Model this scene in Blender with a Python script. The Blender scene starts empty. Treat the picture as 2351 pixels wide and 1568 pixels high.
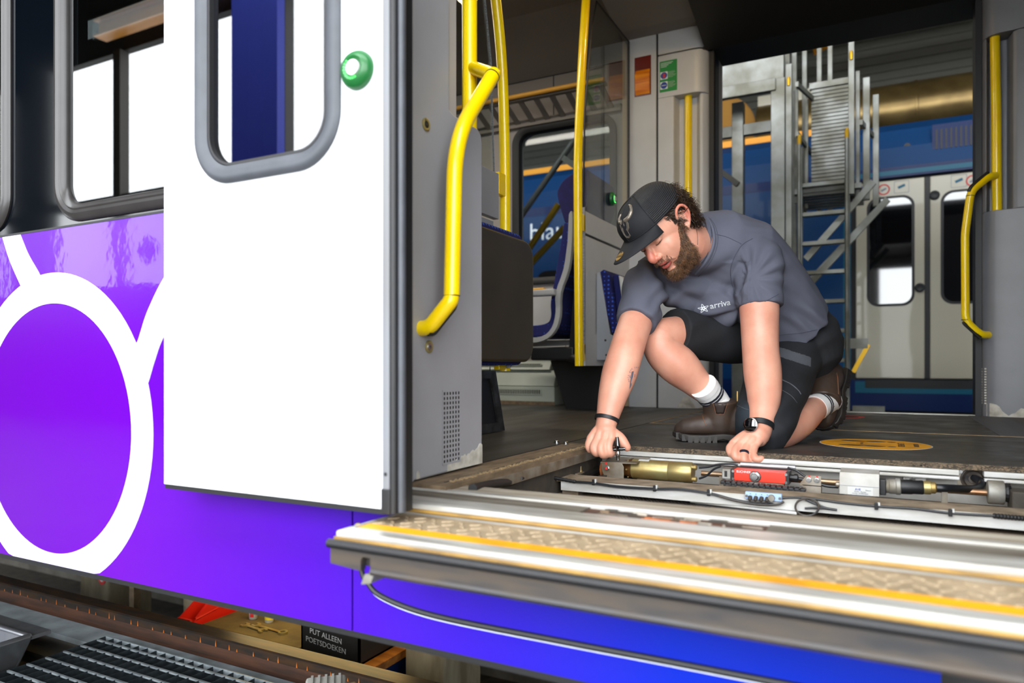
import bpy, bmesh, math, random
import numpy as np
from mathutils import Vector, Matrix, noise
random.seed(7)
SC = bpy.context.scene
COL = SC.collection
# ------------------------------------------------------------------ camera, world, light, exposure
FPX, CXP, HYP, CAMH, YAW = 1643.0, 1175.5, 840.0, 0.24, math.radians(27.7)
SN, CS = math.sin(YAW), math.cos(YAW)
cam_d = bpy.data.cameras.new('camera'); cam = bpy.data.objects.new('camera', cam_d); COL.objects.link(cam)
cam.location = (0, 0, CAMH); cam.rotation_euler = (math.pi/2, 0, YAW)
cam_d.sensor_width = 36.0; cam_d.lens = FPX/2351*36; cam_d.shift_y = (HYP-784)/2351
cam_d.clip_start = 0.05; cam_d.clip_end = 200
cam_d.dof.use_dof = True; cam_d.dof.focus_distance = 2.22; cam_d.dof.aperture_fstop = 2.6
SC.camera = cam
world = bpy.data.worlds.new('World'); SC.world = world; world.use_nodes = True
wn = world.node_tree.nodes; wn['Background'].inputs[0].default_value = (0.93, 0.97, 1.0, 1); wn['Background'].inputs[1].default_value = 6.0
SC.view_settings.view_transform = 'Standard'; SC.view_settings.look = 'None'
SC.view_settings.gamma = 1; SC.view_settings.use_curve_mapping = False
SC.view_settings.exposure = 0.7
SC.cycles.use_denoising = True
SC.cycles.max_bounces = 8; SC.cycles.diffuse_bounces = 4; SC.cycles.glossy_bounces = 4; SC.cycles.transparent_max_bounces = 12
SC.cycles.sample_clamp_indirect = 6.0
SC.cycles.caustics_reflective = False; SC.cycles.caustics_refractive = False
def portal(loc, rot, sx, sy):
    d = bpy.data.lights.new('sky_portal', 'AREA'); d.shape = 'RECTANGLE'; d.size = sx; d.size_y = sy
    d.cycles.is_portal = True
    o = bpy.data.objects.new('sky_portal', d); o.location = loc; o.rotation_euler = rot; COL.objects.link(o)
HALL_Y0, HALL_X0, HALL_X1, HALL_Y1, HALL_ROOF = -6.0, -18.0, 9.0, 13.0, 7.6
WIN_Z0, WIN_Z1 = 1.68, 5.9
BAY_X = -5.0                     # left of it: tall windows; right of it: unseen open bay added for more daylight
portal(((HALL_X0+BAY_X)/2, HALL_Y0-0.1, (WIN_Z0+WIN_Z1)/2), (math.pi/2, 0, 0), BAY_X-HALL_X0, WIN_Z1-WIN_Z0)
portal(((BAY_X+HALL_X1)/2, HALL_Y0-0.1, 2.75), (math.pi/2, 0, 0), HALL_X1-BAY_X, 7.0)
SKY_Y0, SKY_Y1 = 5.35, 5.75        # roof openings added to light the rear aisle and the photographer's side
SKN_Y0, SKN_Y1 = -4.4, -1.2
portal((-1.5, (SKY_Y0+SKY_Y1)/2, HALL_ROOF+0.1), (0, 0, 0), 15, SKY_Y1-SKY_Y0)
portal((-1.5, (SKN_Y0+SKN_Y1)/2, HALL_ROOF+0.1), (0, 0, 0), 15, SKN_Y1-SKN_Y0)

# ------------------------------------------------------------------ geometry helpers
def ray(x, y):
    u = (x-CXP)/FPX; v = (HYP-y)/FPX
    return Vector((-SN+CS*u, CS+SN*u, v))
def onY(x, y, Y):
    r = ray(x, y); r = r*(Y/r.y); return Vector((r.x, Y, CAMH+r.z))
def onX(x, y, X):
    r = ray(x, y); r = r*(X/r.x); return Vector((X, r.y, CAMH+r.z))
def onZ(x, y, Z):
    r = ray(x, y); r = r*((Z-CAMH)/r.z); return Vector((r.x, r.y, Z))
def atD(x, y, d):
    r = ray(x, y)*d; r.z += CAMH; return r
CR, CU, CT = Vector((CS, SN, 0)), Vector((0, 0, 1)), Vector((SN, -CS, 0))
def cdir(r, u, t): return (CR*r+CU*u+CT*t).normalized()

def lin(c):
    c = c/255.0
    return c/12.92 if c <= 0.04045 else ((c+0.055)/1.055)**2.4
def rgb(r, g, b): return (lin(r), lin(g), lin(b), 1.0)

class MB:
    """collects shapes for ONE mesh object"""
    def __init__(s): s.v = []; s.f = []; s.mi = []; s.cur = 0
    def add(s, vs, fs):
        o = len(s.v); s.v += [tuple(v) for v in vs]
        for f in fs: s.f.append([i+o for i in f]); s.mi.append(s.cur)
        return s
    def box(s, x0, x1, y0, y1, z0, z1):
        if x0 > x1: x0, x1 = x1, x0
        if y0 > y1: y0, y1 = y1, y0
        if z0 > z1: z0, z1 = z1, z0
        return s.add([(x0,y0,z0),(x1,y0,z0),(x1,y1,z0),(x0,y1,z0),(x0,y0,z1),(x1,y0,z1),(x1,y1,z1),(x0,y1,z1)],
                     [(0,3,2,1),(4,5,6,7),(0,1,5,4),(1,2,6,5),(2,3,7,6),(3,0,4,7)])
    def obox(s, c, ax, ay, az):
        """oriented box: centre and three half-axis vectors"""
        c = Vector(c); ax = Vector(ax); ay = Vector(ay); az = Vector(az)
        if ax.cross(ay).dot(az) < 0: ax = -ax
        vs = [c+ax*i+ay*j+az*k for k in (-1,1) for j in (-1,1) for i in (-1,1)]
        return s.add(vs, [(0,2,3,1),(4,5,7,6),(0,1,5,4),(1,3,7,5),(3,2,6,7),(2,0,4,6)])
    def prism(s, poly, ext):
        """closed polygon (3-D points, one plane) extruded along vector ext"""
        n = len(poly); ext = Vector(ext); p = [Vector(q) for q in poly]
        nrm = Vector((0,0,0))
        for i in range(n): nrm += p[i].cross(p[(i+1) % n])
        if nrm.dot(ext) > 0: p = p[::-1]
        vs = p+[q+ext for q in p]
        fs = [tuple(range(n)), tuple(range(2*n-1, n-1, -1))]
        for i in range(n): fs.append((i, i+n, (i+1) % n+n, (i+1) % n)[::1])
        return s.add(vs, fs)
    def frame(s, outer, inner, ext):
        """ring between two loops of equal count, extruded along ext"""
        n = len(outer); ext = Vector(ext)
        vs = [Vector(q) for q in outer]+[Vector(q) for q in inner]
        vs += [q+ext for q in vs]
        fs = []
        for i in range(n):
            j = (i+1) % n
            fs += [(i, j, n+j, n+i), (2*n+i, 3*n+i, 3*n+j, 2*n+j), (i, 2*n+i, 2*n+j, j), (n+i, n+j, 3*n+j, 3*n+i)]
        return s.add(vs, fs)
    def tube(s, pts, r, n=12, cap=True, closed=False):
        P = [Vector(p) for p in pts]; m = len(P)
        R = r if isinstance(r, (list, tuple)) else [r]*m
        T = []
        for i in range(m):
            a = P[i-1] if (i > 0 or closed) else P[i]
            b = P[(i+1) % m] if (i < m-1 or closed) else P[i]
            t = (b-a); T.append(t.normalized() if t.length > 1e-9 else Vector((0,0,1)))
        up = Vector((0,0,1)) if abs(T[0].z) < 0.9 else Vector((1,0,0))
        N = (up-T[0]*up.dot(T[0])).normalized()
        vs = []
        for i in range(m):
            N = N-T[i]*N.dot(T[i])
            N = N.normalized() if N.length > 1e-6 else T[i].orthogonal().normalized()
            B = T[i].cross(N)
            for k in range(n):
                a = 2*math.pi*k/n
                vs.append(P[i]+(N*math.cos(a)+B*math.sin(a))*R[i])
        fs = []
        for i in range(m if closed else m-1):
            for k in range(n):
                a, b = i*n+k, i*n+(k+1) % n
                c, d = ((i+1) % m)*n+(k+1) % n, ((i+1) % m)*n+k
                fs.append((a, b, c, d))
        if cap and not closed:
            fs.append(tuple(range(n-1, -1, -1))); fs.append(tuple(range((m-1)*n, m*n)))
        return s.add(vs, fs)
    def lathe(s, c, axis, prof, n=24, cap=True):
        """profile [(distance along axis, radius)] turned about axis"""
        c = Vector(c); axis = Vector(axis).normalized()
        N = axis.orthogonal().normalized(); B = axis.cross(N)
        vs = []
        for (h, r) in prof:
            for k in range(n):
                a = 2*math.pi*k/n
                vs.append(c+axis*h+(N*math.cos(a)+B*math.sin(a))*r)
        fs = []
        for i in range(len(prof)-1):
            for k in range(n):
                fs.append((i*n+k, i*n+(k+1) % n, (i+1)*n+(k+1) % n, (i+1)*n+k))
        if cap:
            fs.append(tuple(range(n-1, -1, -1))); fs.append(tuple(range((len(prof)-1)*n, len(prof)*n)))
        return s.add(vs, fs)
    def loft(s, rings, cap=True):
        n = len(rings[0]); vs = [v for r in rings for v in r]; fs = []
        for i in range(len(rings)-1):
            for k in range(n):
                fs.append((i*n+k, i*n+(k+1) % n, (i+1)*n+(k+1) % n, (i+1)*n+k))
        if cap:
            fs.append(tuple(range(n-1, -1, -1))); fs.append(tuple(range((len(rings)-1)*n, len(rings)*n)))
        return s.add(vs, fs)
    def mesh(s, name, smooth=False, fix=True):
        me = bpy.data.meshes.new(name); me.from_pydata(s.v, [], s.f); me.update()
        if fix:
            bm = bmesh.new(); bm.from_mesh(me); bmesh.ops.recalc_face_normals(bm, faces=bm.faces); bm.to_mesh(me); bm.free()
        if smooth: me.polygons.foreach_set('use_smooth', [True]*len(me.polygons))
        return me
    def build(s, name, mat, parent=None, smooth=False, bev=0, seg=2, autosm=None):
        me = s.mesh(name, smooth)
        mats = mat if isinstance(mat, (list, tuple)) else [mat]
        for m in mats: me.materials.append(M[m] if isinstance(m, str) else m)
        if len(mats) > 1: me.polygons.foreach_set('material_index', s.mi)
        return link(name, me, parent, bev, seg, smooth)
def link(name, me, parent=None, bev=0, seg=2, smooth=False):
    o = bpy.data.objects.new(name, me); COL.objects.link(o)
    if parent is not None:
        o.parent = parent; o.matrix_parent_inverse = Matrix.Translation(-world_loc(parent))
    if bev:
        b = o.modifiers.new('bevel', 'BEVEL'); b.width = bev; b.segments = seg; b.limit_method = 'ANGLE'; b.angle_limit = 0.6
        b.harden_normals = False
        me.polygons.foreach_set('use_smooth', [True]*len(me.polygons))
        w = o.modifiers.new('wn', 'WEIGHTED_NORMAL'); w.keep_sharp = False
    elif smooth:
        edge_sharp(me, 0.7)
    return o
def edge_sharp(me, ang):
    bm = bmesh.new(); bm.from_mesh(me)
    for e in bm.edges:
        if len(e.link_faces) == 2 and e.calc_face_angle(0) > ang: e.smooth = False
    bm.to_mesh(me); bm.free()
def world_loc(o):
    v = Vector(o.location)
    if o.parent is not None: v = v+world_loc(o.parent) if False else v
    return v
def thing(name, label, cat, loc=(0,0,0), group=None, kind=None):
    o = bpy.data.objects.new(name, None); COL.objects.link(o); o.location = loc; o.empty_display_size = 0.05
    tag(o, label, cat, group, kind); return o
def tag(o, label=None, cat=None, group=None, kind=None):
    if label: o['label'] = label
    if cat: o['category'] = cat
    if group: o['group'] = group
    if kind: o['kind'] = kind
    return o
def copies(proto, offs, parent=None):
    """shared-mesh copies of a one-mesh part at offsets"""
    out = []
    for d in offs:
        c = proto.copy(); COL.objects.link(c); c.location = Vector(proto.location)+Vector(d); out.append(c)
    return out
def copy_tree(o, d, parent=None):
    c = o.copy(); COL.objects.link(c)
    if parent is None: c.location = Vector(o.location)+Vector(d)
    else: c.parent = parent
    for ch in list(o.children): copy_tree(ch, d, c)
    return c
def rrect(c, ux, uy, w, h, r, n=6):
    """rounded rectangle loop centred at c in the plane of ux, uy"""
    c = Vector(c); ux = Vector(ux); uy = Vector(uy); out = []
    for (sx, sy, a0) in ((1,1,0),(-1,1,90),(-1,-1,180),(1,-1,270)):
        for k in range(n+1):
            a = math.radians(a0+90*k/n)
            out.append(c+ux*(sx*(w/2-r)+r*math.cos(a))+uy*(sy*(h/2-r)+r*math.sin(a)))
    return out
def bez(pts, n=8):
    """Catmull-Rom through points"""
    P = [Vector(p) for p in pts]; P = [P[0]*2-P[1]]+P+[P[-1]*2-P[-2]]; out = []
    for i in range(1, len(P)-2):
        for k in range(n):
            t = k/n; a, b, c, d = P[i-1], P[i], P[i+1], P[i+2]
            out.append(0.5*((2*b)+(c-a)*t+(2*a-5*b+4*c-d)*t*t+(3*b-a-3*c+d)*t**3))
    out.append(P[-2]); return out
def fillet(pts, r, n=5):
    """polyline with rounded corners of radius about r"""
    P = [Vector(p) for p in pts]; out = [P[0]]
    for i in range(1, len(P)-1):
        a = (P[i-1]-P[i]); b = (P[i+1]-P[i]); ra = min(r, a.length*0.49, b.length*0.49)
        p0 = P[i]+a.normalized()*ra; p1 = P[i]+b.normalized()*ra
        for k in range(n+1):
            t = k/n; out.append(p0*(1-t)**2+P[i]*2*t*(1-t)+p1*t*t)
    out.append(P[-1]); return out
def text_mesh(name, body, origin, ux, uy, size, mat, parent=None, off=0.0006, align='CENTER', extr=0.0003, bold=0.0):
    """flat lettering as a thin solid, laid in the plane of ux (reading direction), uy (up)"""
    cu = bpy.data.curves.new(name, 'FONT'); cu.body = body; cu.size = size; cu.extrude = extr; cu.align_x = align; cu.align_y = 'CENTER'; cu.resolution_u = 3; cu.offset = bold
    tmp = bpy.data.objects.new('tmp', cu); COL.objects.link(tmp)
    me = bpy.data.meshes.new_from_object(tmp.evaluated_get(bpy.context.evaluated_depsgraph_get()))
    bpy.data.objects.remove(tmp); bpy.data.curves.remove(cu)
    ux = Vector(ux).normalized(); uy = Vector(uy).normalized(); uz = ux.cross(uy)
    m = Matrix((ux, uy, uz)).transposed().to_4x4(); m.translation = Vector(origin)+uz*off
    me.transform(m); me.name = name; me.materials.clear(); me.materials.append(M[mat])
    return link(name, me, parent)

# ------------------------------------------------------------------ materials
M = {}
def mat(name, col, rough=0.5, metal=0.0, col2=None, scale=8.0, bump=0.0, bscale=60.0, coat=0.0, spec=0.5, stretch=(1,1,1), lo=0.35, hi=0.65, detail=4, emis=None, estr=0, rvar=0.0, ior=None, sss=0.0):
    m = bpy.data.materials.new(name); m.use_nodes = True; M[name] = m
    nt = m.node_tree; b = nt.nodes['Principled BSDF']; L = nt.links.new
    b.inputs['Base Color'].default_value = col; b.inputs['Roughness'].default_value = rough; b.inputs['Metallic'].default_value = metal
    b.inputs['Coat Weight'].default_value = coat; b.inputs['Coat Roughness'].default_value = 0.04
    b.inputs['Specular IOR Level'].default_value = spec
    if ior: b.inputs['IOR'].default_value = ior
    if sss:
        b.inputs['Subsurface Weight'].default_value = sss; b.inputs['Subsurface Radius'].default_value = (0.012, 0.004, 0.002); b.inputs['Subsurface Scale'].default_value = 1.0
    if emis: b.inputs['Emission Color'].default_value = emis; b.inputs['Emission Strength'].default_value = estr
    tc = nt.nodes.new('ShaderNodeTexCoord'); mp = nt.nodes.new('ShaderNodeMapping'); L(tc.outputs['Object'], mp.inputs['Vector']); mp.inputs['Scale'].default_value = stretch
    if col2 or rvar:
        n = nt.nodes.new('ShaderNodeTexNoise'); n.inputs['Scale'].default_value = scale; n.inputs['Detail'].default_value = detail; L(mp.outputs[0], n.inputs['Vector'])
        r = nt.nodes.new('ShaderNodeMapRange'); r.inputs['From Min'].default_value = lo; r.inputs['From Max'].default_value = hi; L(n.outputs['Fac'], r.inputs['Value'])
        if col2:
            mx = nt.nodes.new('ShaderNodeMix'); mx.data_type = 'RGBA'; mx.inputs[6].default_value = col; mx.inputs[7].default_value = col2
            L(r.outputs[0], mx.inputs[0]); L(mx.outputs[2], b.inputs['Base Color'])
        if rvar:
            rr = nt.nodes.new('ShaderNodeMapRange'); rr.inputs['To Min'].default_value = rough; rr.inputs['To Max'].default_value = min(1, rough+rvar); L(r.outputs[0], rr.inputs['Value']); L(rr.outputs[0], b.inputs['Roughness'])
    if bump:
        n2 = nt.nodes.new('ShaderNodeTexNoise'); n2.inputs['Scale'].default_value = bscale; n2.inputs['Detail'].default_value = 3; L(mp.outputs[0], n2.inputs['Vector'])
        bp = nt.nodes.new('ShaderNodeBump'); bp.inputs['Strength'].default_value = bump; bp.inputs['Distance'].default_value = 0.002; L(n2.outputs['Fac'], bp.inputs['Height']); L(bp.outputs[0], b.inputs['Normal'])
    return m
def glass(name, tint, refl_ior=1.5, alpha=0.85, rough=0.0):
    """thin pane: transparent tint with a Fresnel mirror on top"""
    m = bpy.data.materials.new(name); m.use_nodes = True; M[name] = m; nt = m.node_tree; nt.nodes.clear(); L = nt.links.new
    o = nt.nodes.new('ShaderNodeOutputMaterial'); t = nt.nodes.new('ShaderNodeBsdfTransparent'); t.inputs[0].default_value = tint
    g = nt.nodes.new('ShaderNodeBsdfGlossy'); g.inputs['Roughness'].default_value = rough
    f = nt.nodes.new('ShaderNodeFresnel'); ge = nt.nodes.new('ShaderNodeNewGeometry'); im = nt.nodes.new('ShaderNodeMapRange')   # same mirror on both faces of the pane
    im.inputs['To Min'].default_value = refl_ior; im.inputs['To Max'].default_value = 1/refl_ior; L(ge.outputs['Backfacing'], im.inputs['Value']); L(im.outputs[0], f.inputs[0])
    x = nt.nodes.new('ShaderNodeMixShader'); L(f.outputs[0], x.inputs[0]); L(t.outputs[0], x.inputs[1]); L(g.outputs[0], x.inputs[2]); L(x.outputs[0], o.inputs[0])
    return m
mat('door_white', rgb(238,240,244), 0.28, coat=0.5, col2=rgb(226,228,232), scale=3)
mat('livery_white', rgb(232,236,238), 0.25, coat=0.6)
mat('black_band', rgb(4,7,12), 0.05, coat=0.0, spec=0.3)
mat('alu', rgb(190,192,196), 0.38, 0.9, col2=rgb(150,150,152), scale=30, rvar=0.2, stretch=(1,8,8))
mat('alu_dull', rgb(172,172,168), 0.5, 0.6, col2=rgb(126,118,104), scale=14, rvar=0.25)
mat('rubber_grey', rgb(72,75,82), 0.5, col2=rgb(65,68,74), scale=20, bump=0.05)
mat('rubber_frame', rgb(42,39,38), 0.35, col2=rgb(34,31,30), scale=14, coat=0.1)
mat('rubber_black', rgb(20,20,22), 0.5, bump=0.05)
mat('seal_grey', rgb(120,123,130), 0.45, col2=rgb(108,108,110), scale=6, stretch=(1,1,0.3))
mat('rubber_side', rgb(44,43,45), 0.4, col2=rgb(70,60,50), scale=9, stretch=(1,6,6), rvar=0.3)
mat('button_green', rgb(4,98,38), 0.4, coat=0.2)
mat('button_white', rgb(236,238,238), 0.3)
mat('led_green', rgb(60,255,80), 0.4, emis=(0.1,1.0,0.15,1), estr=2.5)
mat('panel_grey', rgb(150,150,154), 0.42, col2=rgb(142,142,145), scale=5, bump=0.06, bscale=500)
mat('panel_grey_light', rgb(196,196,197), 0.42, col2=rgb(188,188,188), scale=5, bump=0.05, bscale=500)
mat('panel_chip', rgb(206,202,192), 0.7, col2=rgb(160,154,142), scale=26)
mat('yellow', rgb(252,216,0), 0.3, coat=0.4, col2=rgb(248,206,0), scale=9)
mat('black_plastic', rgb(24,24,26), 0.42, bump=0.05)
mat('steel', rgb(186,186,184), 0.25, 1.0)
mat('steel_dark', rgb(92,92,94), 0.4, 0.8, col2=rgb(60,58,56), scale=20)
mat('floor_dark', rgb(40,38,37), 0.3, col2=rgb(66,62,57), scale=6, rvar=0.25, bump=0.1, bscale=240)
mat('floor_wood', rgb(74,68,60), 0.36, col2=rgb(56,52,47), scale=6, stretch=(1,0.18,1), bump=0.05, bscale=90, rvar=0.15)
mat('sill_dirty', rgb(184,176,162), 0.5, 0.25, col2=rgb(126,114,98), scale=11, stretch=(0.5,5,5), rvar=0.25, bump=0.1, bscale=70)
mat('sill_groove', rgb(112,106,96), 0.6, 0.2, col2=rgb(84,76,66), scale=18, stretch=(0.4,3,3))
mat('sill_brass', rgb(160,124,56), 0.55, 0.1, col2=rgb(120,92,44), scale=16, stretch=(1,3,3))
mat('frame_wood', rgb(126,106,82), 0.65, col2=rgb(92,76,58), scale=14, stretch=(3,1,3), bump=0.2, bscale=160)
mat('strip_beige', rgb(164,140,104), 0.55, col2=rgb(128,108,80), scale=30)
mat('ply_edge', rgb(92,80,64), 0.85, col2=rgb(48,41,33), scale=90, bump=0.6, bscale=260)
mat('check_plate', rgb(172,152,124), 0.42, 0.25, col2=rgb(140,122,96), scale=14, rvar=0.25, bump=0.15, bscale=90)
mat('tape_yellow', rgb(226,158,0), 0.55, col2=rgb(190,130,6), scale=13, lo=0.45, hi=0.7)
mat('nose_white', rgb(204,202,196), 0.3, 0.3, col2=rgb(150,146,138), scale=8, stretch=(0.5,5,5))
mat('pit_dark', rgb(44,41,38), 0.7, col2=rgb(70,62,52), scale=16, bump=0.2)
mat('pit_tray', rgb(118,100,76), 0.75, col2=rgb(86,72,54), scale=15, bump=0.5, bscale=260)
mat('pit_tray_dark', rgb(84,74,62), 0.7, col2=rgb(62,54,46), scale=20, bump=0.8, bscale=340)
mat('rail_white', rgb(206,206,204), 0.42, 0.1, col2=rgb(178,174,166), scale=13, stretch=(0.6,3,3))
mat('rail_top', rgb(150,134,114), 0.7, col2=rgb(110,96,78), scale=20)
mat('cable', rgb(22,24,28), 0.38)
mat('brass_zinc', rgb(176,164,112), 0.34, 0.7, col2=rgb(150,120,66), scale=14, rvar=0.2)
mat('rust_brass', rgb(132,86,40), 0.4, 0.6, col2=rgb(80,52,30), scale=20)
mat('bracket', rgb(160,152,140), 0.42, 0.55, col2=rgb(120,104,84), scale=18)
mat('red_unit', rgb(228,52,30), 0.38, coat=0.2)
mat('red_mark', rgb(204,36,36), 0.5)
mat('label_white', rgb(196,196,192), 0.6)
mat('box_grey', rgb(188,186,182), 0.5, col2=rgb(164,160,152), scale=14)
mat('plug_blue', rgb(156,182,220), 0.5)
mat('rod', rgb(170,150,124), 0.3, 0.7, col2=rgb(128,84,50), scale=16, stretch=(1,1,1))
mat('ink_grey', rgb(120,124,136), 0.6)
mat('ink_black', rgb(26,24,22), 0.5)
mat('seat_brown', rgb(66,56,38), 0.3, coat=0.15, spec=0.3, col2=rgb(58,49,33), scale=6)
mat('seat_edge', rgb(150,154,160), 0.3, coat=0.3)
mat('shell_grey', rgb(160,160,160), 0.42)
mat('amber', rgb(226,166,60), 0.35)
mat('heater', rgb(186,194,182), 0.4, col2=rgb(172,180,168), scale=4)
mat('beige_wall', rgb(196,170,136), 0.6)
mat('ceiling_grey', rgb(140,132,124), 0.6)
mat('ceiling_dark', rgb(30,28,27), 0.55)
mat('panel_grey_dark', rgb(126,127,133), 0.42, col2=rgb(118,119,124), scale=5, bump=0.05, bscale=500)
mat('wall_int', rgb(160,154,148), 0.55)
mat('alarm_red', rgb(110,26,12), 0.25, coat=0.7)
mat('alarm_orange', rgb(244,150,24), 0.35, col2=rgb(206,98,8), scale=4, stretch=(1,1,12))
mat('sign_green', rgb(28,134,58), 0.5)
mat('sign_blue', rgb(30,60,150), 0.5)
mat('sign_red', rgb(196,44,40), 0.5)
mat('concrete', rgb(98,94,86), 0.85, col2=rgb(74,70,62), scale=7, bump=0.35, bscale=80)
mat('concrete_light', rgb(150,158,162), 0.8, col2=rgb(112,118,120), scale=9, bump=0.2, bscale=90)
mat('concrete_pillar', rgb(150,140,116), 0.85, col2=rgb(112,100,78), scale=6, stretch=(2,2,0.6), bump=0.3)
mat('dirt_floor', rgb(70,64,56), 0.9, col2=rgb(50,46,40), scale=10, bump=0.3)
mat('rail_rust', rgb(82,50,32), 0.7, col2=rgb(56,36,26), scale=14, stretch=(0.4,3,3), bump=0.3)
mat('rail_head', rgb(58,54,52), 0.35, 0.6, col2=rgb(88,66,48), scale=18, stretch=(0.5,3,3))
mat('rust_drip', rgb(176,92,14), 0.7)
mat('galv', rgb(196,206,210), 0.36, 0.7, col2=rgb(142,152,158), scale=24)
mat('galv_dark', rgb(62,70,75), 0.5, 0.6, col2=rgb(40,45,48), scale=24)
mat('stainless', rgb(170,172,176), 0.3, 0.9, col2=rgb(128,130,136), scale=6, rvar=0.15)
mat('tool_red', rgb(206,32,18), 0.42, coat=0.2)
mat('bench_wood', rgb(168,104,34), 0.6, col2=rgb(126,72,22), scale=8, stretch=(0.5,4,4))
mat('bench_mat', rgb(92,78,46), 0.85, col2=rgb(70,58,34), scale=12)
mat('crate_black', rgb(26,25,24), 0.5)
mat('cloth_yellow', rgb(190,150,60), 0.9, bump=0.5, bscale=40)
mat('can_yellow', rgb(232,212,40), 0.5)
mat('blue_train', rgb(0,56,104), 0.4, coat=0.05, spec=0.2)
mat('blue_train_deep', rgb(0,32,84), 0.4, coat=0.05, spec=0.2)
mat('blue_train_cyan', rgb(20,92,118), 0.4, coat=0.05, spec=0.2)
mat('train_cream', rgb(176,170,150), 0.4, coat=0.3)
mat('glass_black', rgb(8,8,10), 0.03, spec=0.9, coat=1.0)
mat('lad_alu', rgb(138,140,136), 0.4, 0.7, col2=rgb(112,110,98), scale=5, rvar=0.15)
mat('lad_cap', rgb(206,160,30), 0.35, 0.6)
mat('hall_steel', rgb(80,78,72), 0.7)
mat('hall_dark', rgb(58,56,52), 0.8)
mat('hall_clad', rgb(104,102,92), 0.75)
mat('hall_blue', rgb(84,98,226), 0.5)
mat('slab_light', rgb(122,118,112), 0.7, col2=rgb(100,97,92), scale=3)
mat('parapet', rgb(96,96,96), 0.8)
mat('crane_orange', rgb(250,164,10), 0.5)
mat('duct', rgb(118,98,58), 0.3, 0.7, col2=rgb(96,78,44), scale=5)
mat('brush', rgb(156,112,46), 0.9, bump=0.8, bscale=200)
mat('hall_wall', rgb(150,152,150), 0.8)
glass('window_glass', (0.20,0.23,0.25,1), 2.4)
glass('door_glass', (0.16,0.18,0.30,1), 2.3)
glass('partition_glass', (0.86,0.89,0.88,1), 1.35)
glass('far_glass', (0.86,0.90,0.92,1), 1.25)
# livery paint: purple running into blue along the coach
m = mat('livery', rgb(120,0,225), 0.25, coat=0.33, spec=0.08)
nt = m.node_tree; b = nt.nodes['Principled BSDF']; tc = nt.nodes.new('ShaderNodeTexCoord'); sx = nt.nodes.new('ShaderNodeSeparateXYZ'); nt.links.new(tc.outputs['Object'], sx.inputs[0])
cr = nt.nodes.new('ShaderNodeValToRGB'); mr = nt.nodes.new('ShaderNodeMapRange'); mr.inputs['From Min'].default_value = -2.2; mr.inputs['From Max'].default_value = 0.2
nt.links.new(sx.outputs[0], mr.inputs[0]); nt.links.new(mr.outputs[0], cr.inputs[0]); nt.links.new(cr.outputs[0], b.inputs['Base Color'])
el = cr.color_ramp.elements; el[0].position = 0.0; el[0].color = rgb(82,0,142); el[1].position = 1.0; el[1].color = rgb(0,36,150)
for p, c in ((0.25, rgb(86,0,152)), (0.5, rgb(66,8,158)), (0.68, rgb(40,22,166)), (0.8, rgb(4,34,166))):
    e = el.new(p); e.color = c
nz = nt.nodes.new('ShaderNodeTexNoise'); nz.inputs['Scale'].default_value = 26; nz.inputs['Detail'].default_value = 2; nt.links.new(tc.outputs['Object'], nz.inputs['Vector'])
bp = nt.nodes.new('ShaderNodeBump'); bp.inputs['Strength'].default_value = 0.05; bp.inputs['Distance'].default_value = 0.004; nt.links.new(nz.outputs['Fac'], bp.inputs['Height']); nt.links.new(bp.outputs[0], b.inputs['Normal']); nt.links.new(bp.outputs[0], b.inputs['Coat Normal'])
# dotted moquette
m = mat('moquette', rgb(16,22,86), 0.9)
nt = m.node_tree; b = nt.nodes['Principled BSDF']; tc = nt.nodes.new('ShaderNodeTexCoord'); vo = nt.nodes.new('ShaderNodeTexVoronoi'); vo.inputs['Scale'].default_value = 46; vo.inputs['Randomness'].default_value = 0.15
nt.links.new(tc.outputs['Object'], vo.inputs['Vector']); lt = nt.nodes.new('ShaderNodeMath'); lt.operation = 'LESS_THAN'; lt.inputs[1].default_value = 0.26; nt.links.new(vo.outputs['Distance'], lt.inputs[0])
mx = nt.nodes.new('ShaderNodeMix'); mx.data_type = 'RGBA'; mx.inputs[6].default_value = rgb(14,20,84); mx.inputs[7].default_value = rgb(44,84,190); nt.links.new(lt.outputs[0], mx.inputs[0]); nt.links.new(mx.outputs[2], b.inputs['Base Color'])
mat('moquette_plain', rgb(24,20,82), 0.9, col2=rgb(20,16,70), scale=30)
# ================================================================== THE SETTING
def struct(name, label=None): 
    o = thing(name, label, None); o['kind'] = 'structure'; return o
YB, YD = 1.06, 0.985            # coach skin, open door leaf
ZB, ZBELT = -0.262, 0.588       # bottom of the skirt, belt line
# ---- depot hall
g = struct('floor_depot', 'dirty concrete depot floor beside and below the train')
MB().box(HALL_X0, HALL_X1, HALL_Y0, 0.35, -0.95, -0.74).build('slab', 'slab_light', g)
MB().box(HALL_X0, HALL_X1, 4.55, HALL_Y1, -0.95, -0.60).build('slab', 'dirt_floor', g)
MB().box(HALL_X0, HALL_X1, 0.35, 4.6, -2.1, -2.0).build('pit_floor', 'dirt_floor', g)
g = struct('wall_pit', 'dark concrete side of the inspection pit under the train')
MB().box(HALL_X0, HALL_X1, 4.5, 4.6, -2.0, -0.6).build('pit_side', 'concrete', g)
for z in (-0.66, -0.72, -0.80):
    MB().tube([(HALL_X0, 4.46, z), (HALL_X1, 4.46, z)], 0.02, 8).build('conduit', 'steel_dark', g, True)
g = struct('wall_window_side', 'tall glazed depot wall behind the photographer')
MB().box(HALL_X0, BAY_X, HALL_Y0-0.15, HALL_Y0, -0.74, WIN_Z0).build('parapet', 'parapet', g)
MB().box(HALL_X0, BAY_X, HALL_Y0-0.15, HALL_Y0, WIN_Z1, HALL_ROOF).build('header', 'hall_dark', g)
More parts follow.
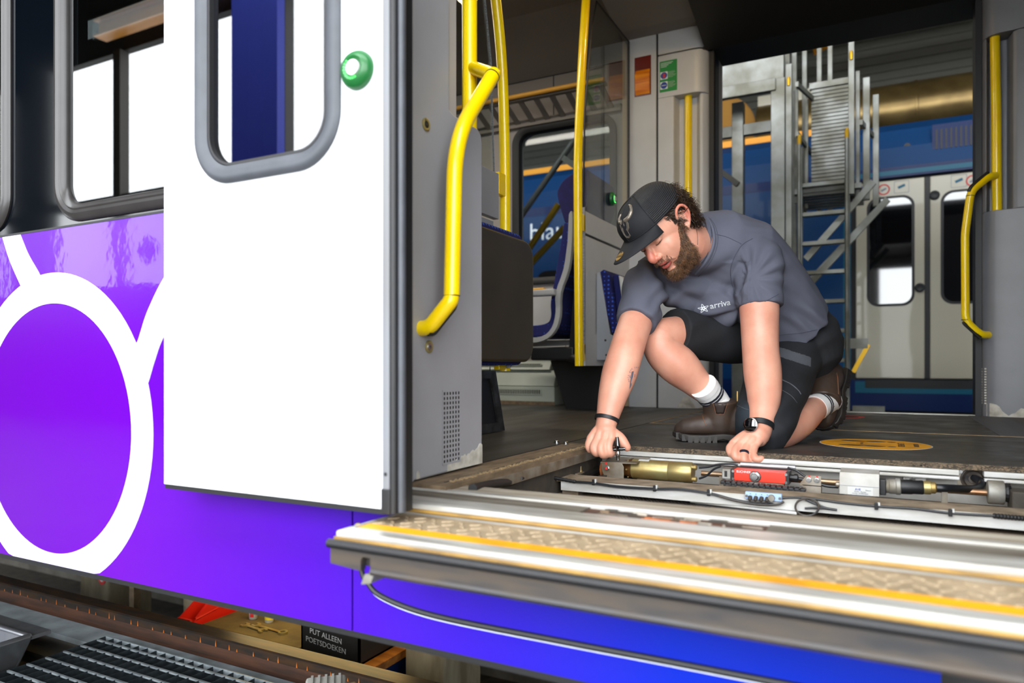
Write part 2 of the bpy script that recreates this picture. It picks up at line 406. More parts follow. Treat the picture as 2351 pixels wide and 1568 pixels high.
MB().box(BAY_X, HALL_X1, HALL_Y0-0.15, HALL_Y0, 6.25, HALL_ROOF).build('header', 'hall_dark', g)
for xm in (-16.4, -12.23, -10.16, -8.09, -6.02):
    MB().box(xm-0.1, xm+0.1, HALL_Y0-0.1, HALL_Y0+0.08, WIN_Z0, WIN_Z1).build('mullion', 'hall_steel', g)
MB().box(-15.7, -14.25, HALL_Y0-0.1, HALL_Y0+0.12, WIN_Z0, WIN_Z1).build('pier', 'hall_dark', g)
for xm in (BAY_X, -0.4, 4.3):
    MB().box(xm-0.2, xm+0.2, HALL_Y0-0.15, HALL_Y0+0.1, -0.74, 6.25).build('opening_post', 'hall_steel', g)  # posts of the added open bay
MB().box(HALL_X0, BAY_X, HALL_Y0-0.08, HALL_Y0+0.04, 3.15, 3.32).build('transom', 'hall_steel', g)
MB().box(HALL_X0, HALL_X1, HALL_Y0-9, HALL_Y0, -0.95, -0.74).build('forecourt', 'slab_light', g)
g = struct('wall_far', 'dark ribbed cladding on the far depot wall')
MB().box(HALL_X0, HALL_X1, HALL_Y1, HALL_Y1+0.15, -0.74, HALL_ROOF).build('sheet', 'hall_clad', g)
for i in range(44):
    MB().box(HALL_X0, HALL_X1, HALL_Y1-0.03, HALL_Y1, 1.6+i*0.135, 1.66+i*0.135).build('rib', 'hall_clad', g)
g = struct('wall_left', 'end wall of the depot hall')
MB().box(HALL_X0-0.15, HALL_X0, HALL_Y0, HALL_Y1, -0.74, HALL_ROOF).build('sheet', 'hall_wall', g)
g = struct('wall_right', 'end wall of the depot hall beyond the coach')
MB().box(HALL_X1, HALL_X1+0.15, HALL_Y0, HALL_Y1, -0.74, HALL_ROOF).build('sheet', 'hall_wall', g)
g = struct('ceiling_depot', 'dark depot roof with added openings that let in daylight')
for y0, y1 in ((HALL_Y0, SKN_Y0), (SKN_Y1, SKY_Y0), (SKY_Y1, HALL_Y1)):
    MB().box(HALL_X0, HALL_X1, y0, y1, HALL_ROOF, HALL_ROOF+0.15).build('roof_deck', 'hall_dark', g)
for y0, y1 in ((SKN_Y0, SKN_Y1), (SKY_Y0, SKY_Y1)):
    MB().box(HALL_X0, -9, y0, y1, HALL_ROOF, HALL_ROOF+0.15).build('roof_deck', 'hall_dark', g)
    MB().box(6, HALL_X1, y0, y1, HALL_ROOF, HALL_ROOF+0.15).build('roof_deck', 'hall_dark', g)
for y, z in ((8.9, 4.4), (10.2, 4.9), (11.6, 5.4)):
    MB().box(HALL_X0, HALL_X1, y-0.1, y+0.1, z, z+0.34).build('roof_beam', 'hall_steel', g)
for x in (-6.5, -3.2, 0.2, 2.6):
    MB().box(x-0.07, x+0.07, 6.9, HALL_Y1, 5.6, 5.85).build('roof_beam', 'hall_steel', g)
# seen only as reflections: post, crane beam and sign on the window side
t = thing('hall_column', 'blue steel column standing by the depot windows', 'column', (-7.25, -5.0, -0.74))
MB().box(-7.84, -7.0, -4.93, -4.8, -0.70, HALL_ROOF-0.02).build('shaft', 'hall_blue', t)
MB().box(-7.95, -6.9, -5.05, -4.7, -0.74, -0.70).build('base_plate', 'hall_steel', t)
t = thing('crane_beam', 'orange crane runway beam above the depot windows', 'beam', (0, -5.6, 5.9))
MB().box(-12.2, HALL_X1-0.02, -5.62, -5.58, 5.98, 6.22).build('web', 'crane_orange', t)
MB().box(-12.2, HALL_X1-0.02, -5.72, -5.48, 5.95, 5.98).build('flange', 'crane_orange', t)
MB().box(-12.2, HALL_X1-0.02, -5.72, -5.48, 6.22, 6.25).build('flange', 'crane_orange', t)
o = MB().prism([(-11.52, -5.86, 2.23), (-11.25, -5.86, 1.96), (-10.98, -5.86, 2.23), (-11.25, -5.86, 2.50)], (0, -0.03, 0)).build('diamond_sign', 'hall_blue')
tag(o, 'diamond shaped sign hanging in the depot window', 'sign')

# ---- coach side (exterior)
wall = struct('wall_coach_side', 'purple and blue coach side with black window band and white ring livery')
def loops(c, w, h, r, prof, n=8, ux=(1,0,0), uy=(0,0,1), nrm=(0,-1,0)):
    """closed ring of rounded-rectangle loops, prof = [(inset, height along nrm)]"""
    rings = []
    for ins, d in prof:
        rings.append([v+Vector(nrm)*d for v in rrect(c, ux, uy, w-2*ins, h-2*ins, max(r-ins, 0.004), n)])
    mb = MB(); k = len(rings[0]); vs = [v for r_ in rings for v in r_]; fs = []
    m = len(rings)
    for i in range(m):
        for j in range(k):
            fs.append((i*k+j, i*k+(j+1) % k, ((i+1) % m)*k+(j+1) % k, ((i+1) % m)*k+j))
    mb.add(vs, fs); return mb
def cell(x0, x1, z0, z1, hx0, hx1, hz0, hz1, r, y, dy):
    """wall sheet with a rounded hole"""
    outer = rrect(((x0+x1)/2, y, (z0+z1)/2), (1,0,0), (0,0,1), x1-x0, z1-z0, 0.0002, 8)
    inner = rrect(((hx0+hx1)/2, y, (hz0+hz1)/2), (1,0,0), (0,0,1), hx1-hx0, hz1-hz0, r, 8)
    return MB().frame(outer, inner, (0, dy, 0))
MB().box(-7.5, -0.9, YB, YB+0.03, ZB, ZBELT).build('side_panel', 'livery', wall)
MB().box(-0.9, -0.80, YB, YB+0.03, -0.033, ZBELT).build('side_panel', 'livery', wall)
MB().box(-0.896, 0.06, YB, YB+0.03, ZB, -0.033).build('skirt_panel', 'livery', wall)
MB().box(-7.5, 0.06, YB+0.002, YB+0.04, ZB-0.012, ZB).build('skirt_edge', 'rubber_black', wall)
MB().box(-0.9005, -0.8955, YB+0.006, YB+0.02, ZB, -0.033).build('panel_joint', 'rubber_black', wall)
MB().box(0.06, 0.9, YB+0.12, YB+0.15, ZB, -0.1).build('recessed_black_panel', 'rubber_black', wall)  # plain black panel set back beyond the skirt end
MB().box(0.9, 3.2, YB, YB+0.03, ZB, ZBELT).build('side_panel', 'livery', wall)
ZW1 = 1.45
cell(-2.05+0.0, -0.80, ZBELT, 1.62, -1.835, -0.945, 0.606, ZW1-0.012, 0.085, YB, 0.03).build('window_band', 'black_band', wall)
cell(-3.6, -2.05, ZBELT, 1.62, -3.2, -2.062, 0.606, ZW1-0.012, 0.085, YB, 0.03).build('window_band', 'black_band', wall)
MB().box(-7.5, -3.6, YB, YB+0.03, ZBELT, 1.62).build('window_band', 'black_band', wall)
MB().box(0.9, 3.2, YB, YB+0.03, ZBELT, 1.62).build('window_band', 'black_band', wall)
MB().box(-7.5, 3.2, YB, YB+0.03, 2.06, 2.5).build('cant_rail', 'livery_white', wall)
MB().box(-7.5, -0.80, YB, YB+0.03, 1.62, 2.06).build('upper_band', 'black_band', wall)
MB().box(0.44, 3.2, YB, YB+0.03, 1.62, 2.06).build('upper_band', 'black_band', wall)
MB().box(0.44, 0.9, YB, YB+0.03, -0.033, 1.62).build('side_panel', 'livery', wall)
MB().box(-7.5, -0.945, YB-0.0012, YB, ZBELT-0.004, ZBELT+0.001).build('belt_joint', 'rubber_black', wall)
# white ring graphics (cut vinyl, a hair proud of the paint)
def vinyl(poly, name): return MB().prism([(x, YB-0.0009, z) for x, z in poly], (0, 0.0012, 0)).build(name, 'livery_white', wall)
RC = (-1.868, 0.083); RI, RO = 0.315, 0.392
zc = ZB+0.001
ring = MB(); N = 96
outer, inner = [], []
for k in range(N):
    a = 2*math.pi*k/N
    outer.append((RC[0]+RO*math.cos(a), YB-0.0009, max(RC[1]+RO*math.sin(a), zc))); inner.append((RC[0]+RI*math.cos(a), YB-0.0009, max(RC[1]+RI*math.sin(a), zc)))
ring.frame(outer, inner, (0, 0.0012, 0)).build('ring_graphic', 'livery_white', wall)
def band(ptsA, ptsB, name):
    a = [(p.x, p.z) for p in bez([(x, 0, z) for x, z in ptsA], 6)]; b = [(p.x, p.z) for p in bez([(x, 0, z) for x, z in ptsB], 6)]
    mb = MB(); vs = [(x, YB-0.0014, z) for x, z in a+b]; n = len(a)
    vs2 = [(x, YB+0.0003, z) for x, z in a+b]; fs = [(i, i+1, n+i+1, n+i) for i in range(n-1)]
    mb.add(vs+vs2, fs+[(i, n+i, 3*n+i, 2*n+i) for i in (0, n-1)]+[(i, 2*n+i, 2*n+i+1, i+1) for i in range(n-1)]+[(n+i, n+i+1, 3*n+i+1, 3*n+i) for i in range(n-1)])
    mb.build(name, 'livery_white', wall)
band([(-1.560, 0.315), (-1.536, 0.29), (-1.497, 0.362), (-1.44, 0.436), (-1.36, 0.505), (-1.25, 0.565)], [(-1.53, 0.17), (-1.499, 0.192), (-1.470, 0.252), (-1.44, 0.304), (-1.36, 0.392), (-1.25, 0.47)], 'ring_branch_graphic')
band([(-2.092, 0.583), (-2.058, 0.52), (-2.007, 0.451), (-1.99, 0.43)], [(-2.008, 0.583), (-1.972, 0.53), (-1.924, 0.478), (-1.91, 0.455)], 'ring_branch_graphic')
# hatch seal curving under the step
gp = bez([(-0.876, YB, -0.085), (-0.876, YB, -0.141), (-0.862, YB, -0.164), (-0.825, YB, -0.187), (-0.71, YB, -0.203), (-0.458, YB, -0.2045), (-0.281, YB, -0.2035), (0.055, YB, -0.203)], 8)
MB().tube(gp, 0.0055, 8).build('hatch_seal', 'rubber_black', wall, True)
MB().tube([p+Vector((0, -0.001, -0.0062)) for p in gp], 0.0009, 6).build('hatch_seal_rim', 'livery_white', wall, True)
for (x, z) in ((-0.882, -0.065), (-0.868, -0.118)):
    s = MB().lathe((x, YB, z), (0,-1,0), [(0, 0.010), (0.003, 0.010), (0.004, 0.0085)], 16).build('skirt_screw', 'brass_zinc', wall, True)
    MB().lathe((x, YB-0.004, z), (0,-1,0), [(0, 0.004), (0.001, 0.003)], 6).build('screw_socket', 'rubber_black', s)
# coach windows
def coach_window(n, x0, x1, z0, z1, label):
    w = struct('window_%d' % n, label)
    c = ((x0+x1)/2, YB, (z0+z1)/2)
    loops(c, x1-x0, z1-z0, 0.10, [(0, -0.004), (0.0, 0.004), (0.006, 0.011), (0.018, 0.014), (0.026, 0.010), (0.030, 0.012), (0.040, 0.006), (0.046, -0.004), (0.046, -0.012)], 10).build('window_frame', 'rubber_frame', w, True)
    MB().prism(rrect((c[0], YB+0.006, c[2]), (1,0,0), (0,0,1), x1-x0-0.08, z1-z0-0.08, 0.06, 10), (0, 0.006, 0)).build('pane', 'window_glass', w)
coach_window(1, -1.849, -0.93, 0.594, ZW1, 'coach window in a grey rubber frame beside the open white door')
coach_window(2, -3.22, -2.048, 0.594, ZW1, 'coach window in a grey rubber frame at the left edge of the photo')
# open door leaf
d1 = struct('door_1', 'open white sliding coach door with rounded window and green push button')
DX0, DX1, DZ0, DZ1 = -1.337, -0.767, -0.006, 2.05
cell(DX0, DX1, DZ0, DZ1, -1.225, -0.873, 0.612, 1.60, 0.085, YD, 0.042).build('door_panel', 'door_white', d1, False)
MB().box(DX0, DX1-0.0, YD+0.002, YD+0.040, DZ0-0.010, DZ0).build('bottom_seal', 'rubber_black', d1)
fr = loops(((-1.239-0.86)/2, YD, (0.598+1.62)/2), -0.86+1.239, 1.62-0.598, 0.10, [(0, -0.002), (0.0, 0.004), (0.004, 0.008), (0.012, 0.011), (0.026, 0.007), (0.034, 0.002), (0.036, -0.01), (0.036, -0.02)], 12).build('window_frame', 'rubber_grey', d1, True)
loops(((-1.239-0.86)/2, YD, (0.598+1.62)/2), -0.86+1.239-0.07, 1.62-0.598-0.07, 0.068, [(0, -0.001), (0.0, 0.001), (0.005, 0.001), (0.005, -0.012), (0, -0.012)], 12).build('glazing_strip', 'rubber_black', fr, True)
MB().prism(rrect(((-1.239-0.86)/2, YD+0.010, (0.598+1.62)/2), (1,0,0), (0,0,1), 0.379-0.074, 1.022-0.074, 0.064, 12), (0, 0.008, 0)).build('pane', 'door_glass', d1)
# vertical edge seal of the leaf
sl = MB().box(DX1, DX1+0.016, YD-0.004, YD+0.045, DZ0-0.006, DZ1).build('edge_seal', 'seal_grey', d1, bev=0.003)
MB().tube([(DX1+0.020, YD+0.004, DZ0-0.006), (DX1+0.020, YD+0.004, DZ1)], 0.008, 10).build('edge_bead', 'rubber_black', sl, True)
MB().tube([(DX1+0.030, YD+0.012, DZ0-0.004), (DX1+0.030, YD+0.012, DZ1)], 0.0075, 10).build('edge_bead', 'rubber_grey', sl, True)
MB().box(DX1+0.016, DX1+0.030, YD+0.012, YD+0.044, DZ0-0.006, DZ1).build('edge_channel', 'rubber_black', sl)
MB().box(DX1-0.001, DX1+0.018, YD-0.0055, YD+0.02, DZ0-0.008, 0.03).build('edge_foot', 'rubber_black', sl, bev=0.002)
MB().lathe((DX1+0.008, YD-0.004, 0.055), (0,-1,0), [(0, 0.0035), (0.0008, 0.003)], 12).build('edge_screw', 'rubber_black', sl)
def push_button(c, nrm, r, parent, wh='button_white'):
    c = Vector(c); nrm = Vector(nrm)
    b = MB().lathe(c, nrm, [(0, r), (r*0.18, r), (r*0.42, r*0.84), (r*0.52, r*0.62), (r*0.44, r*0.46), (r*0.36, r*0.42)], 40).build('push_button', 'button_green', parent, True)
    MB().lathe(c, nrm, [(r*0.3, r*0.40), (r*0.52, r*0.40), (r*0.58, r*0.32)], 32).build('button_cap', wh, b, True)
    s = nrm.cross(Vector((0,0,1))).normalized() if abs(nrm.z) < 0.9 else Vector((1,0,0))
    for sg in (-1, 1):
        p = c+nrm*(r*0.585)
        a0 = p+s*sg*r*0.16; mb = MB()
        for e in (1, -1):
            mb.obox(a0-s*sg*r*0.05+Vector((0,0,e*r*0.07)), (s*sg*0.09*r*-1+Vector((0,0,e*r*0.11)))*0.9, (s*r*0.018), nrm*0.0003)
        mb.build('arrow_mark', 'ink_grey', b)
    leds = MB()
    for k in range(10):
        a = -1.9+k*0.3
        leds.lathe(c+nrm*(r*0.46)+s*math.cos(a)*r*0.53+Vector((0,0,1))*math.sin(a)*r*0.53, nrm, [(0, r*0.035), (r*0.06, r*0.03)], 6)
    lo = leds.build('indicator_light', 'led_green', b); lo['kind'] = 'stuff'
    return b
push_button((-0.821, YD, 0.757), (0,-1,0), 0.034, d1)
# ---- opening reveal (black rubber jambs)
j = struct('trim_1', 'black rubber jamb of the near doorway')
MB().box(-0.96, -0.870, 1.15, 1.20, -0.02, 2.06).build('jamb', 'rubber_black', j)
MB().box(-0.86, 0.44, YB+0.03, 1.20, 2.03, 2.08).build('lintel', 'rubber_black', j)
MB().box(0.44, 0.50, YB+0.03, 1.20, -0.02, 2.06).build('jamb', 'rubber_black', j)
# ---- coach interior shell
w = struct('wall_near_interior', 'inner lining of the near coach side')
MB().box(-7.5, -3.24, 1.10, 1.14, 0, 2.3).build('lining', 'wall_int', w)
MB().box(-3.24, -0.93, 1.10, 1.14, 0, 0.58).build('lining', 'wall_int', w)
MB().box(-3.24, -0.93, 1.10, 1.14, 1.47, 2.3).build('lining', 'wall_int', w)
MB().box(-2.05, -1.85, 1.10, 1.14, 0.58, 1.47).build('lining', 'wall_int', w)
MB().box(-0.93, -0.866, 1.10, 1.14, 0, 2.3).build('lining', 'wall_int', w)
MB().box(0.50, 3.2, 1.10, 1.14, 0, 2.3).build('lining', 'wall_int', w)
YF = 4.20
w = struct('wall_coach_far', 'far coach side with beige lining below the window')
MB().box(-7.5, -2.3, YF, YF+0.1, 0, 2.35).build('lining', 'wall_int', w)
cell(-2.3, -1.40, 0.0, 1.84, -2.17, -1.50, 0.80, 1.78, 0.10, YF, 0.1).build('lining', 'wall_int', w)
MB().box(-2.3, -1.40, YF, YF+0.1, 1.84, 2.35).build('lining', 'ceiling_grey', w)
MB().box(-1.40, -1.335, YF-0.12, YF+0.1, 0, 2.35).build('window_pillar', 'beige_wall', w)
MB().box(-1.40, -0.86, YF, YF+0.1, 0, 2.35).build('lining', 'wall_int', w)
MB().box(0.43, 3.2, YF, YF+0.1, 0, 2.35).build('lining', 'wall_int', w)
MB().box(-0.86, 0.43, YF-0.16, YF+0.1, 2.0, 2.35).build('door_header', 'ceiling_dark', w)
for k in range(4):
    MB().box(-2.28+k*0.235, -2.05+k*0.235, YF-0.012, YF, 0.30, 0.74).build('lining_panel', 'panel_grey_light', w)
w3 = struct('window_3', 'far coach window showing the blue train outside')
loops((-1.835, YF, 1.29), 0.72, 1.04, 0.12, [(0, -0.002), (0, 0.02), (0.02, 0.022), (0.045, 0.01), (0.05, -0.03)], 10).build('window_frame', 'rubber_black', w3, True)
MB().prism(rrect((-1.835, YF+0.03, 1.29), (1,0,0), (0,0,1), 0.66, 0.98, 0.09, 10), (0, 0.008, 0)).build('pane', 'far_glass', w3)
c = struct('ceiling', 'coach ceiling with dark doorway soffit')
MB().box(-7.5, -1.335, 1.14, YF, 2.30, 2.36).build('saloon_ceiling', 'ceiling_grey', c)
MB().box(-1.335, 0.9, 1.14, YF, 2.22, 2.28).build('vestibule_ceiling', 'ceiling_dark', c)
MB().box(0.9, 3.2, 1.14, YF, 2.30, 2.36).build('saloon_ceiling', 'ceiling_grey', c)
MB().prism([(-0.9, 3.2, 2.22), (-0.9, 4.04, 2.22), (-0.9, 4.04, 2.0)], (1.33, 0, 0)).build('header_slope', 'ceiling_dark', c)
MB().prism([(-1.36, 3.2, 2.30), (-1.36, 4.2, 2.30), (-1.36, 4.2, 2.12), (-1.36, 3.9, 2.14)], (0.48, 0, 0)).build('bulkhead', 'ceiling_grey', c)
MB().prism([(-7.5, 3.75, 2.30), (-7.5, 4.2, 2.30), (-7.5, 4.2, 2.11)], (6.1, 0, 0)).build('cove', 'ceiling_grey', c)
MB().box(-7.5, 3.2, YB, YF+0.1, 2.5, 2.56).build('roof', 'livery_white', c)
for x, y, zz in ((-0.66, 3.55, 0), (-0.18, 3.30, 0), (-0.18, 3.62, 0), (0.2, 3.4, 0)):
    zt = 2.22-(y-3.2)*0.262
    MB().lathe((x, y, zt+0.002), (0, 0.25, -1), [(0, 0.05), (0.004, 0.05), (0.007, 0.044), (0.003, 0.038)], 24).build('ceiling_spot', 'rubber_black', c, True)
# end walls that close the coach outside the view
w = struct('wall_coach_end', 'gangway end wall of the saloon')
MB().box(-7.5, -7.44, 1.14, YF, 0, 2.3).build('lining', 'wall_int', w)
w = struct('wall_coach_end_right', 'gangway end wall right of the doorway')
MB().box(3.14, 3.2, 1.14, YF, 0, 2.3).build('lining', 'wall_int', w)
# ---- floor
PX0, PX1, PY0, PY1 = -0.78, 0.42, 1.283, 2.062
f = struct('floor', 'dark coach floor around the open ramp bay')
MB().box(-7.5, -0.893, 1.14, YF, -0.03, 0).build('saloon_floor', 'floor_wood', f)
MB().box(-0.885, 0.60, PY1, 2.925, -0.014, 0).build('ramp_lid', 'floor_dark', f)
MB().box(-0.885, 0.60, 2.937, 4.04, -0.014, 0).build('ramp_lid', 'floor_dark', f)
MB().box(0.60, 3.2, 1.14, YF, -0.03, 0).build('saloon_floor', 'floor_wood', f)
MB().box(-0.885, 0.60, 2.2, 4.04, -0.06, -0.014).build('subfloor', 'pit_dark', f)
MB().box(-0.893, -0.885, 1.5, 4.04, -0.01, 0.0008).build('floor_joint', 'rubber_black', f)
MB().box(-0.885, 0.60, 2.925, 2.937, -0.01, 0.0012).build('edge_strip', 'strip_beige', f)
MB().box(-0.885, -0.872, 2.937, 4.04, -0.01, 0.0012).build('edge_strip', 'strip_beige', f)
MB().box(-0.893, 0.62, 4.04, 4.20, -0.03, 0.0).build('far_sill', 'floor_dark', f)
MB().box(-0.86, 0.43, 4.085, 4.105, -0.01, 0.004).build('far_sill_strip', 'nose_white', f)
MB().box(PX0-0.105, PX0, 1.2, PY1-0.0005, -0.02, 0.0).build('bay_frame', 'frame_wood', f)
rib = MB().box(0.34, 0.60, 2.95, 2.956, -0.002, 0.003).build('mat_rib', 'rubber_side', f)
copies(rib, [(0, 0.014*k, 0) for k in range(1, 78)])
ps = MB()
rr = random.Random(3)
for k in range(1400):      # crumbs of dirt packed along the cut ply edge
    x = rr.uniform(-0.72, 0.58); z = rr.uniform(-0.013, 0.0)
    s_ = rr.uniform(0.0005, 0.0016); ps.obox((x, PY1-rr.uniform(0, 0.002), z), (s_*1.6,0,0), (0,s_*0.7,0), (0,0,s_*0.7))
MB().box(PX0, 0.60, PY1-0.001, PY1+0.002, -0.0139, 0.0004).build('ply_edge', 'ply_edge', f)
o = ps.build('edge_grit', 'frame_wood', f); o['kind'] = 'stuff'
ps = MB()
for k in range(700):
    y = rr.uniform(1.25, 2.05); x = PX0-0.018+rr.gauss(0, 0.004); s_ = rr.uniform(0.0008, 0.0024)
    ps.obox((x, y, 0.0006), (s_*0.8,0,0), (0,s_*1.4,0), (0,0,s_*0.6))
o = ps.build('frame_grit', 'strip_beige', f); o['kind'] = 'stuff'
MB().box(PX0-0.030, PX0-0.026, 1.24, 2.06, -0.002, 0.0007).build('frame_slot', 'rubber_black', f)
MB().box(PX0-0.012, PX0+0.008, 1.27, 2.062, -0.035, -0.012).build('frame_ledge', 'bracket', f)
for px_, py_ in ((1278, 1017), (1299, 1020)):
    q = onZ(px_, py_, 0)
    b = MB().lathe(q, (0,0,1), [(0, 0.010), (0.002, 0.010), (0.002, 0.0075), (0.008, 0.0075), (0.009, 0.006)], 16).build('frame_bolt', 'steel', f, True)
    MB().lathe(q+Vector((0,0,0.0091)), (0,0,1), [(0, 0.0038), (0.0003, 0.0036)], 6).build('bolt_socket', 'rubber_black', b)
# near sill of the doorway (grooved, dirty aluminium)
s = struct('trim_2', 'worn grooved aluminium threshold of the near doorway')
SX0, SX1 = -0.90, 0.46
MB().box(SX0, SX1, 1.215, PY0, -0.035, -0.010).build('threshold_rear', 'sill_dirty', s, bev=0.002)
MB().box(SX0, SX1, 1.195, 1.215, -0.035, -0.0075).build('threshold_rib', 'nose_white', s, bev=0.002)
MB().box(SX0, -0.47, 1.135, 1.195, -0.035, -0.0118).build('threshold_groove', 'sill_groove', s)
MB().box(-0.165, SX1, 1.135, 1.195, -0.035, -0.0118).build('threshold_groove', 'sill_groove', s)
MB().box(-0.47, -0.165, 1.135, 1.195, -0.035, -0.0145).build('bare_groove', 'rail_rust', s)
MB().box(SX0, SX1, 1.068, 1.135, -0.035, -0.0095).build('threshold_front', 'nose_white', s, bev=0.003)
MB().box(SX0, SX1, 1.061, 1.070, -0.0255, -0.0185).build('threshold_lip', 'sill_brass', s, bev=0.003)
rr = random.Random(11)
for k in range(34):      # torn remains of the groove strip
    x = -0.465+rr.random()*0.26; y = 1.138+rr.random()*0.048; L_ = rr.uniform(0.015, 0.06); zb = -0.0145
    MB().prism([(x, y, zb), (x+L_, y+rr.uniform(-0.004, 0.004), zb), (x+L_*0.9, y+0.007, zb), (x+L_*0.2, y+0.005, zb)], (0, 0, rr.uniform(0.001, 0.0042))).build('torn_strip', rr.choice(['rail_rust', 'frame_wood', 'pit_dark', 'pit_dark', 'sill_dirty']), s)
MB().box(-0.36, -0.27, 1.140, 1.156, -0.0145, -0.0112).build('torn_strip', mat('rust_orange', rgb(206,120,66), 0.8, col2=rgb(150,84,44), scale=40), s)
# ================================================================== STEP AND DOORWAY FITTINGS
st = thing('sliding_step', 'extended chequer-plate gap step with yellow stripe below the open doorway', 'step', (-0.2, 0.98, -0.09))
TX0, TX1, TZ = -0.792, 0.44, -0.030
MB().box(TX0+0.004, TX1, 0.93, 1.12, TZ-0.012, TZ).build('tread_plate', 'check_plate', st)
bar = MB(); Lb, Wb, Hb = 0.0125, 0.0036, 0.0022
def lozenge(ang):
    c_, s_ = math.cos(ang), math.sin(ang); base = [(-Lb,0),(-Lb*0.5,Wb),(Lb*0.5,Wb),(Lb,0),(Lb*0.5,-Wb),(-Lb*0.5,-Wb)]
    top = [(x*0.72, y*0.5) for x, y in base]
    vs = [(x*c_-y*s_, x*s_+y*c_, -0.0005) for x, y in base]+[(x*c_-y*s_, x*s_+y*c_, Hb) for x, y in top]
    return MB().add(vs, [(6,7,8,9,10,11)]+[(i, (i+1) % 6, (i+1) % 6+6, i+6) for i in range(6)])
bars = []
for ang in (0.75, -0.75):
    me = lozenge(ang).mesh('tread_bar'); me.materials.append(M['check_plate']); bars.append(me)
nb = 0
for j in range(4):
    for i in range(43):
        x = TX0+0.02+i*0.0283+(0.014 if j % 2 else 0); y = 0.979+j*0.0212
        if x > TX1-0.01: continue
        o = link('tread_bar', bars[(i+j) % 2], st); o.location = (x, y, TZ); nb += 1
MB().box(TX0+0.01, TX1, 0.929, 0.968, TZ, TZ+0.0012).build('warning_stripe', 'tape_yellow', st)
MB().box(TX0, TX1, 0.892, 0.930, TZ-0.010, TZ+0.004).build('nosing', 'nose_white', st, bev=0.005, seg=3)
MB().box(TX0-0.001, TX1, 0.889, 0.895, TZ-0.012, TZ-0.005).build('nosing_lip', 'sill_brass', st, bev=0.002)
MB().box(TX0, TX0+0.006, 0.90, 1.12, TZ-0.014, TZ+0.002).build('side_edge', 'nose_white', st)
MB().tube([(TX0-0.006, 0.884, TZ-0.0155), (TX1, 0.884, TZ-0.0155)], 0.0072, 12).build('buffer_bead', 'rubber_black', st, True)
# fascia with a notch near its left end
zf0, zf1, yf = -0.084, TZ-0.012, 0.886
pts = [(TX0-0.004, zf1), (TX0-0.004, zf0+0.006), (TX0+0.058, zf0+0.001), (TX0+0.058, zf0+0.018), (TX0+0.062, zf0+0.024), (TX0+0.077, zf0+0.024), (TX0+0.077, zf0), (TX1, zf0), (TX1, zf1)]
MB().prism([(x, yf, z) for x, z in pts], (0, 0.012, 0)).build('fascia', 'rubber_side', st)
MB().tube([(TX0+0.077, yf+0.004, zf0+0.002), (TX1, yf+0.004, zf0+0.002)], 0.0065, 8).build('fascia_bead', 'rubber_side', st, True)
MB().box(TX0+0.01, TX1, 0.90, 1.12, zf0+0.006, TZ-0.012).build('step_body', 'rubber_side', st)
br = onY(862, 1322, 0.92)
MB().obox(br+Vector((0, 0.0, 0)), Vector((0.010,0,0.002)), Vector((0, 0.02, 0)), Vector((0.004, 0, 0.009))).build('guide_block', 'alu_dull', st, bev=0.001)

# ---- grey screen panel beside the doorway
XS = -0.865
sc = thing('door_screen', 'grey screen panel with square-hole vent beside the yellow bent handrail', 'panel', (XS, 1.35, 0))
poly = [(1.205, 0.002), (1.205, 2.20), (1.350, 2.20), (1.350, 0.812), (1.372, 0.806), (1.474, 0.806), (1.490, 0.796), (1.495, 0.775), (1.495, 0.004)]
MB().prism([(XS, y, z) for y, z in poly], (-0.035, 0, 0)).build('panel', 'panel_grey', sc, bev=0.006, seg=3)
MB().tube([(XS-0.012, 1.207, 0.002), (XS-0.012, 1.207, 2.2)], 0.013, 12).build('edge_roll', 'panel_grey', sc, True)
MB().box(XS-0.022, XS-0.012, 1.349, 1.395, 0.80, 2.20).build('inner_lining', 'wall_int', sc)
# vent: shade of the holes as a flat dark plate under the bars
y0, y1, z0, z1 = 1.320, 1.391, 0.024, 0.184
MB().box(XS, XS+0.0004, y0, y1, z0, z1).build('vent_hole_shade', 'ink_black', sc)
nc, nr = 6, 15
g = MB(); bw = 0.0042
for i in range(nc+1):
    y = y0+(y1-y0)*i/nc; g.box(XS+0.0002, XS+0.0016, y-bw/2, y+bw/2, z0-bw/2, z1+bw/2)
for i in range(nr+1):
    z = z0+(z1-z0)*i/nr; g.box(XS+0.0002, XS+0.0015, y0-bw/2, y1+bw/2, z-bw/2, z+bw/2)
o = g.build('vent_grid', 'panel_grey', sc); o['kind'] = 'stuff'
def chip(pts, name, x, parent, m='panel_chip', ext=(0.0005,0,0)): return MB().prism([(x, y, z) for y, z in pts], ext).build(name, m, parent)
rr = random.Random(5)
edge = [(1.3385, 0.006)]
for k in range(22):
    t_ = k/21; edge.append((1.340+0.153*t_, 0.020+0.034*t_**1.3+rr.uniform(-0.005, 0.005)))
edge.append((1.4935, 0.006))
chip(edge, 'worn_paint', XS, sc)
chip([(1.222, 0.004), (1.222, 0.018), (1.226, 0.022), (1.231, 0.018), (1.234, 0.006)], 'worn_paint', XS, sc)
for (x, y, m1) in ((977, 286, 'ink_black'), (984, 796, 'steel')):
    q = onX(x, y, XS)
    k = MB().lathe(q, (1,0,0), [(0, 0.0135), (0.003, 0.0135), (0.0045, 0.011), (0.003, 0.008)], 24).build('square_key_lock', 'brass_zinc' if m1 == 'steel' else 'brass_zinc', sc, True)
    MB().lathe(q+Vector((0.0028, 0, 0)), (1,0,0), [(0, 0.0078), (0.0006, 0.0074)], 20).build('lock_core', m1, k, True)
    MB().obox(q+Vector((0.0038, 0, 0)), (0.0006,0,0), (0,0.0026,0), (0,0,0.0026)).build('lock_square', 'steel_dark', k)

